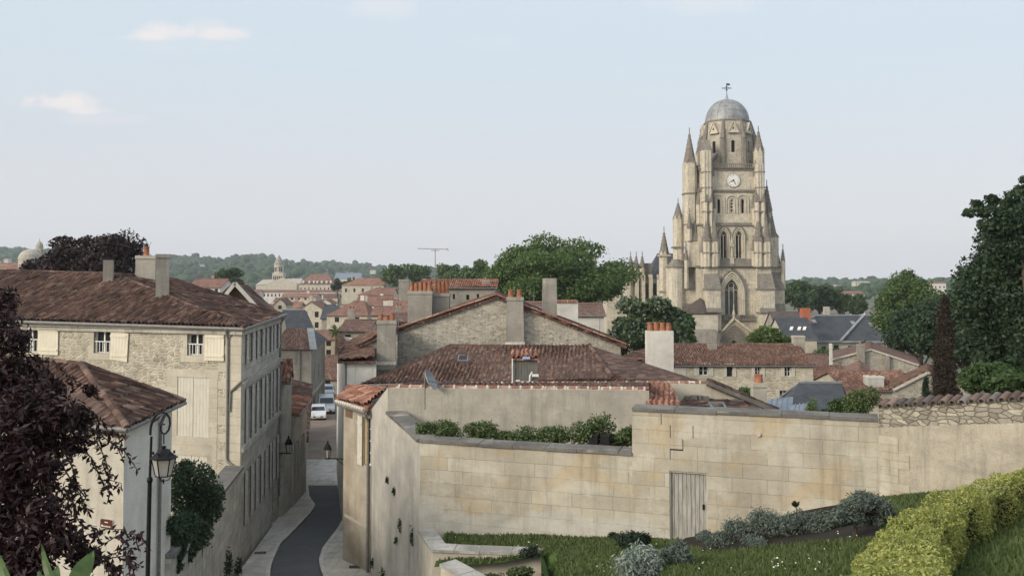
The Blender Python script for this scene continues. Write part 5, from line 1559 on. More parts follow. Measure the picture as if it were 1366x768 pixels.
# ------------------------------------------------------------------ long low annex with rendered wall behind the terrace
an = thing('annex_building', 'long low building with a stained rendered wall and orange tile coping above the terrace', 'building', (0, 36, EYE - 12))
AQ = PM + Vector((0.0, 0.0, 0)); zA = A(600, 517, 34.4).z
AR_ = A(866, 518, 33.6); 
wa = Wall(AQ, V2(AR_)); 
wleft = Wall(PE, AQ)
zEv = A(498, 545, 36.9).z
mb = MB(); wa.rect_into(mb, EYE - 12, zA); AB = V2(AR_) + Vector((0, 4.2, 0)); Wall(V2(AR_), AB).rect_into(mb, EYE - 12, zA - .02, z1b=zA - .7); mb.build('front_wall', M['plaster_annex'], an)
mb = MB(); wleft.into(mb, [(0, EYE - 13), (wleft.L, EYE - 13), (wleft.L, zA), (wleft.L * .97, zA), (0, zEv)]); mb.build('street_wall', M['plaster_garden'], an)
mb = MB(); ridge_tiles(mb, wa.P(-.0, zA, -.12), wa.P(wa.L, zA, -.12), .1, .42, .004, seed=12); mb.build('coping_tiles', M['tile_red'], an)
mb = ringtube(wa.P(0, zA + .02, -.12), wa.P(wa.L, zA + .02, -.12), .42, .095, .112); mb.build('coping_mortar', M['mortar'], an)
mb = MB(); tile_plane(mb, [wa.P(.3, zA - .02, -.2), wa.P(wa.L, zA - .02, -.2), A(868, 513, 37.9), A(548, 514.5, 38.2)], True, seed=41)
mb.build('roof', M['tile_brown'], an)
# thin parapet line at the back of it with orange tiles
bp0, bp1 = A(545, 512.5, 38.4), A(942, 511, 38.0)
mb = MB(); wb = Wall(V2(bp0), V2(bp1)); wb.rect_into(mb, EYE - 8, bp0.z - .05, z1b=bp1.z - .05); mb.face([wb.P(0, EYE - 8, -.3), wb.P(0, bp0.z - .05, -.3), wb.P(wb.L, bp1.z - .05, -.3), wb.P(wb.L, EYE - 8, -.3)]); mb.face([wb.P(0, bp0.z - .05), wb.P(wb.L, bp1.z - .05), wb.P(wb.L, bp1.z - .05, -.3), wb.P(0, bp0.z - .05, -.3)]); mb.build('back_wall', M['plaster_cream'], an)
mb = MB(); ridge_tiles(mb, Zw(bp0, bp0.z) + Vector((0, .12, -.04)), Zw(bp1, bp1.z) + Vector((0, .12, -.04)), .1, .44, .004, seed=13); mb.build('coping_tiles', M['tile_red'], an)
mb = ringtube(wb.P(0, bp0.z - .01, -.12), wb.P(wb.L, bp1.z - .01, -.12), .44, .09, .104); mb.build('coping_mortar', M['mortar'], an)
# red pent roof at its end
mb = MB(); tile_plane(mb, [A(861, 546, 32.4), A(912, 548, 32.2), A(893, 512, 37.0), A(866, 512, 37.2)], True, seed=44, amp=.06); mb.build('end_roof', M['tile_red'], an)
# satellite dish on a mast
sdh = thing('satellite_dish', 'pale satellite dish seen edge-on on a thin mast at the rendered annex wall', 'satellite dish', tuple(A(567, 545, 34.0)))
mb = MB(); mb.tube([A(567, 546, 34.2), A(567, 498, 34.2)], .03, 8); mb.build('mast', M['gutter'], sdh)
c_ = A(571, 508, 34.0); mb = MB(); prof = [(0.02 + .4 * k / 8, .13 * (k / 8) ** 2) for k in range(9)]
mb.lathe(prof + [(r_, z_ + .015) for r_, z_ in prof[::-1]], (0, 0, 0), 20)
rot = Matrix.Rotation(R(62), 4, 'Y') @ Matrix.Rotation(R(12), 4, 'X')
mb.v = [tuple(c_ + (rot @ Vector(v))) for v in mb.v]; mb.build('dish', M['lead'], sdh)
mb = MB(); mb.tube([c_, A(583, 510, 33.9)], .018, 6); mb.box(A(583, 509.5, 33.9), (.12, .08, .1)); mb.build('receiver_arm', M['gutter'], sdh)

# ------------------------------------------------------------------ corner house on the street with white shutter
ch_ = thing('corner_house', 'small street corner house with a white shutter and red roof beside the garden wall', 'house', (-6.5, 39, town_z(0, 38)))
Pl = Vector((-7.33, 39.4, 0)); wc = Wall(Pl, PE - Vector((.02, 0, 0)))
zc1 = A(478, 541, 38).z
wn = wc.rect_px(480, 556, 496, 620)
wu, ww_ = wn[0] + .45, wn[2] - .5
wc.hole(wu, wn[1], ww_, wn[3])
tr = wc.rect_px(463, 543, 475, 556)
mb = MB(); wc.rect_into(mb, EYE - 13.2, zc1)
bk = [PE + Vector((1.5, 3.2, 0)), Pl + Vector((2, 3.2, 0))]
Wall(bk[1], Pl).rect_into(mb, EYE - 13.2, zc1); Wall(PE, bk[0]).rect_into(mb, EYE - 13.2, zc1 + .4); Wall(bk[0], bk[1]).rect_into(mb, EYE - 13.2, zc1 + .4)
mb.build('wall', M['plaster_corner'], ch_)
window(wc, wc.holes[0][:4], ch_, 2, 4)
shutter(wc, wu - .5, wu - .03, wn[1] - .05, wn[1] + wn[3], ch_, 'wood_white', .05)
oc_ = MB(); wc.bx(oc_, wu + .01, wu + .22, wn[1] + .02, wn[1] + wn[3] - .02, -.1, -.05); oc_.build('shutter', M['wood_ochre'], ch_)['label'] = 'ochre painted inner shutter leaf'
sb = MB(); wc.bx(sb, .25, wc.L - .35, zc1 - 4.9, zc1 - 4.8, -.02, .05); sb.build('string_course', M['plaster_cream'], ch_)
vb = MB(); wc.bx(vb, .25, 1.0, zc1 - .62, zc1 - .25, -.02, .02); vb.build('vent_panel', M['wood_brown'], ch_)
mb = MB()
e0, e1 = Zw(Pl, zc1) + wc.n * .3 - wc.t * .2, Zw(PE, zc1) + wc.n * .3 + wc.t * .05
tile_plane(mb, [e0, e1, A(518, 517.5, 38.6), A(467, 520, 42.2)], True, seed=51, amp=.055); mb.build('roof', M['tile_red'], ch_)
mb = ringtube(e0 + Vector((0, 0, .02)), e1 + Vector((0, 0, .02)), .25, .05, .085, .09); mb.build('eave_mortar', M['mortar'], ch_)
gutter(ch_, e0 + Vector((0, 0, -.1)), e1 + Vector((0, 0, -.1)), r=.075)
downpipe(ch_, [e1 + Vector((0, 0, -.12)), wc.P(wc.L - .12, zc1 - .5, .08), wc.P(wc.L - .12, EYE - 12.2, .08)], .055)

# ------------------------------------------------------------------ broad brown-roofed house in the middle
b1 = thing('brown_roof_house', 'house under a broad dark brown roof with one skylight before the big stone gable', 'house', (0, 47, EYE - 14))
be0, be1 = A(479, 512.5, 45), A(640, 509.5, 44.6); be2 = A(817, 504, 44.4)
bt0, bt1 = A(600, 458.5, 50.2), A(786, 460.5, 50.2)
mb = MB()
tile_plane(mb, [be0, be2, bt1, bt0], True, seed=61, amp=.06)
mb.build('roof', M['tile_brown'], b1)
mb = MB()
tile_plane(mb, [be2, A(942, 510, 42.5), A(866, 489, 48.0), A(818, 483, 50.0), bt1], True, seed=62)
mb.build('side_roof', M['tile_brown'], b1)
mb = MB(); ridge_tiles(mb, bt1, be2, .12, seed=14); mb.build('hip_tiles', M['tile_brown'], b1)
mb = MB(); wq = Wall(V2(be0) + Vector((.3, .3, 0)), V2(be2) + Vector((0, .3, 0))); wq.rect_into(mb, EYE - 14.5, be0.z - .08, z1b=be2.z - .08); Wall(V2(bt0) + Vector((-4.9, 0, 0)), wq.p0).rect_into(mb, EYE - 14.5, be0.z - .1)
q2 = V2(A(942, 510, 42.5)); Wall(wq.p1, q2 + Vector((-.3, .3, 0))).rect_into(mb, EYE - 14.5, be2.z - .1, z1b=A(942, 510, 42.5).z - .5); Wall(q2 + Vector((-.3, .3, 0)), V2(A(866, 489, 48.0))).into(mb, [(0, EYE - 14.5), (5.8, EYE - 14.5), (5.8, A(866, 489, 48).z - .9), (0, A(942, 510, 42.5).z - .5)])
mb.build('wall', M['plaster_cream'], b1)
gutter(b1, be0 + Vector((0, -.05, -.05)), be1 + Vector((0, -.05, -.05)), r=.07)
vp, vn, vd, va = plane_axes([be0, be2, bt1, bt0])
def on_plane(px, py, pl=(be0, vn), off=0.0):
    d0 = A(px, py, 1.0) - Vector((0, 0, EYE)); d0 = Vector((d0.x, 1.0, A(px, py, 1.0).z - EYE))
    t = (pl[0] - Vector((0, 0, EYE))).dot(pl[1]) / d0.dot(pl[1])
    return Vector((0, 0, EYE)) + d0 * t + pl[1] * off
sk = MB(); qs = [on_plane(*p, off=.12) for p in ((610, 483.5), (624.5, 483.5), (625, 475.5), (611.5, 475.5))]
sk.hexa([q - vn * .14 for q in qs], qs); so = sk.build('skylight', M['zinc'], b1)
sk = MB(); c_ = sum(qs, Vector()) / 4; sk.face([c_ + (q - c_) * .75 + vn * .01 for q in qs]); sk.build('pane', M['pane'], so)
# roof shed (dormer) with white pipe
rs = MB(); c_ = A(699.5, 513, 41.5); 
x0, x1 = A(684, 500, 41.2).x, A(717, 500, 41.2).x; zt_ = A(0, 477, 41.2).z; zl_ = A(0, 517, 41.2).z
xm = A(707, 500, 41.2).x
n_ = 6
for k in range(n_): rs.box(((x0 + (xm - x0) * (k + .5) / n_), 41.25, (zt_ + zl_) / 2), ((xm - x0) / n_ - .015, .06, zt_ - zl_))
rs.box(((xm + x1) / 2, 41.3, (zt_ + zl_) / 2), (x1 - xm - .01, .14, zt_ - zl_)); rs.box((x0 + .03, 41.8, (zt_ + zl_) / 2), (.05, 1.1, zt_ - zl_)); rs.box((x1 - .03, 41.8, (zt_ + zl_) / 2), (.05, 1.1, zt_ - zl_)); rs.box(((x0 + x1) / 2, 42.3, (zt_ + zl_) / 2), (x1 - x0, .05, zt_ - zl_ - .01))
ds = thing('roof_shed', 'small grey plank roof shed with an orange tile cap and white drain pipe', 'shed', (xm, 41.5, zl_))
rs.build('plank_wall', M['wood_shed'], ds)
rs = MB(); tile_plane(rs, [Vector((x0 - .08, 41.1, zt_ - .02)), Vector((x1 + .05, 41.1, zt_ - .02)), Vector((x1 + .05, 42.5, zt_ + .2)), Vector((x0 - .08, 42.5, zt_ + .2))], True, seed=66); rs.build('roof', M['tile_red'], ds)
rs = MB(); rs.tube([A(710, 496, 41.1), A(707, 501, 41.1), A(706.5, 509, 41.1), A(710, 510.5, 41.1), A(714, 513, 41.1), A(715, 517, 41.1)], .04, 8); rs.tube([A(688, 508, 41.1), A(693, 507.5, 41.1), A(694, 509.5, 41.1), A(706, 509.5, 41.1)], .04, 8); rs.tube([A(683.6, 478, 41.1), A(683.6, 516, 41.1)], .03, 6); rs.box(A(714, 500.5, 41.1), (.3, .06, .12)); rs.build('drain_pipe', M['frame_white'], ds)
rs = MB(); rs.box(A(702, 479.5, 41.0) + Vector((0, 0, .08)), (.34, .1, .1)); rs.build('plastic_cover', plain('blue_cover', (.35, .45, .65), .5), ds)

# ------------------------------------------------------------------ big stone gable house
G = 51.0
g1 = thing('gable_house', 'large house with a broad rubble stone gable and tall chimney facing the viewer', 'house', (0, 56, EYE - 14.5))
gx0 = A(528, 440, G).x; gx1 = A(828, 465, G).x; gxa = A(662, 398, G).x; za = A(662, 397, G).z; zl_ = A(528, 442, G).z; zr_ = A(826, 461, G).z
wg = Wall((gx0, G), (gx1, G)); mb = MB()
wg.into(mb, [(0, EYE - 14.5), (wg.L, EYE - 14.5), (wg.L, zr_), (gxa - gx0, za), (0, zl_)])
GD = 9.0
Wall((gx1, G), (gx1, G + GD)).rect_into(mb, EYE - 14.5, zr_); Wall((gx1, G + GD), (gx0, G + GD)).into(mb, [(0, EYE - 14.5), (wg.L, EYE - 14.5), (wg.L, zl_), (gx1 - gxa, za), (0, zr_)]); Wall((gx0, G + GD), (gx0, G)).rect_into(mb, EYE - 14.5, zl_)
mb.build('wall', M['rubble_gable'], g1)
mb = MB()
tile_plane(mb, [Vector((gx1 + .3, G - .15, zr_ - .08)), Vector((gx1 + .3, G + GD, zr_ - .08)), Vector((gxa, G + GD, za + .05)), Vector((gxa, G - .15, za + .05))], True, seed=71)
tile_plane(mb, [Vector((gxa, G - .15, za + .05)), Vector((gxa, G + GD + 7, za + .05)), Vector((gx0 - 1.2, G + GD + 7, zl_ - .42)), Vector((gx0 - .5, G - .15, zl_ - .16))], True, seed=72)
mb.build('roof', M['tile_brown'], g1)
mb = MB(); ridge_tiles(mb, Vector((gx0 - .3, G - .1, zl_ + .02)), Vector((gxa, G - .1, za + .12)), .085, .4, seed=21, lift=.04); ridge_tiles(mb, Vector((gxa, G - .1, za + .12)), Vector((gx1 + .3, G - .1, zr_ + .02)), .085, .4, seed=22, lift=.04); mb.build('verge_tiles', M['tile_red'], g1)
mb = MB(); mb.hexa([Vector((gx0, G - .03, zl_ - .14)), Vector((gxa, G - .03, za - .06)), Vector((gxa, G - .002, za - .06)), Vector((gx0, G - .002, zl_ - .14))], [Vector((gx0, G - .03, zl_ - .02)), Vector((gxa, G - .03, za + .06)), Vector((gxa, G - .002, za + .06)), Vector((gx0, G - .002, zl_ - .02))]); mb.hexa([Vector((gxa, G - .03, za - .06)), Vector((gx1, G - .03, zr_ - .12)), Vector((gx1, G - .002, zr_ - .12)), Vector((gxa, G - .002, za - .06))], [Vector((gxa, G - .03, za + .06)), Vector((gx1, G - .03, zr_)), Vector((gx1, G - .002, zr_)), Vector((gxa, G - .002, za + .06))]); mb.build('verge_mortar', M['mortar'], g1)
xa, xb = A(675, 430, G).x, A(699, 430, G).x
chimney(g1, ((xa + xb) / 2, G - .28, A(0, 466, G - .5).z), xb - xa + .02, .56, A(0, 396, G).z, 0, 'plaster_grey', pots=2, pot_h=.42, pot_r=.15, flash='mortar', taper=.12, label='tall central chimney on the gable face')
xa, xb = A(723, 400, 54.5).x, A(743, 400, 54.5).x
chimney(g1, ((xa + xb) / 2, 54.5, A(0, 440, 54).z), xb - xa, .8, A(0, 371, 54.5).z, 0, 'plaster_grey', taper=.1, cap=False, label='tall slim weathered chimney without pots')
xa, xb = A(545, 400, 53).x, A(577, 400, 53).x
chimney(g1, ((xa + xb) / 2, 53, A(0, 445, 53).z), xb - xa, .9, A(0, 388, 53).z, 0, 'plaster_grey', pots=5, pot_h=.55, pot_r=.13, label='broad rendered chimney with a row of orange pots')
xa, xb = A(577.5, 400, 54).x, A(600, 400, 54).x
chimney(g1, ((xa + xb) / 2, 53.9, A(0, 445, 54).z), xb - xa, 1.1, A(0, 391, 54).z, 0, 'plaster_grey', pots=4, pot_h=.7, pot_r=.12, label='second stained chimney with orange pots')
# aerials
def aerial(label, px, py0, py1, d, arms):
    t = thing('tv_aerial', label, 'aerial', tuple(A(px, py1, d)))
    m = MB(); m.tube([A(px, py1, d), A(px, py0, d)], .022, 6); m.build('mast', M['gutter'], t)
    m = MB()
    for x0, y0, x1, y1 in arms: m.tube([A(x0, y0, d), A(x1, y1, d - .3)], .018, 5)
    m.build('boom', M['gutter'], t)
aerial('tall thin television aerial with a long crossbar standing by the twin chimneys', 580.5, 332, 420, 53.4, [(557, 331.5, 598, 332.5), (575, 334, 586, 334), (596, 331, 598, 334.5), (581, 353, 585, 353)])
aerial('short bare aerial rod on the small gable with a pot-topped chimney', 531.5, 372, 455, 50.0, [(527, 385, 536, 385)])
aerial('thin aerial rod behind the slim chimney', 712, 392, 420, 60, [(709, 395, 715, 395)])

# small gabled house left of it with front chimney and white end wall
wh = thing('white_house', 'narrow white-rendered street house with a brown roof and a small stone gable', 'house', (-8, 50, EYE - 14))
f0, f1 = A(461, 490, 46.0), A(502, 490, 46.0)
zq = A(480, 481, 46).z
wq = Wall(V2(f0), V2(f1)); mb = MB(); wq.rect_into(mb, EYE - 14, zq)
bkp = V2(f0) + Vector((-.215, 1, 0)) * 20
Wall(bkp, V2(f0)).rect_into(mb, EYE - 14, zq); Wall(V2(f1) + Vector((0, 10, 0)), bkp).rect_into(mb, EYE - 14, zq)
mb.build('wall', M['plaster_bright'], wh)
pl_ = MB(); 
for x0, x1 in ((462, 474.5), (475.5, 497)): 
    u0, u1 = wq.u_at(x0), wq.u_at(x1); wq.bx(pl_, u0 + .02, min(u1, wq.L) - .02, zq - 1.75, zq - .08, 0.0, .025)
pl_.build('shutter_panel', M['plaster_bright'], wh)
downpipe(wh, [wq.P(wq.u_at(461.8), zq, .05), wq.P(wq.u_at(461.8), EYE - 12, .05)], .04, 'gutter')
mb = MB(); 
tile_plane(mb, [Zw(f0, zq) + Vector((-.35, -.3, -.02)), Zw(f1, zq) + Vector((.0, -.3, -.02)), A(500, 458, 51), A(462, 461, 53)], True, seed=81)
tile_plane(mb, [Zw(bkp, zq + .1), Zw(f0, zq) + Vector((-.35, -.3, -.02)), A(462, 461, 53), A(456, 456, 64)], True, seed=82)
mb.build('roof', M['tile_mid'], wh)
sg = MB(); w_ = Wall((A(481, 480, 49.2).x, 49.2), (A(530, 480, 49.2).x, 49.2)); zz0 = A(481, 459, 49.2).z; zz1 = A(530, 437, 49.2).z
w_.into(sg, [(0, EYE - 14), (w_.L, EYE - 14), (w_.L, zz1), (0, zz0)]); w5 = Wall((A(481, 480, 49.2).x, 56), (A(481, 480, 49.2).x, 49.2)); w5.rect_into(sg, EYE - 14, zz0); sg.build('stone_gable', M['rubble_gable'], wh)
mb = MB(); tile_plane(mb, [A(477, 462, 49.0), A(530, 437.5, 49.0), A(530, 428, 60), A(468, 454, 60)], True, seed=83); mb.build('gable_roof', M['tile_mid'], wh)
xa, xb = A(503.5, 450, 47.6).x, A(528, 450, 47.6).x
chimney(wh, ((xa + xb) / 2, 47.6, A(0, 492, 47.6).z), xb - xa, .85, A(0, 427, 47.6).z, .1, 'plaster_grey', pots=3, pot_h=.32, pot_r=.13, flash='mortar', label='square weathered chimney with short orange pots')

# white chimney and its house
wc_ = thing('white_chimney_house', 'house behind the brown roof carrying the big plain white chimney with four orange pots', 'house', (7.6, 51, EYE - 14.5))
xa, xb = A(862, 470, 48.4).x, A(897, 470, 48.4).x
mb = MB(); w_ = Wall((xa - 1.2, 48.9), (xb + .1, 48.9)); zz = A(0, 487, 48.9).z; w_.into(mb, [(0, EYE - 14.5), (w_.L, EYE - 14.5), (w_.L, zz - .4), (0, zz)]); Wall((xb + .1, 48.9), (xb + .1, 54)).rect_into(mb, EYE - 14.5, zz - .4); Wall((xb + .1, 54), (xa - 1.2, 54)).rect_into(mb, EYE - 14.5, zz - .4); Wall((xa - 1.2, 54), (xa - 1.2, 48.9)).rect_into(mb, EYE - 14.5, zz); mb.build('wall', M['plaster_white'], wc_)
mb = MB(); tile_plane(mb, [A(826, 479, 49.2), A(900, 489, 48.7), A(897, 470, 55), A(858, 467, 55)], True, seed=91); mb.build('roof', M['tile_mid'], wc_)
chimney(wc_, ((xa + xb) / 2, 48.4, A(0, 500, 48.4).z - .6), xb - xa, .75, A(0, 441, 48.4).z, 0, 'plaster_white', pots=4, pot_h=.42, pot_r=.16, cap=False)
mb = MB(); mb.box(A(859, 491, 48.3), (1.0, .3, .16)); mb.build('roof_gutter', M['zinc'], wc_)
mb = MB(); mb.tube([A(846, 489, 48.5), A(846.5, 480, 48.5)], .07, 8); mb.build('vent_pipe', M['zinc'], wc_)

# low house with descending verge and lean-to
lo = thing('low_gable_house', 'low cream house with a long descending verge and a small skylit lean-to', 'house', (8, 37, EYE - 12))
q0, q1, q2 = A(893, 514, 37.6), A(942, 512, 37.6), A(1036, 553, 37.6)
mb = MB(); w_ = Wall((q0.x - 1.0, 37.6), (q2.x + .6, 37.6)); xx = q1.x - w_.p0.x
w_.into(mb, [(0, EYE - 11), (w_.L, EYE - 11), (w_.L, q2.z - .3), (xx, q1.z), (0, q1.z)]); Wall((q2.x + .6, 37.6), (q2.x + .6, 43)).rect_into(mb, EYE - 11, q2.z - 1.0); Wall((q2.x + .6, 43), (q0.x - 1, 43)).rect_into(mb, EYE - 11, q2.z - 1.0); mb.build('wall', M['plaster_cream'], lo)
mb = MB(); tile_plane(mb, [Vector((q1.x, 37.4, q1.z + .05)), Vector((q2.x + .9, 37.4, q2.z - .25)), Vector((q2.x + 1.1, 38.5, q2.z - .25)), Vector((q1.x + .2, 38.5, q1.z + .05))], True, seed=95); mb.build('roof', M['tile_brown'], lo)
mb = MB(); mb.bar(Vector((q1.x, 37.42, q1.z + .08)), Vector((q2.x + .9, 37.42, q2.z - .22)), .2, .16); mb.build('verge', M['coping'], lo)
mb = MB(); tile_plane(mb, [A(908, 549, 34.6), A(1006, 552, 34.4), A(991, 537, 37.5), A(911, 536, 37.5)], True, seed=96); mb.build('lean_to_roof', M['tile_brown'], lo)
mb = MB(); mb.bar(A(909, 535, 37.45), A(992, 535, 37.45), .2, .12); mb.build('flashing', M['lead'], lo)
lv = plane_axes([A(908, 549, 34.6), A(1006, 552, 34.4), A(991, 537, 37.5)])[1]
mb = MB(); qs = [on_plane(*p, pl=(A(908, 549, 34.6), lv), off=.13) for p in ((949, 548), (970, 548), (965, 540), (944, 540))]; mb.hexa([q - lv * .14 for q in qs], qs); so = mb.build('skylight', M['zinc'], lo)
mb = MB(); c_ = sum(qs, Vector()) / 4; mb.face([c_ + (q - c_) * .7 + lv * .01 for q in qs]); mb.build('pane', M['pane'], so)
xa, xb = A(1003, 520, 41).x, A(1021, 520, 41).x
chimney(lo, ((xa + xb) / 2, 41, A(0, 556, 41).z), xb - xa, .5, A(0, 510, 41).z, 0, 'plaster_annex', pots=1, pot_h=.4, pot_r=.2)
# hump of weathered blocks on the party wall
st_ = MB(); 
for px, s_ in ((918, .22), (926, .3), (934, .25), (941, .2)): st_.box(A(px, 531, 37.3), (s_, .25, s_ * .8), s_ * 9)
st_.build('loose_stones', M['coping'], lo)
M['tile_mid2'] = tiles('tile_mid2', [(0.2, 0.105, 0.078), (0.25, 0.13, 0.095), (0.17, 0.09, 0.07), (0.3, 0.19, 0.145)], 0.4, 0.4)
# ------------------------------------------------------------------ long stone house before the cathedral
def foot_px(x0, x1, d, depth, back=0.0):
    a, b = A(x0, 480, d), A(x1, 480, d)
    return [(a.x, d), (b.x, d), (b.x + back, d + depth), (a.x + back, d + depth)]
D = 72.0
wins = [(932.5, 488, 944.5, 500.5), (969.5, 488, 977, 502), (1007, 489, 1015, 502), (1046.5, 489, 1055, 502), (965, 519.5, 981, 531), (1000, 519, 1010, 533), (1040, 519, 1050, 533)]
t, w1, w2_, _ = mid_house('long_stone_house', 'long two storey cream stone house with white shutters in front of the cathedral', 'house', foot_px(880, 1084, D, 9.5), A(0, 487, D).z, 'x', 'tile_mid', 'rubble_long', wins, wz=A(0, 460.5, D + 4.7).z, shutters='wood_white', chims=[dict(base=tuple(A(950, 470, 75.5) - Vector((0, 0, .8))), w=.75, d=.5, z1=A(0, 458.5, 75.5).z, mat='plaster_grey', cap=False), dict(base=tuple(A(1065, 472, 76.5) - Vector((0, 0, .8))), w=.95, d=.6, z1=A(0, 447.5, 76.5).z, mat='plaster_annex', capmat='pot')], zb=EYE - 15.5)
qz = A(0, 487, D).z
q = MB()
w1.bx(q, 0, w1.L, qz - 2.0, qz - 1.85, -.02, .05)
for i in range(22):
    ww = .7 if i % 2 else .45; w1.bx(q, w1.L - ww, w1.L + .02, EYE - 15.4 + i * .38, EYE - 15.4 + i * .38 + .372, -.05, .02)
for r_ in wins[:4]:
    u, z, a, b = w1.rect_px(*r_); w1.bx(q, u - .3, u + a + .3, z - .25, z, -.02, .03); w1.bx(q, u - .2, u + a + .2, z + b, z + b + .2, -.02, .018)
q.build('dressed_stone', M['plaster_cream'], t)
q = MB(); u, z, a, b = w1.rect_px(899, 488, 915, 506); w1.bx(q, u, u + a, z, z + b, 0, .05); q.build('shutter', M['wood_white'], t)
# small slate house with zinc lean-tos
sl = thing('slate_shed_house', 'small house with a dark hipped slate roof and pale zinc ridge above the garden wall', 'house', tuple(A(1080, 555, 50) - Vector((0, 0, 3))))
m = MB(); e0, e1, e2 = A(1026, 540, 50), A(1135, 552, 48), A(1060, 553, 46.5); r0, r1 = A(1066, 509.5, 53), A(1122, 510, 53)
a0, a1 = A(1031, 534, 51), A(1132, 549, 49.5)
m.face([A(1045, 556, 49), A(1134, 556, 49), r1, r0]); m.face([A(1024, 542, 55), A(1045, 556, 49), r0]); m.face([A(1134, 556, 49), A(1140, 545, 56), r1]); m.face([A(1140, 545, 56), A(1024, 542, 55), r0, r1]); m.build('roof', M['slate'], sl)
m = MB(); m.bar(r0, r1, .22, .12); m.bar(r0, A(1030, 538, 54), .14, .08); m.build('ridge_capping', M['lead'], sl)
m = MB(); pts = [A(1046, 556, 49.2), A(1133, 556, 49.2), A(1139, 546, 55.8), A(1025, 543, 54.8)]; m.hexa([Vector((p.x, p.y, EYE - 14)) for p in pts], pts); m.build('wall', M['plaster_cream'], sl)
zs = thing('zinc_shed', 'pair of pale blue-grey zinc lean-to roofs just above the garden wall', 'shed', tuple(A(1055, 555, 42) - Vector((0, 0, 3))))
def slab(mb, q, th=.08):
    n = plane_axes(q)[1]; mb.hexa([Vector(p) - n * th for p in q], [Vector(p) for p in q])
for q_, nm in (([A(1018, 556, 40.5), A(1056, 556, 40.5), A(1058, 529, 43.5), A(1022, 533, 43.5)], 0), ([A(1050, 556, 39.6), A(1086, 556, 39.6), A(1082, 537, 41.4), A(1056, 540, 41.4)], 1)):
    m = MB(); slab(m, q_)
    for k in range(1, 5):
        a = q_[0].lerp(q_[1], k / 5); b = q_[3].lerp(q_[2], k / 5); m.bar(a + Vector((0, 0, .03)), b + Vector((0, 0, .03)), .03, .05)
    m.build('roof', M['zinc'], zs)
m = MB(); p = A(1052, 556, 42); m.box((p.x, 42, EYE - 8.5), (2.2, 2.0, 4.0)); m.build('wall', M['plaster_grey'], zs)

# cluster of gables and red roofs on the lower street
def gable_house(label, x0, xa, x1, yl, ya, yr, d, depth, wall='rubble_long', roof='tile_red', chims=(), zb=None, name='gable_cottage', dxb=0.0, group=None):
    t = thing(name, label, 'house', (A(xa, 480, d).x, d + depth / 2, town_z(0, d)), group)
    X0, Xa, X1 = A(x0, yl, d), A(xa, ya, d), A(x1, yr, d); zb = zb or town_z(0, d) - .5; dxb = Xa.x / d * depth
    m = MB(); w = Wall((X0.x, d), (X1.x, d)); w.into(m, [(0, zb), (w.L, zb), (w.L, X1.z), (Xa.x - X0.x, Xa.z), (0, X0.z)])
    Wall((X1.x, d), (X1.x + dxb, d + depth)).rect_into(m, zb, X1.z); Wall((X1.x + dxb, d + depth), (X0.x + dxb, d + depth)).into(m, [(0, zb), (w.L, zb), (w.L, X0.z), (X1.x - Xa.x, Xa.z), (0, X1.z)]); Wall((X0.x + dxb, d + depth), (X0.x, d)).rect_into(m, zb, X0.z)
    m.build('wall', M[wall], t)
    m = MB(); o = Vector((0, -.15, .06)); B = Vector((dxb, depth + .1, .06))
    rr = d < 85
    tile_plane(m, [X1 + o + Vector((.25, 0, -.08)), X1 + B + Vector((.25, 0, -.08)), Xa + B, Xa + o], rr, seed=int(xa)); tile_plane(m, [Xa + o, Xa + B, X0 + B - Vector((.25, 0, .08)), X0 + o - Vector((.25, 0, .08))], rr, seed=int(xa) + 1)
    ridge_tiles(m, Xa + o, Xa + B, .12, .5)
    m.build('roof', M[roof], t)
    m = MB(); f = Vector((0, -.17, .02)); m.bar(X0 + f, Xa + f, .04, .2); m.bar(Xa + f, X1 + f, .04, .2); m.build('verge', M['mortar'], t)
    for c in chims: chimney(t, **c)
    return t
def ch_px(x0, x1, y0, y1, d, **k):
    a, b = A(x0, y0, d), A(x1, y0, d)
    return dict(base=((a.x + b.x) / 2, d, a.z), w=b.x - a.x, d=max(.4, (b.x - a.x) * .8), z1=A(x0, y1, d).z, **k)
gable_house('wide low stone gable with two slim chimneys below the dark trees', 1107, 1161, 1225, 480, 466, 487, 104, 12, 'rubble_gable', 'tile_mid', [ch_px(1144, 1152.5, 500, 459, 103.6, mat='plaster_grey', pots=1, pot_h=.3), ch_px(1181, 1186, 497, 474, 103.7, mat='plaster_grey', cap=False), ch_px(1107, 1110, 495, 458, 103, mat='plaster_white', cap=False)], zb=EYE - 16)
gable_house('small pale stone gable among red roofs, lower than the wide gable', 1118, 1147, 1158, 505, 495, 501, 88, 10, 'rubble_long', 'tile_mid2', zb=EYE - 16)
gable_house('half hidden grey stone gable next to the dark brown cypress', 1190, 1236, 1290, 520, 497, 512, 66, 5, 'rubble_gable', 'tile_mid', zb=EYE - 15)
mid_house('red_roof_house', 'house with a broad red tile roof and square white chimney by the wide gable', 'house', foot_px(1130, 1228, 82, 9), A(0, 521, 82).z, 'x', 'tile_mid2', 'plaster_cream', wz=A(0, 496, 86.5).z, chims=[ch_px(1155, 1176, 517, 501, 83, mat='plaster_white', pots=2, pot_h=.3)], zb=EYE - 16)
mid_house('red_roof_house', 'low reddish-roofed house directly beside the end of the long stone house', 'house', foot_px(1088, 1140, 92, 9), A(0, 503, 92).z, 'x', 'tile_mid', 'plaster_cream', wz=A(0, 489, 96.5).z, zb=EYE - 16)
mid_house('red_roof_house', 'small dull-red roof tucked behind the slate shed house', 'house', foot_px(1118, 1172, 62, 7), A(0, 535, 62).z, 'x', 'tile_mid', 'plaster_cream', wz=A(0, 518, 65.5).z, zb=EYE - 15)
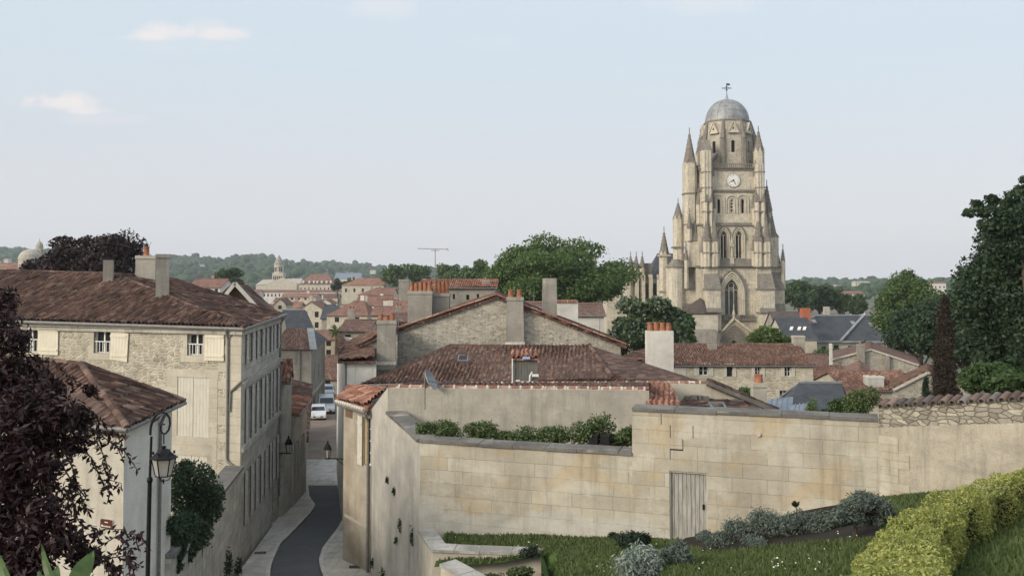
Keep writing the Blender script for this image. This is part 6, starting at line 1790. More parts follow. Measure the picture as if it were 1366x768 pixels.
mid_house('brown_roof_house', 'brown-roofed house between the long stone house and the slate mansion', 'house', foot_px(1066, 1118, 118, 10), A(0, 490, 118).z, 'x', 'tile_mid', 'plaster_cream', wz=A(0, 473, 123).z, ribs=False, zb=EYE - 17)
# slate mansion
D = 176.0
t, w1, _, _ = mid_house('slate_mansion', 'large mansion under a dark blue slate roof with an orange brick chimney', 'mansion', foot_px(1062, 1200, D, 16), A(0, 456, D).z, 'x', 'slate', 'plaster_cream', [(1080, 462, 1086, 472), (1096, 462, 1102, 472), (1112, 460, 1119, 472), (1131, 461, 1137, 472), (1150, 461, 1156, 472), (1168, 461, 1174, 472)], wz=A(0, 420.5, D + 8).z, hip=(.9, 0), ribs=False, chims=[ch_px(1068.5, 1080, 432, 411, D + 3, mat='brick_orange', cap=True), ch_px(1168, 1176, 447, 418, D + 4, mat='plaster_white'), ch_px(1189, 1194, 425, 416, D + 8, mat='plaster_white', cap=False)], zb=EYE - 20)
m = MB(); a = A(1121, 455, D - .6); b = A(1152, 421, D + 7.6); m.bar(a, b, .5, .3); m.bar(A(1077, 420.3, D + 8), A(1193, 421, D + 8), .5, .3); m.bar(A(1063, 455.5, D - .4), A(1200, 456, D - .4), .5, .35); m.build('zinc_capping', M['lead'], t)
sky_n = plane_axes([A(1063, 456, D), A(1200, 456, D), A(1190, 420.5, D + 8)])
for px in (1056.5, 1067, 1073.5):
    pass
hp = [w1.P(-.25, A(0, 456, D).z), A(1078, 420.5, D + 8), Vector((w1.P(0, 0).x - .25, D + 16, A(0, 456, D).z))]
for px, py in ((1086, 429), (1138, 431), (1162, 433), (1182, 430)):
    m = MB(); c_ = on_plane(px, py, pl=(A(1063, 456, D), sky_n[1]), off=.15); ax = sky_n[3]; dn_ = sky_n[2]
    q_ = [c_ + ax * sx_ * .4 + dn_ * sy_ * .6 for sx_, sy_ in ((-1, 1), (1, 1), (1, -1), (-1, -1))]; m.hexa([p - sky_n[1] * .3 for p in q_], q_); m.build('skylight', M['lead'], t)
mid_house('brown_roof_house', 'plain brown roof between the cathedral tower and the slate mansion', 'house', foot_px(1040, 1085, 205, 14), A(0, 447, 205).z, 'x', 'slate_brown', 'plaster_grey', wz=A(0, 415.5, 212).z, ribs=False, zb=EYE - 21, chims=[ch_px(1099, 1106, 420, 409, 212, mat='plaster_annex')])
mid_house('chapel_house', 'low dark slate wing with three pale skylights at the foot of the cathedral tower', 'house', foot_px(1048, 1090, 168, 12), A(0, 452, 168).z, 'x', 'slate', 'plaster_cream', wz=A(0, 424, 174).z, ribs=False, zb=EYE - 20)
for px in (1055.5, 1066, 1073):
    m = MB(); pl2 = plane_axes([A(1048, 452, 168), A(1090, 452, 168), A(1090, 424, 174)]); c_ = on_plane(px, 439, pl=(A(1048, 452, 168), pl2[1]), off=.25)
    q_ = [c_ + pl2[3] * sx_ * .3 + pl2[2] * sy_ * .55 + pl2[3] * (-sy_) * .25 for sx_, sy_ in ((-1, 1), (1, 1), (1, -1), (-1, -1))]; m.hexa([p - pl2[1] * .3 for p in q_], q_); m.build('skylight', M['frame_white'], [o for o in COL.objects if o.name.startswith('chapel_house')][0])

# houses directly behind the big gable, centre
mid_house('rear_house', 'long pale house with an orange roof edge seen over the big stone gable', 'house', foot_px(560, 660, 84, 9), A(0, 384, 84).z, 'x', 'tile_red', 'plaster_grey', [(604, 392, 607, 399), (622, 393, 626, 400), (636, 392, 639, 399)], wz=A(0, 374.5, 88.5).z, chims=[ch_px(533, 546, 400, 372.5, 80, mat='plaster_grey'), ch_px(643, 654, 392, 373.5, 86, mat='plaster_grey', pots=1, pot_h=.3)], zb=EYE - 16)
blk = thing('block_wall_house', 'pale concrete block stack wall with an orange tile top behind the slim chimney', 'house', tuple(A(756, 430, 66) - Vector((0, 0, 10))))
m = MB(); a, b = A(741, 403, 66), A(771, 403, 66); m.box(((a.x + b.x) / 2, 67, (a.z + EYE - 15) / 2), (b.x - a.x, 2.2, a.z - EYE + 15)); m.build('wall', M['plaster_white'], blk)
m = MB(); 
for k in range(9): m.tube([Vector((a.x + (b.x - a.x) * (k + .5) / 9, 65.8, a.z + .05)), Vector((a.x + (b.x - a.x) * (k + .5) / 9, 68, a.z + .05))], .1, 8)
m.build('roof', M['tile_red'], blk)
mid_house('slate_house', 'house with a small grey slate slope just behind the gable and the round tree', 'house', foot_px(770, 809, 78, 8), A(0, 456, 78).z, 'x', 'slate', 'plaster_grey', wz=A(0, 428.5, 82).z, ribs=False, zb=EYE - 16, hip=(0, .6))
mid_house('red_roof_house', 'small reddish roof peeping between the stone gable and the round magnolia', 'house', foot_px(770, 806, 105, 9), A(0, 421, 105).z, 'x', 'tile_mid', 'plaster_white', wz=A(0, 406, 109.5).z, ribs=False, zb=EYE - 16)
mid_house('tall_end_house', 'pale house top with a dark ridge between the slim chimney and the gable slope', 'house', foot_px(699, 730, 72, 8), A(0, 411, 72).z, 'x', 'tile_mid', 'plaster_grey', wz=A(0, 405, 76).z, ribs=False, zb=EYE - 16)
# aerial rods on roofs to the right
aerial('thin white pole beside the red roof near the round magnolia', 800, 400, 452, 77, [(797, 402, 803, 402)])
# ------------------------------------------------------------------ the cathedral with its great west tower
X0, Y0 = (978 - 683) / F * 240.0, 240.0
cat = thing('cathedral', 'huge gothic cathedral with a pale buttressed tower, clock and grey lead dome', 'cathedral', (X0, Y0 + 10, EYE - 21))
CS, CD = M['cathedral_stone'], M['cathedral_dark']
def C(u, w, z): return Vector((X0 + u, Y0 + w, EYE + z))
def ux(px, d=240.0): return (px - 683) / F * d - X0
def zy(py, d=240.0): return (HOR - py) / F * d
GZ = -22.0
def add(mb, name, mat=CS, par=None): return mb.build(name, mat, par or cat)
# tower stages with real openings in the front
stages = [(-9.5, 9.7, 0.0, 19, GZ, 2.8), (-9.0, 9.3, 0.7, 18.5, 2.8, 14.0), (-8.4, 8.8, 1.2, 18, 14.0, 23.2), (-8.0, 8.5, 1.6, 17.6, 23.2, 29.0)]
fronts = []
for i, (a, b, w0, w1, z0, z1) in enumerate(stages):
    f = Wall((X0 + a, Y0 + w0), (X0 + b, Y0 + w0)); m = MB()
    H = lambda px0, py0, px1, py1, arch: f.hole(ux(px0) - a, EYE + zy(py1), ux(px1) - ux(px0), zy(py0) - zy(py1), arch)
    if i == 0: hs = [H(966.5, 373, 985.5, 420.5, 2), H(966.5, 452, 981, 476, 2)]
    if i == 1: hs = [H(962.3, 308, 971.2, 345, 2), H(982.6, 308, 991.6, 345, 2)]
    if i == 2: hs = [H(959, 265, 963, 284, 1), H(976.5, 266, 980, 284, 1), H(991, 265, 995, 284, 1)]
    if i == 3: hs = []
    f.rect_into(m, EYE + z0, EYE + z1, 1.1)
    l = Wall((X0 + a, Y0 + w1), (X0 + a, Y0 + w0)); r = Wall((X0 + b, Y0 + w0), (X0 + b, Y0 + w1)); k = Wall((X0 + b, Y0 + w1), (X0 + a, Y0 + w1))
    for q in (l, r, k):
        if i in (1, 2): q.hole(q.L / 2 - 2.6, EYE + z0 + 2, 1.5, 6.5 if i == 1 else 4.2, 2); q.hole(q.L / 2 + 1.1, EYE + z0 + 2, 1.5, 6.5 if i == 1 else 4.2, 2)
        q.rect_into(m, EYE + z0, EYE + z1, 1.1)
        for h in q.holes: dark_window(q, h[:4], cat, 1.0, 'void')
    m.face([C(a, w0, z1), C(b, w0, z1), C(b, w1, z1), C(a, w1, z1)])
    add(m, 'tower_stage')
    fronts.append((f, hs, a))
    # string course between stages
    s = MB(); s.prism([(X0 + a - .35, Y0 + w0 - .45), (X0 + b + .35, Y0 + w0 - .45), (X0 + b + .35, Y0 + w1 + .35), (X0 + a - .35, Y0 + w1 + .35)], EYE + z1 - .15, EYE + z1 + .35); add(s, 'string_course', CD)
# windows: tracery, mullions and louvres
def pointed(f, hole, nm, parts, glass, mull=.22, dp=.8, heads=True, mat=CS):
    u, z, w, h = hole[:4]
    p = dark_window(f, (u, z, w, h), cat, dp + .15, glass, nm)
    m = MB()
    for k in range(1, parts): f.bx(m, u + w * k / parts - mull / 2, u + w * k / parts + mull / 2, z, z + h - w * .55, -dp - .1, -dp + .15)
    f.bx(m, u, u + mull * .8, z, z + h - w * .75, -dp - .1, -dp + .12); f.bx(m, u + w - mull * .8, u + w, z, z + h - w * .75, -dp - .1, -dp + .12)
    if heads:
        for k in range(parts):
            c = u + w * (k + .5) / parts; zz = z + h - w * .95; rr = w / parts / 2
            pts = [f.P(c - rr * math.cos(x), zz + rr * 1.5 * math.sin(x), -dp) for x in [math.pi * j / 8 for j in range(9)]]; m.tube(pts, mull * .4, 5)
        pts = [f.P(u + w / 2 + w * .2 * math.cos(x), z + h - w * .4 + w * .2 * math.sin(x), -dp) for x in [2 * math.pi * j / 12 for j in range(13)]]; m.tube(pts, mull * .4, 5)
    m.build('tracery', mat, p)
    return p
M['church_glass'] = plain('church_glass', (0.055, 0.065, 0.06), .35, 0, .4, 1.2, .5)
f0, h0, a0 = fronts[0]; pointed(f0, h0[0], 'window', 3, 'church_glass', .26)
pt = dark_window(f0, h0[1], cat, 1.0, 'void', 'portal_door')
f1, h1_, a1 = fronts[1]
for h in h1_: pointed(f1, h, 'window', 2, 'void', .28)
f2, h2, a2 = fronts[2]
for k, h in enumerate(h2): dark_window(f2, h, cat, 1.0, 'void')
lv = MB(); u, z, w, hh = h2[1]
for k in range(4): f2.bx(lv, u, u + w, z + hh * (k + .15) / 4, z + hh * (k + .62) / 4, -.9, -.3)
add(lv, 'louvre')
# hood moulds
def mould(f, hole, grow, out, th, kind, nm='hood_mould', mat=CS, leg=True):
    u, z, w, h = hole[:4]; n0 = Wall(f.p0, f.p1)
    hh = (u - grow, z, w + 2 * grow, h + grow * (1.6 if kind == 2 else 1), kind)
    pts = n0.loop(hh)[1:] + [n0.loop(hh)[0]]
    m = MB()
    P = [f.P(x, y, out) for x, y in pts]
    if not leg: P = P[1:-1]
    m.tube(P, th, 6)
    return add(m, nm, mat)
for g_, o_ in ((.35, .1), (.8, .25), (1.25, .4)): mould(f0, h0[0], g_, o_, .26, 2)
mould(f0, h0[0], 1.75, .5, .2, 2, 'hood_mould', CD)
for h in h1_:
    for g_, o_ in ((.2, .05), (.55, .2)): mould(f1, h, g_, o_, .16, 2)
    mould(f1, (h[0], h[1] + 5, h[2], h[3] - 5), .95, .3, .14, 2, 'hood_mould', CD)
for h in h2:
    mould(f2, h, 1.15, .2, .13, 1); mould(f2, h, .45, .1, .12, 1)
cr = MB()
hh = Wall(f0.p0, f0.p1).loop((h0[0][0] - 1.9, h0[0][1], h0[0][2] + 3.8, h0[0][3] + 3.0, 2))[3:-2]
for x, y in hh: cr.box(f0.P(x, y, .5), (.45, .4, .5))
cr.box(f0.P(h0[0][0] + h0[0][2] / 2, h0[0][1] + h0[0][3] + 3.6, .5), (.4, .4, 1.5)); add(cr, 'crocket', CD)
st = MB(); u = (h1_[0][0] + h1_[0][2] + h1_[1][0]) / 2
f1.bx(st, u - .55, u + .55, EYE + zy(353), EYE + zy(343), 0, .5); st.lathe([(.35, 0), (.4, .8), (.3, 1.8), (.25, 2.2), (.2, 2.6)], f1.P(u, EYE + zy(343), .4), 8); f1.bx(st, u - .5, u + .5, EYE + zy(329), EYE + zy(325), 0, .6); st.ngon((f1.P(u, 0, .35).x, f1.P(u, 0, .35).y), .45, EYE + zy(325), EYE + zy(312), 6, 0.02); add(st, 'statue_niche')
sl = MB(); sl.hexa([C(ux(957), -1.0, 2.9), C(ux(1004), -1.0, 2.9), C(ux(1004), .75, 2.9), C(ux(957), .75, 2.9)], [C(ux(957), .3, 3.3), C(ux(1004), .3, 3.3), C(ux(1004), .75, 5.2), C(ux(957), .75, 5.2)]); add(sl, 'weathering', CD)
ba = MB(); ba.box(C(ux(980), .9, zy(298)), (10.2, .8, .5)); ba.box(C(ux(980), 1.2, zy(254.5)), (11.4, .7, .45)); add(ba, 'string_course', CD)

# buttresses: stepped, chamfered shafts with weatherings, gablets and pinnacles
def shaft(m, x0, x1, w0, w1, z0, z1, ch=.5):
    a, b, c, d = X0 + x0, X0 + x1, Y0 + w0, Y0 + w1
    m.prism([(a + ch, c), (b - ch, c), (b, c + ch), (b, d), (a, d), (a, c + ch)], EYE + z0, EYE + z1)
def wslope(m, x0, x1, w0, w1, z0, z1, k=.5):
    """sloping top from the outer face back to w1"""
    m.hexa([C(x0, w0, z0), C(x1, w0, z0), C(x1, w1, z0), C(x0, w1, z0)], [C(x0 + k * .2, w0 + (w1 - w0) * .8, z1), C(x1 - k * .2, w0 + (w1 - w0) * .8, z1), C(x1, w1, z1), C(x0, w1, z1)])
def gablet(m, x0, x1, w, z0, z1, th=.5):
    a, b = C(x0, w, z0), C(x1, w, z0); c = C((x0 + x1) / 2, w, z1); t = Vector((0, th, 0))
    m.face([a, b, c]); m.face([b + t, a + t, c + t]); m.face([a, c, c + t, a + t]); m.face([c, b, b + t, c + t])
def spire(m, u, w, r, z0, z1, n=8, crk=True, rows=7):
    c = C(u, w, 0); m.ngon((c.x, c.y), r, EYE + z0, EYE + z1, n, 0.03, math.pi / n)
    if crk:
        for k in range(1, rows):
            f_ = k / rows; rr = r * (1 - f_) + .06; z = z0 + (z1 - z0) * f_
            for j in range(0, n, 2):
                a = math.pi / n + 2 * math.pi * j / n; m.box((c.x + rr * math.cos(a), c.y + rr * math.sin(a), EYE + z), (.22, .22, .3), a)
    m.lathe([(.05, -.1), (.2, .2), (.05, .45), (.16, .7), (.02, 1.1)], (c.x, c.y, EYE + z1), 6)
def pinnacle(name, u, w, r, z0, zs, z1, mat=CD, gab=True, n=8):
    o = MB(); c = C(u, w, 0); o.ngon((c.x, c.y), r, EYE + z0, EYE + zs, n, 1, math.pi / n); 
    if gab:
        for j in range(n):
            a = 2 * math.pi * j / n; rr = r * math.cos(math.pi / n)
            e = r * math.sin(math.pi / n); t = Vector((-math.sin(a), math.cos(a), 0)); q = Vector((c.x + rr * math.cos(a), c.y + rr * math.sin(a), 0)) + Vector((math.cos(a), math.sin(a), 0)) * .06
            o.face([q - t * e + Vector((0, 0, EYE + zs - .2)), q + t * e + Vector((0, 0, EYE + zs - .2)), q + Vector((0, 0, EYE + zs + e * 2.4))])
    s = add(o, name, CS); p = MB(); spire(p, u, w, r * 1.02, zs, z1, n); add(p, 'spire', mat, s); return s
LF = [(938.5, 957.5, -3.6, GZ, -3.2), (939, 957, -.7, -3.2, 2.8), (937, 957, -2.2, 2.8, 9.6), (939, 951, -1.2, 9.6, 20.2), (937.5, 950.5, -.8, 20.2, 34.0)]
RF = [(1009, 1028.5, -3.6, GZ, -3.2), (1008, 1028, -.7, -3.2, 2.8), (1005, 1026.5, -2.2, 2.8, 9.6), (1007, 1021, -1.2, 9.6, 20.2), (1009, 1020.5, -.8, 20.2, 30.5)]
for L, sgn in ((LF, -1), (RF, 1)):
    for i, (p0, p1, w0, z0, z1) in enumerate(L):
        m = MB(); x0, x1 = ux(p0), ux(p1)
        if i < 2:
            shaft(m, x0, x1, w0, 3, z0, z1, .12)
            b = add(m, 'buttress')
            s = MB(); shaft(s, x0 - .3, x1 + .3, w0 - .3, 3, z1 - .1, z1 + .3, .1)
            if i == 0: shaft(s, x0 - .25, x1 + .25, w0 - .3, 3, -9.5, -9.1, .1); shaft(s, x0 - .35, x1 + .35, w0 - .6, 3, -14.3, -13.8, .1)
            add(s, 'string_course', CD, b)
            s = MB(); wslope(s, x0, x1, w0, -.65 if i == 0 else .4, z1 + .3, z1 + (4.2 if i == 0 else 2.6)); 
            if i == 0: wslope(s, x0 - .1, x1 + .1, w0 - .5, w0 + .1, -9.1, -8.0)
            add(s, 'weathering', CD, b)
        else:
            half = (x0 + x1) / 2; g_ = .12
            if i < 4:
                shaft(m, x0, half - g_, w0, 3, z0, z1, .55); shaft(m, half + g_, x1, w0, 3, z0, z1, .55); shaft(m, x0 + .3, x1 - .3, w0 + .8, 3, z0, z1, .1)
            else:
                shaft(m, x0, x1, w0, 3, z0, z1, .5)
            for xx in ((x0 + .55, half - .7, half + .7, x1 - .55) if i < 4 else (x0 + .5, half, x1 - .5)): m.tube([C(xx, w0 - .02, z0 + .3), C(xx, w0 - .02, z1 - .3)], .16, 6)
            b = add(m, 'buttress')
            s = MB(); zz = z0 + 3.6
            while zz < z1 - 2: shaft(s, x0 - .16, x1 + .16, w0 - .16, 2, zz, zz + .3, .5); zz += 4.2
            if s.f: add(s, 'drip_band', CD, b)
            s = MB()
            if i < 4:
                gablet(s, x0 + .05, half - g_, w0 - .06, z1 - .1, z1 + 2.0); gablet(s, half + g_, x1 - .05, w0 - .06, z1 - .1, z1 + 2.0)
                for hx in ((x0 + half) / 2, (half + x1) / 2):
                    s.ngon((X0 + hx, Y0 + w0 + 1.2), 1.2 if i == 2 else .9, EYE + z1, EYE + z1 + (7.4 if i == 2 else 6.4), 8, .05, math.pi / 8)
                    for k in range(1, 6):
                        f_ = k / 6; rr = (1.2 if i == 2 else .9) * (1 - f_) + .05
                        for a in (-.8, -2.3): s.box((X0 + hx + rr * math.cos(a), Y0 + w0 + 1.2 + rr * math.sin(a), EYE + z1 + 6.5 * f_), (.24, .24, .3), a)
            if i < 4: add(s, 'gablet', CD, b)
            if i == 4:
                s = MB(); wslope(s, x0, x1, w0, 3, z1, z1 + (3.2 if sgn < 0 else .4)); add(s, 'weathering', CD, b)
# side-projecting buttresses
for sgn, L in ((-1, [(911, 940, 3, 7.5, GZ, -3.2), (915, 940, 5.6, 7.5, -3.2, 2.8), (917.5, 938, 2.2, 6.5, 2.8, 9.8), (915, 931, 3.0, 7.5, 9.8, 31.3)]), (1, [(1026, 1046.5, 1.0, 6, GZ, -3.2), (1026, 1044, 2.9, 6, -3.2, 2.8), (1022, 1040, 2.0, 6, 2.8, 11), (1020, 1031, 2.5, 6, 11, 18)])):
    for i, (p0, p1, w0, w1, z0, z1) in enumerate(L):
        dd = 240 + w0; x0, x1 = ux(p0, dd), ux(p1, dd); m = MB()
        shaft(m, x0, x1, w0, w1, z0, z1, .1 if z1 <= 2.8 else .7)
        b = add(m, 'buttress'); s = MB()
        if z1 <= 2.8:
            shaft(s, x0 - .3, x1 + .3, w0 - .3, w1, z1 - .1, z1 + .3, .1)
            if z0 < -15: shaft(s, x0 - .3, x1 + .3, w0 - .3, w1, -9.5, -9.1, .1); wslope(s, x0, x1, w0 - .8, w0 + .1, -9.1, -7.0); shaft(s, x0 - .3, x1 + .3, w0 - .5, w1, -14.2, -13.7, .1)
            add(s, 'string_course', CD, b)
            s = MB(); q = C((x0 + x1) / 2, (w0 + w1) / 2, 0)
            if z1 < 0: wslope(s, x0, x1, w0, w1 - 1.8 if sgn < 0 else w0 + 2, z1 + .3, z1 + 4.6)
            else: s.ngon((q.x, q.y), 1.9, EYE + z1 + .2, EYE + z1 + 2.4, 4, .1, math.pi / 4)
            add(s, 'weathering', CD, b)
        elif not (sgn < 0 and z1 > 30):
            gablet(s, x0, x1, w0 - .06, z1 - .1, z1 + 2.4); q = C((x0 + x1) / 2, (w0 + w1) / 2, 0)
            add(s, 'gablet', CD, b)
            s = MB(); spire(s, (x0 + x1) / 2, w0 + 1.2, 1.5, z1, z1 + 7.5); add(s, 'spire', CD, b)
        else:
            for zc in (14.2, 22.6): shaft(s, x0 - .2, x1 + .2, w0 - .2, w1, zc, zc + .35, .75)
            add(s, 'string_course', CD, b)
            s = MB(); spire(s, (x0 + x1) / 2, (w0 + w1) / 2, 1.75, z1, zy(174, 245)); gablet(s, x0 + .2, x1 - .2, w0 - .05, z1 - .2, z1 + 2); add(s, 'spire', CD, b)
dR = 244.0
pinnacle('pinnacle', ux(1013.3, dR), 4, 1.55, 28, zy(203, dR), zy(172, dR))
pinnacle('pinnacle', ux(935.5, 256), 16, 1.45, 20, zy(207, 256), zy(176, 256))
pinnacle('pinnacle', ux(1003, 257), 17, 1.4, 20, zy(207, 257), zy(180, 257))
pinnacle('pinnacle', ux(1025.7, 243), 3, .75, 16, zy(284, 243), zy(263, 243), gab=False)
pinnacle('pinnacle', ux(1038.5, 243), 3.5, .8, 2.8, zy(352, 243), zy(337, 243), gab=False)
for px, w_, z0, z1, z2, r_ in ((915.5, 1.5, -3, 4.6, 8.2, .6), (937, -.4, 2.8, 6.5, 10, .55), (957.5, -.3, 2.8, 7.0, 10.4, .5), (1005, -.3, 2.8, 7.0, 10.4, .5), (1027, 0, 2.8, 7, 11, .6), (1044.5, 2.0, -3, 4.4, 8, .6), (953, .6, 14, 18.4, 22.5, .6), (1006, .6, 14, 18.4, 22.5, .6), (932.5, 2.4, 14, 19.6, 24.5, .75), (1025, 2.2, 9, 14.5, 19, .7), (920, 2.2, 9.8, 13, 17.6, .75), (951, 1.1, 23, 27, 30.5, .5), (1008.6, 1.1, 23, 27, 30.5, .5)):
    pinnacle('pinnacle', ux(px, 240 + w_), w_, r_, z0, z1, z2, gab=False, n=6)
# clock
cf = fronts[3][0]; ck = MB()
cz = EYE + zy(240.5, 241.6); cu = ux(979, 241.6) - fronts[3][2]
cc = cf.P(cu, cz, 0); n = cf.n
def disc(m, r, o0, o1, seg=40):
    a = [cf.P(cu + r * math.cos(x), cz + r * math.sin(x), o1) for x in [2 * math.pi * k / seg for k in range(seg)]]; b = [cf.P(cu + r * math.cos(x), cz + r * math.sin(x), o0) for x in [2 * math.pi * k / seg for k in range(seg)]]
    m.face(a); m.face(b[::-1])
    for i in range(seg): j = (i + 1) % seg; m.face([b[i], b[j], a[j], a[i]])
disc(ck, 1.72, .02, .3); co_ = add(ck, 'clock_face', M['frame_white'])
ri = MB(); pts = [cf.P(cu + 1.78 * math.cos(x), cz + 1.78 * math.sin(x), .22) for x in [2 * math.pi * k / 36 for k in range(37)]]; ri.tube(pts, .12, 6); add(ri, 'clock_rim', M['coping_pale'], co_)
def ray(m, a, r0, r1, w, o=.32):
    d = (math.sin(a), math.cos(a)); p = [(d[0] * r0 - d[1] * w, d[1] * r0 + d[0] * w), (d[0] * r0 + d[1] * w, d[1] * r0 - d[0] * w), (d[0] * r1 + d[1] * w, d[1] * r1 - d[0] * w), (d[0] * r1 - d[1] * w, d[1] * r1 + d[0] * w)]
    A_ = [cf.P(cu + x, cz + y, o) for x, y in p]; B_ = [cf.P(cu + x, cz + y, o + .03) for x, y in p]; m.hexa(A_, B_)
nu = MB()
ROM = {0: 'XII', 1: 'I', 2: 'II', 3: 'III', 4: 'IIII', 5: 'V', 6: 'VI', 7: 'VII', 8: 'VIII', 9: 'IX', 10: 'X', 11: 'XI'}
for k in range(12):
    n_ = len(ROM[k])
    for j in range(n_): ray(nu, 2 * math.pi * k / 12 + (j - (n_ - 1) / 2) * .055, 1.22, 1.52, .022)
add(nu, 'numerals', plain('numeral', (.16, .13, .1), .7), co_)
hn = MB(); ray(hn, R(153), -.3, 1.3, .075, .36); ray(hn, R(246), -.25, .95, .11, .34); add(hn, 'hands', M['iron'], co_)
# balustrade on the clock stage
bl = MB(); zb_ = 29.35
for (xa, wa, xb, wb) in ((ux(950), .9, ux(1009), .9), (-8.4, 2, -8.4, 17), (8.8, 2, 8.8, 17)):
    L = math.hypot(xb - xa, wb - wa); n_ = int(L / .55)
    bl.bar(C(xa, wa, zb_ + 1.1), C(xb, wb, zb_ + 1.1), .3, .2); bl.bar(C(xa, wa, zb_ + .1), C(xb, wb, zb_ + .1), .3, .2)
    for k in range(n_ + 1): p = C(xa + (xb - xa) * k / n_, wa + (wb - wa) * k / n_, zb_ + .55); bl.box(p, (.22, .22, 1.1))
add(bl, 'balustrade', CD)
# octagon lantern
OD = 250.0; ou = ux(971.3, OD); oc = C(ou, 10, 0)
ob, ot = 7.3, 6.35; oz0, oz1 = 28.8, zy(163, OD)
RO = math.pi / 8
ow = MB(); ribs = MB(); gabs = MB()
for k in range(8):
    a = RO + 2 * math.pi * k / 8 - math.pi / 2; b = a + 2 * math.pi / 8
    p = Vector((oc.x + ob * math.cos(a), oc.y + ob * math.sin(a), 0)); q = Vector((oc.x + ob * math.cos(b), oc.y + ob * math.sin(b), 0))
    w = Wall(p, q); cx_ = w.L / 2
    if k % 1 == 0: w.hole(cx_ - .5, EYE + zy(207, OD), 1.0, 3.3, 1)
    w.rect_into(ow, EYE + oz0, EYE + oz0 + 8.5, .6)
    dark_window(w, w.holes[0][:4], cat, .5, 'void')
    # upper part leans in behind steep gables
    p2 = Vector((oc.x + ot * math.cos(a), oc.y + ot * math.sin(a), EYE + oz1)); q2 = Vector((oc.x + ot * math.cos(b), oc.y + ot * math.sin(b), EYE + oz1))
    ow.face([w.P(0, EYE + oz0 + 8.5), w.P(w.L, EYE + oz0 + 8.5), q2, p2])
    m1 = EYE + zy(183, OD)
    gz0, gz1 = EYE + zy(181, OD), EYE + zy(166.5, OD)
    gw_ = 1.45; t_ = w.n * .35; 
    G0, G1, G2 = w.P(cx_ - gw_, gz0, .25), w.P(cx_ + gw_, gz0, .25), w.P(cx_, gz1, .25)
    hole = [w.P(cx_ - .28, gz0 + .9, .25), w.P(cx_ + .28, gz0 + .9, .25), w.P(cx_, gz0 + 1.7, .25)]
    B_ = w.n * -1.6
    gabs.face([G0, G1, G2]); gabs.face([G0, G2, G2 + B_, G0 + B_]); gabs.face([G2, G1, G1 + B_, G2 + B_]); gabs.face([G0 + B_, G1 + B_, G1, G0])
    gabs.bar(G0 + w.n * .08, G2 + w.n * .08, .3, .25); gabs.bar(G1 + w.n * .08, G2 + w.n * .08, .3, .25); gabs.bar(G0 + w.n * .06, G1 + w.n * .06, .25, .25)
    h_ = MB(); h_.face([v + w.n * .02 for v in hole]); h_.build('window', M['void'], cat)
    # angle shafts running up into pinnacles between the gables
    e = Vector((math.cos(a), math.sin(a), 0)); pb = p + e * .25
    ribs.prism([(pb.x + .75 * math.cos(x), pb.y + .75 * math.sin(x)) for x in [2 * math.pi * j / 6 for j in range(6)]], EYE + oz0, EYE + oz0 + 8.8)
    r0 = Vector((pb.x, pb.y, EYE + oz0 + 8.8)); r1 = Vector((oc.x + (ot + .05) * math.cos(a), oc.y + (ot + .05) * math.sin(a), EYE + oz1 - .1)); ribs.tube([r0, r1], [.8, .25], 6)
add(ow, 'octagon', M['cathedral_mid']); add(ribs, 'angle_shaft', CD); add(gabs, 'octagon_gable')
sc = MB(); sc.ngon((oc.x, oc.y), ot + .25, EYE + oz1 - .3, EYE + oz1 + .1, 8, 1, RO - math.pi / 2); add(sc, 'cornice', CD)
# flying braces from pinnacles to the octagon
fb = MB()
for u_, w_, e in ((ux(944), 1.5, 1), (ux(1014, dR), 4, -1)):
    zz = zy(214, 244)
    P = [C(u_ + e * .8, w_, zz - 2.2 + 0), C(u_ + e * 2.6, w_ + 2, zz + .4), C(u_ + e * 4.6, w_ + 4, zz + 2.4)]
    for p, q in zip(P, P[1:]): fb.bar(p, q, .6, .8)
add(fb, 'flying_buttress', CD)
# lead dome
dm = MB(); rb = 6.0; prof = []
dz = zy(128.5, OD) - oz1
for k in range(0, 11):
    a = math.pi / 2 * k / 10 * .95; prof.append((rb * math.cos(a) ** .92, dz * .96 * math.sin(a) / math.sin(math.pi / 2 * .95) * .93))
prof += [(.42, dz * .97), (.22, dz * 1.05), (.12, dz * 1.16), (.08, dz * 1.3)]
dm.lathe(prof, (oc.x, oc.y, EYE + oz1), 32); do = dm.build('dome', M['lead'], cat, True)
rbm = MB()
for k in range(16):
    a = 2 * math.pi * k / 16 + .1; rbm.tube([Vector((oc.x + (r_ + .03) * math.cos(a), oc.y + (r_ + .03) * math.sin(a), EYE + oz1 + z_)) for r_, z_ in prof[:11]], .06, 5)
for kk in (3, 6):
    r_, z_ = prof[kk]; rbm.tube([Vector((oc.x + (r_ + .02) * math.cos(x), oc.y + (r_ + .02) * math.sin(x), EYE + oz1 + z_)) for x in [2 * math.pi * j / 32 for j in range(33)]], .05, 5)
rbm.lathe([(rb + .12, -.05), (rb + .15, .25), (rb, .3)], (oc.x, oc.y, EYE + oz1), 32)
rbm.build('dome_seam', M['lead'], do)
cx = MB(); zt = EYE + oz1 + dz * 1.2; ztop = EYE + zy(110, OD)
cx.tube([(oc.x, oc.y, zt), (oc.x, oc.y, ztop)], .11, 6); cx.lathe([(.05, -.2), (.24, 0), (.05, .2)], (oc.x, oc.y, zt + .5), 8); zc = EYE + zy(116.3, OD)
cx.bar((oc.x - 1.2, oc.y, zc), (oc.x + 1.2, oc.y, zc), .16); cx.bar((oc.x, oc.y, ztop - .2), (oc.x + .9, oc.y, ztop - .3), .05, .5)
for s_ in (-1, 1): cx.lathe([(.02, -.2), (.15, 0), (.02, .2)], (oc.x + 1.2 * s_, oc.y, zc), 6)
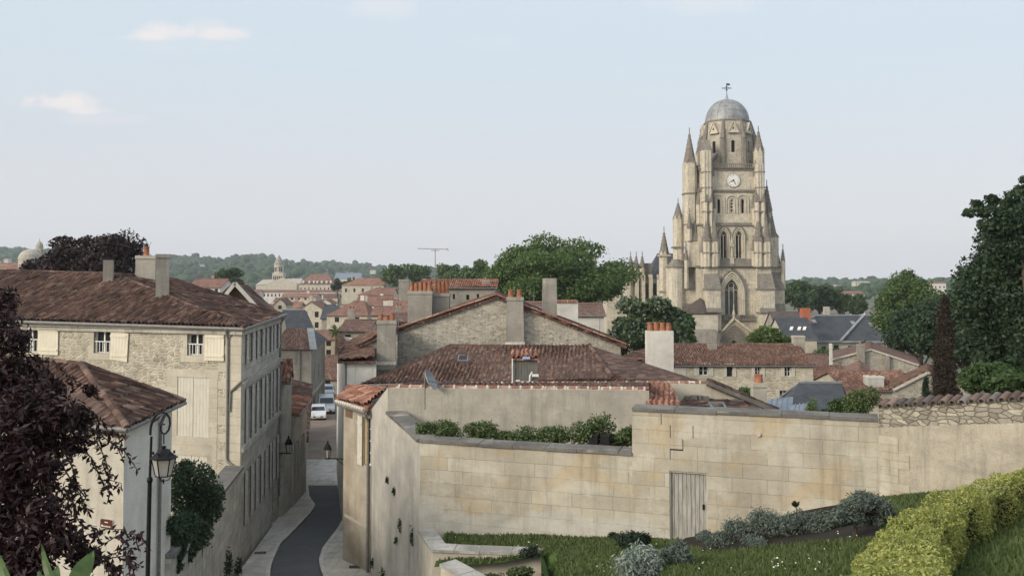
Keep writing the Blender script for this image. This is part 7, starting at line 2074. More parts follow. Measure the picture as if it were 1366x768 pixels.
pts = [(oc.x + .5 * math.cos(x), oc.y, zc + .5 * math.sin(x)) for x in [2 * math.pi * j / 12 for j in range(13)]]; cx.tube(pts, .05, 5)
cx.build('cross_vane', M['iron'], cat)
# porch: receding pointed orders under a gable
pw = Wall((X0 + ux(954), Y0 - 3.2), (X0 + ux(1003), Y0 - 3.2)); u0 = ux(974) - ux(954)
pcx = u0
po = MB(); gz_ = EYE + GZ
pw.hole(pcx - 1.6, gz_, 3.2, EYE + zy(451) - gz_, 2)
zsh = EYE + zy(446); zap = EYE + zy(429)
pw.into(po, [(0, gz_), (pw.L, gz_), (pw.L, zsh), (pcx + 1.2, zap), (pcx, zap + .9), (pcx - 1.2, zap), (0, zsh)], 3.0)
for a_, b_ in (((0, zsh), (pcx, zap + .9)), ((pcx, zap + .9), (pw.L, zsh))):
    po.face([pw.P(a_[0], a_[1]), pw.P(b_[0], b_[1]), pw.P(b_[0], b_[1], -4), pw.P(a_[0], a_[1], -4)])
po_ = add(po, 'portal', plain('portal_stone', (.38, .315, .215), .9, 0, .25, 1.5))
ar = MB()
for k in range(6):
    h = (pcx - 1.6 - .5 * k, gz_, 3.2 + 1.0 * k, EYE + zy(451) - gz_ + .75 * k, 2)
    L = Wall(pw.p0, pw.p1).loop(h)[1:]; ar.tube([pw.P(x, y, .05 + .07 * k) for x, y in L if 0 < x < pw.L], .2, 6)
ar.build('archivolt', M['cathedral_dark'], po_)
gb = MB(); gb.bar(pw.P(-.2, zsh, .3), pw.P(pcx, zap + 1.1, .3), .5, .45); gb.bar(pw.P(pcx, zap + 1.1, .3), pw.P(pw.L + .2, zsh, .3), .5, .45); gb.lathe([(.3, 0), (.2, 1), (.45, 1.3), (.1, 2.6), (.2, 3.2), (.02, 3.8)], pw.P(pcx, zap + .9, .2), 6)
gb.build('portal_gable', CS, po_)
bb = MB(); zz = EYE + zy(427)
bw = Wall((X0 + ux(957), Y0 - .9), (X0 + ux(1005), Y0 - .9))
bw.bx(bb, 0, bw.L, zz, zz + .35, -.9, .1); bw.bx(bb, 0, bw.L, zz + 1.25, zz + 1.55, -.3, .1)
for k in range(15): bw.bx(bb, bw.L * k / 15 + .05, bw.L * k / 15 + .3, zz + .35, zz + 1.25, -.3, .0)
add(bb, 'gallery', CD)
# lean-to chapel against the tower
lt = MB(); x0, x1 = ux(917, 235), ux(957, 235); lt.hexa([C(x0, -5, GZ), C(x1, -5, GZ), C(x1, 0, GZ), C(x0, 0, GZ)], [C(x0, -5, zy(419, 235)), C(x1, -5, zy(419, 235)), C(x1, 0, zy(419, 235)), C(x0, 0, zy(419, 235))]); lo_ = add(lt, 'side_chapel', M['plaster_cream'])
lt = MB(); e0, e1 = ux(909, 235), ux(958, 235); zz = zy(418, 235); pk = C(ux(934, 239), -1.0, zy(397, 239)); q = [C(e0, -5.5, zz), C(e1, -5.5, zz), C(e1, 0, zz + 1.4), C(e0, 2, zz)]
lt.face([q[0], C(ux(939, 235), -5.5, zz), pk]); lt.face([C(ux(939, 235), -5.5, zz), q[1], q[2], pk]); lt.face([q[3], q[0], pk]); lt.face([q[0], q[3], q[2], q[1]]); lt.build('chapel_roof', M['slate_brown'], cat)
lt = MB(); lt.box(C(ux(938, 233), -6, zy(470, 233)), (6.5, 3, 12)); lt.build('annex_block', M['plaster_grey'], cat)
# round stair turret and its pinnacle
tu = MB(); c = C(ux(901, 244), 4, 0); tu.ngon((c.x, c.y), 2.55, EYE + GZ, EYE + zy(357, 244), 12); t_ = add(tu, 'stair_turret'); tu = MB(); tu.ngon((c.x, c.y), 2.8, EYE + zy(357, 244), EYE + zy(355, 244), 12); tu.ngon((c.x, c.y), 2.6, EYE + zy(355, 244), EYE + zy(346, 244), 12, .25); tu.build('turret_cap', CD, t_)
pinnacle('pinnacle', ux(905, 247), 7, 1.5, -6, zy(293, 247), zy(269, 247)); 
bx_ = MB(); 
for zq in (330, 347): c = C(ux(905, 247), 7, zy(zq, 247)); bx_.box(c, (3.4, 3.4, .4))
add(bx_, 'string_course', CD)
pinnacle('pinnacle', ux(886, 252), 12, 1.45, GZ, zy(340, 252), zy(307, 252)); bx_ = MB()
for zq in (341, 388): bx_.box(C(ux(886, 252), 12, zy(zq, 252)), (3.3, 3.3, .4))
bx_.box(C(ux(889, 252), 14, zy(440, 252) + 3), (4.2, 3.5, 22)); add(bx_, 'pier', CS)
# flying arch between pier and turret
fa = MB(); P = [C(ux(886, 252) + 1 + 3 * k / 6, 12, zy(352, 252) - 3.5 * math.sin(math.pi * k / 6) * .3 - .35 * k) for k in range(7)]
for p, q in zip(P, P[1:]): fa.bar(p, q, .7, .9)
add(fa, 'flying_buttress')
# nave, transept and aisle
nv = MB(); x0, x1 = -9, 9.5
nv.hexa([C(x0, 19, GZ), C(x1, 19, GZ), C(x1, 78, GZ), C(x0, 78, GZ)], [C(x0, 19, 0), C(x1, 19, 0), C(x1, 78, 0), C(x0, 78, 0)]); add(nv, 'nave')
nv = MB(); nv.face([C(x0 - .4, 19, 0), C(0.2, 19, 8), C(.2, 78, 8), C(x0 - .4, 78, 0)]); nv.face([C(x1 + .4, 19, 0), C(x1 + .4, 78, 0), C(.2, 78, 8), C(.2, 19, 8)]); nv.face([C(x0, 78, 0), C(.2, 78, 8), C(x1, 78, 0)]); nv.face([C(x0, 19, 0), C(x1, 19, 0), C(.2, 19, 8)]); nv.build('nave_roof', M['slate'], cat)
tl, tr_ = ux(865, 278), 16
tn = MB(); tn.hexa([C(tl, 38, GZ), C(tr_, 38, GZ), C(tr_, 54, GZ), C(tl, 54, GZ)], [C(tl, 38, -1.5), C(tr_, 38, -1.5), C(tr_, 54, -1.5), C(tl, 54, -1.5)]); add(tn, 'transept')
tn = MB(); rz = zy(338, 286); tn.face([C(tl - .3, 37.6, -1.5), C(tr_, 37.6, -1.5), C(tr_, 46, rz), C(ux(877, 286), 46, rz)]); tn.face([C(tl - .3, 54.4, -1.5), C(tl - .3, 37.6, -1.5), C(ux(877, 286), 46, rz)]); tn.face([C(tr_, 54.4, -1.5), C(tl - .3, 54.4, -1.5), C(ux(877, 286), 46, rz), C(tr_, 46, rz)]); tn.build('transept_roof', M['slate'], cat)
al_ = MB(); d_ = 268; xl, xr = ux(838, d_), ux(890, d_); zt = zy(372, d_)
al_.hexa([C(xl, 28, GZ), C(xr, 28, GZ), C(xr, 37, GZ), C(xl, 37, GZ)], [C(xl, 28, zt), C(xr, 28, zt), C(xr, 37, zt), C(xl, 37, zt)]); add(al_, 'aisle')
al_ = MB(); al_.hexa([C(ux(857, d_), 27.6, zt), C(ux(869, d_), 27.6, zt), C(ux(869, d_), 37, zt), C(ux(857, d_), 37, zt)], [C(ux(857, d_), 27.6, zy(351, d_)), C(ux(869, d_), 27.6, zy(351, d_)), C(ux(869, d_), 37, zy(351, d_)), C(ux(857, d_), 37, zy(351, d_))]); add(al_, 'aisle_block', CD)
for px in (841, 848.5, 856.5):
    pinnacle('pinnacle', ux(px, 267), 26.6, .85, GZ, zy(357, 267), zy(340, 267), gab=False)
ap = MB()
for px in (845, 852.5, 862, 873): f_ = Wall((X0 + ux(px - 2, 268), Y0 + 27.9), (X0 + ux(px + 2, 268), Y0 + 27.9)); f_.bx(ap, 0, f_.L, EYE + zy(398, 268), EYE + zy(378, 268), 0, .06)
ap.build('window', M['church_glass'], cat)
ap = MB()
for px in (838, 849, 857.5, 867.5, 879):
    c = C(ux(px, 266), 26, 0); ap.box((c.x, c.y, EYE + (GZ + zy(366, 266)) / 2), (1.0, 2.6, zy(366, 266) - GZ)); 
add(ap, 'aisle_buttress')
rl = MB(); d2 = ux(820, 288)
rl.hexa([C(d2 - 3, 44, GZ), C(ux(845, 288), 44, GZ), C(ux(845, 288), 56, GZ), C(d2 - 3, 56, GZ)], [C(d2 - 3, 44, zy(362, 288)), C(ux(845, 288), 44, zy(362, 288)), C(ux(845, 288), 56, zy(362, 288)), C(d2 - 3, 56, zy(362, 288))]); add(rl, 'choir_wall')
rl = MB(); rz = zy(349, 290); e = zy(362, 288); rl.face([C(d2 - 3, 43.6, e), C(ux(846, 288), 43.6, e), C(ux(829, 290), 50, rz), C(d2 - 3, 50, rz)]); rl.face([C(ux(846, 288), 43.6, e), C(ux(846, 288), 56, e), C(ux(829, 290), 50, rz)]); rl.face([C(ux(846, 288), 56, e), C(d2 - 3, 56, e), C(d2 - 3, 50, rz), C(ux(829, 290), 50, rz)]); rl.build('choir_roof', M['slate'], cat)
# ------------------------------------------------------------------ the old town between the street and the hills
def far_house(label, x0, x1, yr, ye, yb, d, depth=9, roof='tile_far', wall='plaster_cream', kind='x', nw=4, rows=1, chim=0, hip=(0, 0), name='town_house', group=None, cat='house', xa=None, wmat='pane'):
    a, b = A(x0, ye, d), A(x1, ye, d)
    ez = a.z; wz = A(x0, yr, d + depth / 2).z if kind == 'x' else A(x0, yr, d).z
    wz = max(wz, ez + .6)
    zb = min(town_z(0, d) - .5, ez - 2.5) if d < 1100 else ez - 6
    t = thing(name, label, cat, ((a.x + b.x) / 2, d + depth / 2, zb), group)
    m = MB(); fl, fr, br, bl = Vector((a.x, d, 0)), Vector((b.x, d, 0)), Vector((b.x, d + depth, 0)), Vector((a.x, d + depth, 0))
    w = Wall(fl, fr); H = ez - zb
    hv = []
    zvis = A(x0, yb, d).z
    span = max(.5, ez - max(zvis, zb))
    rows_ = rows
    for r in range(rows_):
        hh = min(1.7, span / rows_ * .55); z = ez - span / rows_ * (r + .8)
        for k in range(nw):
            ww = min(1.0, w.L / nw * .4); u = w.L * (k + .5) / nw - ww / 2
            if z > zb + .1 and hh > .3: hv.append(w.hole(u, z, ww, hh))
    if kind == 'x':
        w.rect_into(m, zb, ez)
        for p, q, pk in ((fr, br, not hip[1]), (bl, fl, not hip[0])):
            q_ = Wall(p, q); q_.into(m, [(0, zb), (q_.L, zb), (q_.L, ez)] + ([(q_.L / 2, wz)] if pk else []) + [(0, ez)])
        Wall(br, bl).rect_into(m, zb, ez)
    else:
        w.into(m, [(0, zb), (w.L, zb), (w.L, ez), (w.L / 2, wz), (0, ez)]); Wall(fr, br).rect_into(m, zb, ez); Wall(bl, fl).rect_into(m, zb, ez); k_ = Wall(br, bl); k_.into(m, [(0, zb), (k_.L, zb), (k_.L, ez), (k_.L / 2, wz), (0, ez)])
    m.build('wall', M[wall], t)
    for h in hv: dark_window(w, h, t, .15, wmat)
    m = MB(); o = .35
    Z = lambda p, z: Vector((p.x, p.y, z))
    if kind == 'x':
        e = ez - o * (wz - ez) / (depth / 2)
        A1, B1, C1, D1 = Vector((a.x - o, d - o, e)), Vector((b.x + o, d - o, e)), Vector((b.x + o, d + depth + o, e)), Vector((a.x - o, d + depth + o, e))
        R0_, R1_ = Vector((a.x - o + hip[0] * depth / 2, d + depth / 2, wz)), Vector((b.x + o - hip[1] * depth / 2, d + depth / 2, wz))
        tile_plane(m, [A1, B1, R1_, R0_], False); tile_plane(m, [C1, D1, R0_, R1_], False)
        if hip[0]: tile_plane(m, [D1, A1, R0_], False)
        if hip[1]: tile_plane(m, [B1, C1, R1_], False)
        if d < 500: ridge_tiles(m, R0_, R1_, .14, 1.5)
    else:
        hw = (b.x - a.x) / 2; e = ez - o * (wz - ez) / hw; xc = (a.x + b.x) / 2
        tile_plane(m, [Vector((a.x - o, d - .2, e)), Vector((xc, d - .2, wz)), Vector((xc, d + depth, wz)), Vector((a.x - o, d + depth, e))], False); tile_plane(m, [Vector((b.x + o, d - .2, e)), Vector((b.x + o, d + depth, e)), Vector((xc, d + depth, wz)), Vector((xc, d - .2, wz))], False)
    m.build('roof', M[roof], t)
    r = random.Random(int(x0 * 13 + d))
    for k in range(chim):
        x = a.x + (b.x - a.x) * r.uniform(.1, .9); chimney(t, (x, d + depth * .55, wz - 1.0), r.uniform(.6, 1.1), .6, wz + r.uniform(.6, 1.6), 0, r.choice(['plaster_grey', 'plaster_annex', 'plaster_white']), pots=2 if d < 260 else 0, pot_h=.4, pot_r=.14)
    return t
# abbey church with a conical tower, far off
ab = thing('abbey_church', 'far pale abbey church with a round conical bell tower below the wooded hills', 'church', (A(372, 388, 860).x, 860, EYE - 22))
d = 860; s_ = d / F; m = MB(); c = A(372, 380, d + 8)
m.prism([(c.x - 5.2, d + 3), (c.x + 5.2, d + 3), (c.x + 5.2, d + 13), (c.x - 5.2, d + 13)], EYE - 22, A(0, 364, d).z); m.build('tower', M['cathedral_stone'], ab)
m = MB(); m.ngon((c.x, d + 8), 4.6, A(0, 364, d).z, A(0, 353, d).z, 16); o = m.build('drum', M['cathedral_stone'], ab)
m = MB(); m.lathe([(4.9, 0), (4.5, 1.5), (3.4, 4.2), (1.6, 7.0), (.2, 9.6)], (c.x, d + 8, A(0, 353, d).z), 16); m.build('cone', M['plaster_grey'], ab)
m = MB()
for k in range(5):
    for z0, z1 in ((374, 368), (362, 356)): m.box((c.x - 3.6 + 1.8 * k, d + (2.9 if z0 > 365 else 3.6), (A(0, z0, d).z + A(0, z1, d).z) / 2), (.8, .3, A(0, z1, d).z - A(0, z0, d).z))
m.build('window', M['void'], ab)
x0, x1 = A(343, 380, d).x, A(403, 380, d).x
m = MB(); w = Wall((A(357, 380, d - 8).x, d - 8), (A(396, 380, d - 8).x, d - 8)); w.hole(w.L * .48, EYE - 22, 3.2, 10.5, 1)
w.into(m, [(0, EYE - 22), (w.L, EYE - 22), (w.L, A(0, 378, d).z), (w.L / 2, A(0, 370, d).z), (0, A(0, 378, d).z)]); m.hexa([Vector((x0, d - 4, EYE - 22)), Vector((x1, d - 4, EYE - 22)), Vector((x1, d + 14, EYE - 22)), Vector((x0, d + 14, EYE - 22))], [Vector((x0, d - 4, A(0, 380, d).z)), Vector((x1, d - 4, A(0, 378, d).z)), Vector((x1, d + 14, A(0, 378, d).z)), Vector((x0, d + 14, A(0, 380, d).z))]); m.build('nave', M['plaster_cream'], ab)
dark_window(w, w.holes[0][:4], ab, .8, 'void', 'door')
m = MB(); m.hexa([Vector((x0 - .5, d - 4.5, A(0, 380, d).z)), Vector((x1 + .5, d - 4.5, A(0, 378, d).z)), Vector((x1 + .5, d + 14, A(0, 378, d).z)), Vector((x0 - .5, d + 14, A(0, 380, d).z))], [Vector((x0 + 4, d + 4, A(0, 373, d).z)), Vector((x1 - 1, d + 4, A(0, 371, d).z)), Vector((x1 - 1, d + 6, A(0, 371, d).z)), Vector((x0 + 4, d + 6, A(0, 373, d).z))]); m.build('roof', M['plaster_annex'], ab)
# convent with dormers beside it
cv = far_house('far cream convent with a red hipped roof and white dormers beside the abbey church', 399, 446, 365.5, 379, 388, 760, 22, 'tile_far', 'plaster_cream', nw=9, rows=1, hip=(.7, .7), name='convent', cat='convent')
m = MB()
for px in (404.5, 412.5, 418.5, 423, 429, 435.5, 441): p = A(px, 376, 759.5); m.box((p.x, 762, p.z), (1.5, 5, 2.0)); 
m.build('dormer', M['plaster_white'], cv)
FH = [
 ('long low far building with a brown roof and an arcaded cream wall before the abbey', 345, 456, 386.5, 389.5, 397, 560, 14, 'tile_far', 'plaster_white', 'x', 22, 1, 0, (0, 0)),
 ('far long building with a pale blue-grey metal roof', 446, 480, 364, 372, 378, 900, 20, 'zinc', 'plaster_white', 'x', 6, 1, 0, (0, 0)),
 ('far pale house with a bright red hipped roof near the dark round tree', 456, 512, 371, 380, 392, 420, 18, 'tile_red', 'plaster_cream', 'x', 5, 1, 2, (.8, 0)),
 ('far red-roofed house with a white wall line just past the hipped roof', 478, 524, 384, 393, 399, 330, 14, 'tile_far', 'plaster_white', 'x', 6, 1, 2, (.8, 0)),
 ('broad brown roof in the old town with a pale cornice, below the white wall line', 474, 526, 395, 407, 412, 255, 14, 'tile_far', 'plaster_white', 'x', 4, 1, 1, (0, 0)),
 ('small far house with a rounded white gable', 426, 442, 399, 404, 410, 300, 9, 'tile_far', 'plaster_white', 'g', 0, 1, 0, (0, 0)),
 ('brown hipped roof over a cream wall with one dark opening', 436, 490, 402, 420, 432, 205, 13, 'tile_far', 'plaster_cream', 'x', 2, 1, 2, (.8, .3)),
 ('tall stone town house end with bright patches', 400, 430, 402, 412, 440, 232, 12, 'tile_far', 'rubble_long', 'g', 2, 2, 1, (0, 0)),
 ('dark grey slate gable side next to the tall stone house end', 429, 464, 407, 424, 436, 215, 9, 'slate', 'plaster_grey', 'x', 0, 1, 0, (0, .9)),
 ('low town house with a reddish roof in front of the arcaded wall', 376, 421, 391.5, 396, 401, 400, 12, 'tile_red', 'plaster_cream', 'x', 5, 1, 1, (0, 0)),
 ('small reddish roof in the old town behind the slate-hatted house', 379, 398, 403, 412, 416, 260, 9, 'tile_red', 'plaster_cream', 'x', 2, 1, 1, (0, 0)),
 ('small cream house with a dark roof over the tall stone house ridge', 366, 381, 398, 405, 414, 250, 8, 'tile_mid', 'plaster_cream', 'g', 1, 1, 0, (0, 0)),
 ('pale far house with a brown roof above the tall stone house ridge', 252, 294, 372, 383, 392, 230, 12, 'tile_far', 'plaster_white', 'x', 4, 1, 1, (0, 0)),
 ('far house with a pinkish roof at the foot of the hills, behind the round tree', 322, 344, 386, 391, 400, 520, 12, 'tile_far', 'plaster_white', 'x', 3, 1, 0, (0, 0)),
 ('stone town house beside the palm, its roof falling toward the street', 455, 492, 427, 441, 462, 120, 9, 'tile_mid', 'rubble_long', 'x', 2, 1, 1, (0, 0)),
 ('brown roof closing the far end of the street', 429, 462, 474, 504, 518, 140, 9, 'tile_mid', 'plaster_grey', 'x', 2, 1, 0, (0, 0)),
 ('pale ochre wall and roof standing behind the palm', 415, 462, 441, 452, 475, 165, 9, 'tile_far', 'plaster_corner', 'x', 3, 2, 1, (0, 0)),
 ('low roofed house with a rough wall in the middle of the old town', 496, 540, 409, 420, 440, 150, 10, 'tile_far', 'plaster_cream', 'x', 2, 1, 2, (0, 0)),
 ('town house with a faded roof right beneath the rear house', 500, 548, 400, 408, 420, 190, 10, 'tile_far', 'plaster_white', 'x', 3, 1, 1, (0, 0)),
 ('grey-walled town house near the broad rendered chimney', 520, 546, 418, 428, 445, 100, 8, 'tile_mid', 'plaster_grey', 'x', 1, 1, 1, (0, 0)),
 ('far red roof at the left edge beneath the domed church', -20, 24, 351, 357, 364, 420, 12, 'tile_red', 'plaster_white', 'x', 5, 1, 1, (0, 0)),
 ('far white-walled house between the red roof and the domed church', 10, 34, 354, 358.5, 366, 350, 9, 'tile_far', 'plaster_white', 'x', 4, 1, 0, (0, 0)),
]
for f in FH:
    lab = f[0].replace('at the left edge beneath', 'just beneath')
    far_house(lab, *f[1:8], *f[8:12], f[12], f[13], f[14])
# domed church beyond the copper beech
dc = thing('domed_church', 'far pale church with a rounded apse and small lantern tower beside the copper beech', 'church', (A(38, 360, 330).x, 330, EYE - 20))
m = MB(); c = A(33, 360, 330); m.ngon((c.x, 334), 4.2, EYE - 20, A(0, 345, 330).z, 20); m.build('apse', M['plaster_annex'], dc)
m = MB(); m.lathe([(4.3, 0), (3.9, 1.5), (2.8, 2.8), (1.2, 3.4), (.1, 3.6)], (c.x, 334, A(0, 345, 330).z), 20); m.build('dome', M['plaster_annex'], dc)
m = MB(); c2 = A(51.5, 340, 336); m.prism([(c2.x - 1.3, 335), (c2.x + 1.3, 335), (c2.x + 1.3, 338), (c2.x - 1.3, 338)], EYE - 20, A(0, 333, 336).z); m.box((c2.x, 336.5, A(0, 331, 336).z - .6), (3.0, 3.4, .4)); m.lathe([(1.35, 0), (1.3, 1.4), (.9, 2.3), (.2, 2.8), (.05, 4.0)], (c2.x, 336.5, A(0, 332, 336).z), 12); m.build('bell_tower', M['plaster_annex'], dc)
m = MB(); m.box((c2.x, 334.9, A(0, 337, 336).z), (.8, .2, 1.6)); m.build('window', M['void'], dc)
m = MB(); m.box((A(44, 360, 340).x, 344, (EYE - 20 + A(0, 352, 340).z) / 2), (9, 12, A(0, 352, 340).z - EYE + 20)); m.build('nave', M['plaster_annex'], dc)
# filler of the old town: many small roofs nothing tells apart
r = random.Random(21)
cells = []
for row, (d0, n_) in enumerate(((700, 9), (600, 9), (500, 9), (410, 8), (330, 7), (270, 6))):
    for k in range(n_):
        px = 372 + (640 - 372) * (k + r.uniform(.1, .9)) / n_
        d = d0 * r.uniform(.94, 1.06)
        wpx = r.uniform(9, 17) * F / d
        top = town_z(0, d) + r.uniform(7.5, 10.5)
        py = HOR - (top - EYE) / d * F
        rise = r.uniform(1.6, 2.6) / d * F
        kd = 'x' if r.random() < .75 else 'g'
        far_house('distant small town house with a tiled roof among many alike', px - wpx / 2, px + wpx / 2, py - rise, py, py + 5.5 * F / d, d, r.uniform(8, 12), r.choice(['tile_far', 'tile_far', 'tile_red', 'tile_mid']), r.choice(['plaster_cream', 'plaster_white', 'plaster_grey', 'plaster_cream']), kd, 3, 1, r.choice([0, 1, 1]), (0, 0), group='distant houses of the old town')
# houses on the far slopes
for px, py, w_, hgt, d in ((258, 353, 6, 2.5, 1900), (247, 352, 5, 2.5, 1900), (268, 354, 7, 2.5, 1850), (8, 346, 6, 3, 1500), (28, 352, 6, 3, 1350), (497, 361, 7, 3, 1500), (1086, 382, 14, 3, 1300), (1106, 381.5, 12, 3, 1300), (1119, 381, 9, 3, 1300), (1060, 383, 8, 3, 1400), (1152, 378, 10, 6, 1500), (1243, 377, 9, 4, 1500)):
    far_house('tiny pale house on the wooded far slopes', px - w_ / 2, px + w_ / 2, py - hgt * .55, py - hgt * .2, py + hgt, d, 10, 'tile_far', 'plaster_white', 'x', 3, 1, 0, (0, 0), name='hillside_house', group='pale houses on the far slopes')
far_house('far pale house with a pinkish roof among the trees beyond the slate mansion', 1126, 1153, 388, 392, 398, 620, 12, 'tile_far', 'plaster_white', 'x', 5, 1, 0, (0, 0))
far_house('far white gable glimpsed between the trees behind the slate mansion', 1144, 1154, 401, 406, 412, 420, 9, 'tile_far', 'plaster_white', 'g', 0, 1, 0, (0, 0))
far_house('far cream block of flats on the skyline beyond the slate mansion', 1141, 1160, 375, 376, 384, 1250, 14, 'plaster_annex', 'plaster_cream', 'x', 6, 2, 0, (0, 0), name='apartment_block', cat='apartment block')
far_house('far white building peeking over the trees beside the tall dark tree', 1240, 1262, 375.5, 377.5, 386, 700, 12, 'tile_far', 'plaster_white', 'x', 4, 1, 0, (0, 0))
# ------------------------------------------------------------------ trees
def tree_px(name, label, px, py, rx, ry, d, k, n, leaf, mat, seed, ground=None, trunk=.35, depth=1.0, cat='tree', **kw):
    s = d / F; c = A(px, py, d); zb = ground if ground is not None else town_z(0, d)
    return tree(name, label, (c.x, c.y, zb), tuple(c), (rx * s, rx * s * depth, ry * s), k, n, leaf, mat, cat, seed=seed, trunk=trunk, **kw)
tree_px('broadleaf_tree', 'very large round green tree rising behind the stone gable', 746, 377, 90, 58, 150, 60, 50000, .22, 'leaf_tree', 1, trunk=.6, fr=(.2, .36))
tree_px('broadleaf_tree', 'dome of rounder foliage merging into the very large tree', 692, 384, 44, 42, 146, 28, 15000, .22, 'leaf_tree', 2, trunk=.4)
tree_px('magnolia_tree', 'rounded glossy magnolia with pale leaf tips behind the white chimney', 862, 444, 56, 44, 96, 30, 13000, .19, 'leaf_magnolia', 3, fr=(.2, .34), shell=.65, trunk=.3)
tree_px('broadleaf_tree', 'dark green low tree tucked between the magnolia and the cathedral chapel', 908, 442, 20, 28, 110, 14, 3500, .2, 'leaf_mid', 4)
tree_px('copper_beech', 'dark purple-leaved copper beech rising behind the tall stone house roof', 118, 352, 66, 44, 92, 34, 15000, .17, 'leaf_beech', 5, bark='bark_dark', trunk=.45, fr=(.2, .36), ground=EYE - 13)
tree_px('copper_beech', 'lower dark outlying bough of purple foliage near the domed church', 68, 362, 34, 24, 90, 16, 4500, .16, 'leaf_beech', 6, bark='bark_dark', ground=EYE - 13)
tree_px('copper_beech', 'thin sparse purple tree with sky showing through, next to the chimneys', 178, 345, 32, 30, 94, 18, 1900, .15, 'leaf_beech', 7, bark='bark_dark', ground=EYE - 13, shell=.3)
tree_px('broadleaf_tree', 'round green tree in the old town below the hills', 305, 374, 18, 16, 330, 14, 2600, .55, 'leaf_mid', 8)
tree_px('broadleaf_tree', 'dark round tree between the convent and the red hipped roof', 451, 381, 9, 9, 480, 8, 900, .6, 'leaf_dark', 9)
for i, (px, py, rx, ry, d, lab) in enumerate(((525, 362, 16, 13, 420, 'far green tree with a pointed top near the far red roofs'), (556, 362, 20, 10, 430, 'far low green tree left of the aerial'), (602, 365, 22, 12, 380, 'far rounded green tree behind the rear house'), (636, 366, 22, 14, 330, 'far green tree touching the very large round tree'), (470, 374, 12, 6, 520, 'far small clump of trees among the red roofs'))):
    tree_px('broadleaf_tree', lab.replace(' left of the aerial', ' beside the tall aerial'), px, py + 3, rx, ry * 1.25, d, 22, 3200, .5, 'leaf_tree', 30 + i, zmin=-1.0)
for i, (px, py, rx, ry, d, lab) in enumerate(((1066, 398, 22, 22, 330, 'dense far tree at the cathedral flank, first of a dark row'), (1094, 400, 22, 22, 335, 'second dense tree in the dark row behind the slate mansion'), (1120, 402, 20, 18, 340, 'lower dense tree in the dark row behind the slate mansion'), (1140, 408, 16, 17, 330, 'last dense dark tree of the row near the bright crowned tree'))):
    tree_px('broadleaf_tree', lab, px, py, rx, ry, d, 16, 3600, .5, 'leaf_mid', 40 + i)
tree_px('broadleaf_tree', 'tall bright green crowned tree at the end of the slate mansion', 1214, 416, 42, 48, 150, 40, 26000, .2, 'leaf_tree', 50, trunk=.45, fr=(.22, .38))
tree_px('broadleaf_tree', 'darker spreading tree in front of the bright crowned tree', 1228, 450, 38, 40, 118, 30, 17000, .17, 'leaf_dark', 51, trunk=.4)
tree_px('broadleaf_tree', 'broad dark tree mass behind the brown cypress', 1290, 440, 62, 62, 88, 40, 30000, .15, 'leaf_dark', 52, trunk=.45, fr=(.22, .38))
tree_px('broadleaf_tree', 'shadowy low tree between the brown cypress and the round bush', 1330, 470, 50, 40, 70, 22, 8000, .2, 'leaf_dark', 53)
tree_px('conifer_tree', 'tall dark tree with ragged boughs reaching into the sky at the edge of the view', 1372, 372, 84, 104, 58, 70, 60000, .11, 'leaf_dark', 54, trunk=.4, fr=(.2, .38), ground=EYE - 8, zmin=-.8)
lob = []
rr_ = random.Random(3)
for px, py, r_ in ((1293, 284, 9), (1303, 272, 8), (1312, 282, 12), (1322, 266, 9), (1332, 274, 14), (1345, 286, 18), (1352, 262, 12), (1362, 254, 10), (1340, 300, 22), (1318, 300, 14), (1366, 290, 26), (1366, 240, 7)):
    c = A(px, py, 55 + rr_.uniform(-1, 1)); s = 55 / F; lob.append((tuple(c), (r_ * s, r_ * s, r_ * s * .7)))
tree('broadleaf_tree', 'feathery topmost boughs of a dark tree leaning out over the tall dark tree', (A(1380, 400, 55).x, 55, EYE - 8), tuple(A(1360, 300, 55)), (2, 2, 2), 0, 9000, .11, 'leaf_dark', lobes=[(tuple(A(1366, 320, 55)), (1.6, 1.6, 1.4))] + lob, seed=55, trunk=.2, limbs=0)
# brown cypress and its dark neighbour
def column_tree(name, label, px, y0, y1, w0, w1, d, mat, n, leaf, seed, ground):
    lob = []; r = random.Random(seed); s = d / F; k = 11
    for i in range(k):
        f = i / (k - 1); py = y0 + (y1 - y0) * f; hw = (w0 + (w1 - w0) * (f ** .7)) / 2
        for j in range(3): c = A(px + r.uniform(-.35, .35) * hw, py, d + r.uniform(-.4, .4) * hw * s); lob.append((tuple(c), (hw * s * .75, hw * s * .75, (y1 - y0) / k * s * 1.0)))
    c = A(px, (y0 + y1) / 2, d)
    return tree(name, label, (c.x, d, ground), tuple(A(px, y0 + 6, d)), (1, 1, 1), 0, n, leaf, mat, seed=seed, lobes=lob, trunk=.18, limbs=0, shell=.55, asp=.4)
column_tree('cypress_tree', 'rusty brown columnar cypress standing above the tile-capped wall', 1260, 404, 540, 14, 46, 54, 'leaf_cypress', 20000, .075, 61, EYE - 9.5)
column_tree('cypress_tree', 'small dark green columnar conifer at the foot of the brown cypress', 1235, 506, 545, 6, 12, 46, 'leaf_conifer', 1500, .08, 62, EYE - 8.5)
tree_px('round_bush', 'clipped-looking round green bush just above the tile-capped wall', 1330, 506, 48, 30, 36, 26, 12000, .075, 'leaf_mid', 63, cat='bush', ground=EYE - 6.5, trunk=.12, fr=(.2, .34), shell=.6)
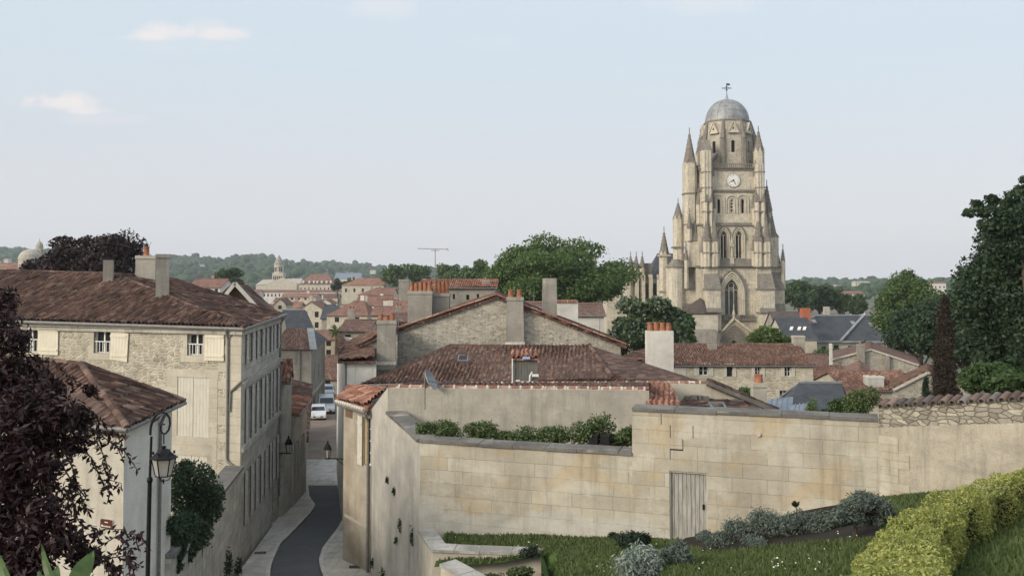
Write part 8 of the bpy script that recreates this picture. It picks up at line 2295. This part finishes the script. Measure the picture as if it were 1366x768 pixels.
# palm in the old town
pm = thing('palm_tree', 'small yellowing palm among the old town roofs', 'palm tree', (A(450, 450, 156).x, 156, EYE - 18))
c = A(449, 442, 156); m = MB(); m.tube([Vector((c.x - .2, 156, EYE - 18)), Vector((c.x, 156, c.z - .3))], [.28, .22], 8); m.build('trunk', M['bark'], pm)
V, r = [], np.random.default_rng(4); m = MB()
for k in range(46):
    a = r.uniform(0, 2 * math.pi); el = r.uniform(-.9, 1.1); L = r.uniform(1.2, 1.9); dv = Vector((math.cos(a) * math.cos(el), math.sin(a) * math.cos(el), math.sin(el))); sd_ = dv.cross(Vector((0, 0, 1))).normalized() * .26
    q = c + dv * L * .6; e = c + dv * L - Vector((0, 0, .25)); m.face([c, q - sd_, e, q + sd_])
m.build('crown', M['leaf_light'], pm)
# bushes by the cathedral porch and between roofs
plant('garden_shrub', 'loose pale green leafy tree in front of the cathedral porch', 'shrub', 1035, 447, 130, 24, 'leaf_light', 2400, .26, 71, .55, True)
plant('garden_shrub', 'bright shrub at the cathedral buttress beside the loose leafy tree', 'shrub', 1010, 450, 132, 14, 'leaf_light', 1200, .25, 72, .8, True)
plant('garden_shrub', 'rounded green bush behind the low chimney with an orange cap', 'shrub', 1003, 526, 46, 20, 'leaf_mid', 2200, .09, 73, .65, True)
plant('garden_shrub', 'strip of green creeper along the slate mansion foot', 'shrub', 1110, 468, 150, 22, 'leaf_mid', 900, .25, 74, .25, False)
plant('garden_shrub', 'small dark bush against the slate mansion wall', 'shrub', 1155, 463, 150, 9, 'leaf_dark', 700, .25, 75, 1.0, False)
plant('garden_shrub', 'lush green bush rising over the middle of the garden wall top', 'shrub', 1122, 546, 29, 24, 'leaf_mid', 5000, .036, 76, .6, True)
plant('garden_shrub', 'loose grey-green bush over the garden wall next to the tile capping', 'shrub', 1152, 533, 28.5, 22, 'leaf_ivy', 4200, .034, 77, 1.0, True)
plant('garden_shrub', 'thin upright weedy sprays in front of the zinc roofs', 'shrub', 1082, 545, 29, 10, 'leaf_light', 500, .032, 78, 1.4, True)
plant('garden_shrub', 'tangle of green behind the lush bush', 'shrub', 1100, 552, 29.4, 16, 'leaf_mid', 1100, .05, 79, .5, False)

# ------------------------------------------------------------------ garden planting in front of the wall
def ground_plant(name, label, cat, px, py_base, rpx, hz, mat, n, leaf, seed, parts=7, asp=.3, group=None, shell=.3):
    p = ground_at(px, py_base, lawn_z, 10, 31); p.z = lawn_z(p.x, p.y)
    s = p.y / F; r = random.Random(seed); lob = []
    for i in range(parts):
        a = r.uniform(0, 6.28); q = r.uniform(0, .6) * rpx * s; sz = r.uniform(.4, .62) * rpx * s
        lob.append(((p.x + q * math.cos(a), p.y + q * math.sin(a), p.z + r.uniform(.35, .75) * rpx * s * hz * 1.2), (sz, sz, sz * hz)))
    t = thing(name, label, cat, tuple(p), group)
    tb = MB()
    for l in lob[:5]: tb.tube([p, Vector(l[0]).lerp(p, .4), Vector(l[0])], [.025, .018, .006], 5)
    tb.build('stem', M['bark_dark'], t)
    foliage('foliage', M[mat], lob, n, leaf, t, shell, asp, up=.6, seed=seed)
    return t
ground_plant('lavender_bush', 'large silvery mounded lavender bush in the lawn bed', 'shrub', 862, 775, 40, .75, 'leaf_silver', 6500, .05, 81, 12)
ground_plant('lavender_bush', 'darker silvery bush touching the large lavender bush', 'shrub', 903, 752, 26, .8, 'leaf_lavender', 3000, .045, 82)
ground_plant('lavender_bush', 'silver bush spilling out of the bottom edge of the bed', 'shrub', 835, 790, 30, .7, 'leaf_silver', 2600, .045, 83)
ground_plant('juniper_shrub', 'dark spiky juniper in front of the wall near the plank door', 'shrub', 846, 733, 27, .7, 'leaf_conifer', 3600, .05, 84)
for i, (px, py, r_, hz, lab) in enumerate(((962, 730, 22, .7, 'low grey-green shrub nearest the plank door'), (990, 722, 27, .8, 'grey-green shrub second from the plank door'), (1022, 718, 32, .9, 'tallest grey-green shrub in the middle of the wall bed'), (1054, 715, 28, .85, 'grey shrub just before the silver tree'), (1086, 711, 26, .9, 'last grey shrub of the wall bed, under the silver tree'), (940, 722, 15, .7, 'small grey sprig at the foot of the plank door'), (1008, 730, 18, .6, 'low front shrub spilling over the edge of the wall bed'), (1118, 704, 24, .8, 'dusky shrub in the shade of the silver tree'), (1172, 698, 26, .7, 'dark low growth between the silver tree and the hedge'))):
    ground_plant('wall_shrub', lab, 'shrub', px, py, r_, hz, 'leaf_lavender' if i < 7 else 'leaf_conifer', 3000, .04, 90 + i, group='grey shrubs along the garden wall')
# silver olive-like tree with a short trunk
p = ground_at(1141, 718, lawn_z, 12, 31); s = p.y / F
ol = thing('olive_tree', 'small silver-leaved tree with a short bare trunk by the hedge', 'tree', tuple(p))
m = MB(); m.tube([p - Vector((0, 0, .1)), p + Vector((0, 0, .25)), p + Vector((.02, 0, .6))], [.06, .05, .045], 8)
lob = []; r = random.Random(8)
for px, py, q in ((1120, 688, 14), (1135, 676, 16), (1150, 668, 17), (1165, 668, 15), (1178, 675, 13), (1140, 690, 14), (1160, 684, 15), (1185, 685, 10), (1110, 693, 10), (1150, 660, 9), (1172, 692, 9)):
    c = A(px, py, p.y + r.uniform(-.25, .25)); lob.append((tuple(c), (q * s * 1.1, q * s * 1.1, q * s * .7)))
for l in lob[:8]: m.tube([p + Vector((.02, 0, .55)), Vector(l[0]).lerp(p + Vector((0, 0, .6)), .4), Vector(l[0])], [.035, .022, .006], 5)
m.build('trunk', M['bark'], ol); foliage('crown', M['leaf_lavender'], lob, 6500, .042, ol, .25, .28, .6, seed=9)
tw_ = thing('dead_stalk', 'thin dry flower stalk standing against the garden wall', 'plant', tuple(ground_at(1063, 715, lawn_z, 12, 31)))
p0 = ground_at(1063, 715, lawn_z, 12, 31); m = MB(); m.tube([p0, A(1063, 690, p0.y), A(1062, 673, p0.y)], .01, 5); m.build('stem', M['bark'], tw_); foliage('flower_head', M['leaf_conifer'], [(tuple(A(1062, 672, p0.y)), (.1, .1, .06))], 60, .04, tw_, .2)
# bed soil under the shrubs
m = MB()
def lp(px, py): q = ground_at(px, py, lawn_z, 10, 31); return Vector((q.x, q.y, lawn_z(q.x, q.y) + .03))
for k in range(24):
    f0_, f1_ = k / 24, (k + 1) / 24
    def edge(f):
        x = 905 + (1200 - 905) * f; q = lp(x, BEDY(x)); return q, Vector((q.x + .25 * (wall_line(q.x)[0] - q.y), wall_line(q.x + .25 * (wall_line(q.x)[0] - q.y))[0] - .02, 0))
    a, a2 = edge(f0_); b, b2 = edge(f1_)
    for j in range(6):
        g0, g1 = j / 6, (j + 1) / 6
        Q = [a.lerp(a2, g0), b.lerp(b2, g0), b.lerp(b2, g1), a.lerp(a2, g1)]; m.face([Vector((q.x, q.y, lawn_z(q.x, q.y) + .035)) for q in Q])
tag(m.build('flower_bed', M['soil']), kind='structure')
ground_plant('low_shrub', 'low dark green shrub in front of the pale parapet end', 'shrub', 708, 750, 16, .7, 'leaf_conifer', 1100, .04, 100)
for i, (px, py, rp, hz, lab) in enumerate(((650, 765, 22, .55, 'low spreading green plants in the parapet bed'), (690, 757, 20, .6, 'bushier green plant behind the spreading plants of the parapet bed'), (738, 756, 18, .8, 'dark clump of leaves at the end of the pale parapet'), (820, 720, 12, .6, 'small dark shrub sprig by the lavender bed'))):
    if i < 3: plant('bed_plant', lab, 'plant', px, py + 9, 24.9, rp, 'leaf_ivy', 1900, .04, 110 + i, hz * .8, False, None, 9)
    else: ground_plant('bed_plant', lab, 'plant', px, py, rp, hz, 'leaf_conifer', 700, .04, 113)
# weeds and ivy on the foot of the street face of the garden wall
for i, (px, py, r_, hz) in enumerate(((518, 640, 4, 2.4), (527, 655, 4, 3), (535, 700, 5, 4), (551, 715, 6, 5), (498, 750, 6, 2.4), (513, 764, 9, 2.0), (530, 720, 4, 3))):
    f = (px - 500) / 60
    u = wlS.L; d_ = 36.5 - 6.2 * f
    w_ = Wall(PE, V2(PC)); uu = w_.u_at(px, py); pz_ = w_.z_at(uu, py); q = w_.P(uu, pz_, .05); s = q.y / F
    tag(foliage('wall_weed', M['leaf_dark'], [(tuple(q), (r_ * s * .6, .08, r_ * s * hz * .5))], 90, .045, None, .1, .5, seed=200 + i), 'dark tuft of weed growing out of the stained street face of the garden wall', 'weed', 'weeds on the street face of the garden wall')

# ------------------------------------------------------------------ clipped hedge curving through the garden
HW, HH = .85, .74
hf = [(1132, 768), (1148, 738), (1168, 714), (1200, 690), (1250, 664), (1300, 643), (1366, 625), (1450, 607), (1540, 592)]
HB0 = [ground_at(px, py, lambda x, y: lawn_z(x, y) + HH, 5, 31) for px, py in hf]
d0_ = (HB0[0] - HB0[2]); d0_.z = 0; d0_.normalize()
HB0 = [HB0[0] + d0_ * 3.6, HB0[0] + d0_ * 1.8] + HB0
HB_ = []
for i in range(len(HB0) - 1):
    for k in range(5): q = HB0[i].lerp(HB0[i + 1], k / 5); HB_.append(q)
for _ in range(4): HB_ = [HB_[0]] + [(HB_[i - 1] + HB_[i] * 2 + HB_[i + 1]) / 4 for i in range(1, len(HB_) - 1)] + [HB_[-1]]
HB = [Vector((q.x, q.y, lawn_z(q.x, q.y))) for q in HB_]
hd = thing('clipped_hedge', 'yellow-green clipped hedge curving along the lawn', 'hedge', tuple(HB[2]))
def off_pts(P, w):
    o = []
    for i, p in enumerate(P):
        t = (P[min(i + 1, len(P) - 1)] - P[max(i - 1, 0)]); t.z = 0; t.normalize(); n = Vector((-t.y, t.x, 0)); q = p + n * w; o.append(Vector((q.x, q.y, lawn_z(q.x, q.y))))
    return o
HP = off_pts(HB, -HW)
hc = MB()
for i in range(len(HP) - 1):
    z = Vector((0, 0, HH * .72)); c0, c1 = (HP[i] + HB[i]) / 2, (HP[i + 1] + HB[i + 1]) / 2
    q = [HP[i].lerp(c0, .5), HP[i + 1].lerp(c1, .5), HB[i + 1].lerp(c1, .5), HB[i].lerp(c0, .5)]; hc.hexa([v - Vector((0, 0, .1)) for v in q], [v + z for v in q])
hc.build('branches', M['bark_dark'], hd)
def hedge_leaves(n):
    r = np.random.default_rng(17)
    P = np.array(HP); B = np.array(HB); m_ = len(P) - 1
    seg = np.linalg.norm(np.diff(P, axis=0), axis=1); k = r.choice(m_, n, p=seg / seg.sum()); f = r.random(n)
    a = P[k] * (1 - f)[:, None] + P[k + 1] * f[:, None]; b = B[k] * (1 - f)[:, None] + B[k + 1] * f[:, None]
    s = r.random(n); per = HW + 2 * HH; L = s * per
    lum = .07 * np.sin(a[:, 0] * 5 + 1) + .05 * np.sin(a[:, 0] * 11) + .04 * np.sin(a[:, 1] * 9)
    c = np.zeros((n, 3)); nr = np.zeros((n, 3)); t_ = (b - a); t_ /= np.linalg.norm(t_, axis=1, keepdims=True)
    fr_ = L < HH; tp = (L >= HH) & (L < HH + HW); bk = L >= HH + HW
    c[fr_] = a[fr_]; c[fr_, 2] += L[fr_]; nr[fr_] = -t_[fr_]
    g_ = ((L - HH) / HW)[:, None]; c[tp] = (a * (1 - g_) + b * g_)[tp]; c[tp, 2] += HH; nr[tp] = (0, 0, 1)
    c[bk] = b[bk]; c[bk, 2] += (per - L)[bk]; nr[bk] = t_[bk]
    # round the shoulders
    dt = np.minimum(np.abs(L - HH), np.abs(L - HH - HW)); c[:, 2] -= np.where(dt < .16, (.16 - dt) * .35, 0)
    c += nr * (lum[:, None] * 1.1 + .03 * np.sin(c[:, 2:] * 17 + c[:, :1] * 13) - np.abs(r.normal(0, .06, (n, 1))) + .02)
    nor = nr * .8 + r.normal(size=(n, 3)) * .75; nor /= np.linalg.norm(nor, axis=1, keepdims=True)
    v, q = leaf_quads(c, nor, r.uniform(.014, .027, n), .6, r, .15)
    mb = MB(); mb.add_np(v, q); return mb.build('foliage', M['leaf_hedge'], hd)
hedge_leaves(120000)

# ------------------------------------------------------------------ purple plum tree close to the viewer
pt_ = thing('purple_plum_tree', 'dark purple plum tree close to the viewer, its drooping sprays covering the whitewashed house', 'tree', (-7.2, 9.0, near_z(-7.2, 9.0)))
r = random.Random(12); lob = []
for px, py, q, d in ((-20, 440, 50, 9), (-10, 520, 60, 8.6), (30, 500, 36, 8.8), (40, 545, 42, 8.2), (10, 600, 60, 8), (70, 520, 22, 8.4), (80, 555, 32, 8.0), (60, 590, 36, 7.8), (105, 560, 20, 8.0), (100, 590, 22, 7.8), (30, 650, 44, 7.6), (-10, 700, 60, 7.4), (60, 690, 34, 7.4), (30, 740, 46, 7.2), (85, 720, 26, 7.3), (4, 400, 22, 9), (16, 455, 22, 9), (110, 745, 24, 7.2), (60, 625, 24, 7.7), (20, 770, 50, 7.1), (120, 520, 10, 8.2)):
    c = A(px, py, d + r.uniform(-.3, .3)); s = d / F; lob.append((tuple(c), (q * s, q * s * .9, q * s * .85)))
foliage('crown', M['leaf_plum'], lob, 17500, .036, pt_, .15, .33, .2, .9, seed=14)
# drooping sprays with paired leaves
tw = MB(); LC, LN, LS = [], [], []
rl = np.random.default_rng(9)
def spray(pts, d, dens=1.0, droop=.0):
    P = [A(x, y, d + (i * .04)) for i, (x, y) in enumerate(pts)]
    tw.tube(P, [max(.0025, .008 * (1 - i / len(P))) for i in range(len(P))], 5)
    for a, b in zip(P, P[1:]):
        n = max(2, int((b - a).length / .022 * dens))
        for k in range(n):
            q = a.lerp(b, (k + rl.random()) / n); dv = np.array([rl.normal(), rl.normal() * .8, rl.normal() - .55]); dv /= np.linalg.norm(dv)
            LC.append((q.x, q.y, q.z, *dv))
for pts, d in (([(105, 560), (128, 575), (148, 590), (164, 598)], 7.9), ([(95, 585), (122, 610), (136, 640), (147, 655)], 7.8), ([(100, 580), (130, 590), (140, 610), (146, 630)], 7.8), ([(70, 600), (95, 640), (110, 665), (118, 685)], 7.6), ([(60, 620), (85, 660), (100, 672), (112, 660)], 7.6), ([(85, 600), (100, 630), (104, 650)], 7.7), ([(60, 690), (95, 700), (122, 702)], 7.4), ([(70, 720), (110, 715), (140, 705), (165, 706)], 7.3), ([(90, 740), (130, 730), (160, 712), (186, 712)], 7.2), ([(100, 750), (140, 742), (160, 735), (175, 730)], 7.2), ([(120, 740), (150, 752), (165, 762)], 7.2), ([(20, 430), (32, 450), (28, 470)], 8.8), ([(40, 480), (62, 490), (70, 500)], 8.6), ([(80, 545), (110, 540), (128, 552)], 8.0), ([(70, 480), (95, 505), (118, 515)], 8.4), ([(100, 720), (140, 745), (170, 740), (180, 745)], 7.2), ([(30, 660), (60, 655), (84, 650)], 7.5), ([(110, 565), (135, 560), (150, 572)], 7.95), ([(60, 640), (80, 690), (86, 720)], 7.5)):
    spray(pts, d, 1.7)
    for k in range(3):
        i = r.randrange(1, len(pts)); x, y = pts[i]; spray([(x, y), (x + r.uniform(-6, 12), y + r.uniform(4, 16)), (x + r.uniform(-6, 20), y + r.uniform(14, 30))], d, 1.25)
LC = np.array(LC); dv = LC[:, 3:]; sz = rl.uniform(.022, .037, len(LC))
side = np.cross(dv, rl.normal(size=dv.shape)); side /= np.linalg.norm(side, axis=1, keepdims=True); nn = np.cross(dv, side)
b0 = LC[:, :3]; tip = b0 + dv * sz[:, None] * 2; mid = b0 + dv * sz[:, None] * .9
v = np.stack([b0, mid - side * sz[:, None] * .45 + nn * sz[:, None] * .12, tip, mid + side * sz[:, None] * .45 + nn * sz[:, None] * .12], 1).reshape(-1, 3)
lf = MB(); lf.add_np(v, np.arange(len(v)).reshape(-1, 4)); lf.build('leaves', M['leaf_plum'], pt_)
b = Vector((-7.2, 9.0, near_z(-7.2, 9.0))); tw.tube([b, b + Vector((.1, -.1, 1.5)), A(-60, 620, 8.8), A(-30, 500, 9)], [.16, .13, .1, .04], 8)
for l in lob[:16]: tw.tube([A(-60, 640, 8.8), Vector(l[0]).lerp(A(-60, 620, 8.8), .5), Vector(l[0])], [.05, .03, .006], 6)
tw.build('trunk', M['bark_dark'], pt_)
# long green leaves close by at the foot of the view
ol_ = thing('oleander_bush', 'long pointed green leaves of a bush right in front of the viewer', 'shrub', (-1.9, 3.3, near_z(-1.9, 3.3)))
m = MB(); st = MB()
def blade(x0, y0, x1, y1, w, d, bend=.1):
    a, b = A(x0, y0, d), A(x1, y1, d + .1); t = (b - a); sd_ = Vector((t.z, 0, -t.x)).normalized() * w * d / F; n = Vector((0, -1, 0)) * t.length * bend
    N_ = 8; L_, R_, Cc = [], [], []
    for k in range(N_ + 1):
        f = k / N_; wd = math.sin(math.pi * min(1, f * .93 + .07)) ** .8 * (1 if k < N_ else 0); c = a.lerp(b, f) + n * math.sin(math.pi * f)
        L_.append(c - sd_ * wd + Vector((0, -.004, 0))); R_.append(c + sd_ * wd + Vector((0, -.004, 0))); Cc.append(c)
    for k in range(N_): m.face([L_[k], Cc[k], Cc[k + 1], L_[k + 1]]); m.face([Cc[k], R_[k], R_[k + 1], Cc[k + 1]])
    st.tube([Vector((a.x * .9, a.y + .1, near_z(-1.9, 3.3))), a], [.012, .006], 5)
for q in ((96, 790, 126, 733, 13, 3.3), (85, 800, 56, 724, 6, 3.2), (20, 790, 0, 738, 8, 3.2), (60, 790, 52, 760, 9, 3.3), (70, 800, 78, 752, 10, 3.35), (-15, 800, -6, 745, 9, 3.2), (40, 800, 22, 766, 8, 3.25), (112, 800, 104, 748, 8, 3.4)): blade(*q)
m.build('foliage', M['leaf_blade'], ol_); st.build('stem', M['bark'], ol_)

# ------------------------------------------------------------------ the hazy evening air
hz = newmat('haze_air')[0]; nt = hz.node_tree; nt.nodes.clear()
pv = nd(nt, 'ShaderNodeVolumePrincipled', {'Color': (0.84, 0.91, 1.0), 'Density': 0.00013, 'Anisotropy': 0.0})
oo = nd(nt, 'ShaderNodeOutputMaterial'); nt.links.new(pv.outputs[0], oo.inputs['Volume'])
m = MB(); m.hexa([(-4100, -80, EYE - 26), (4100, -80, EYE - 26), (4100, 4050, EYE - 26), (-4100, 4050, EYE - 26)], [(-4100, -80, EYE + 130), (4100, -80, EYE + 130), (4100, 4050, EYE + 130), (-4100, 4050, EYE + 130)])
HAZE = True
if HAZE: tag(m.build('haze', hz), kind='stuff')
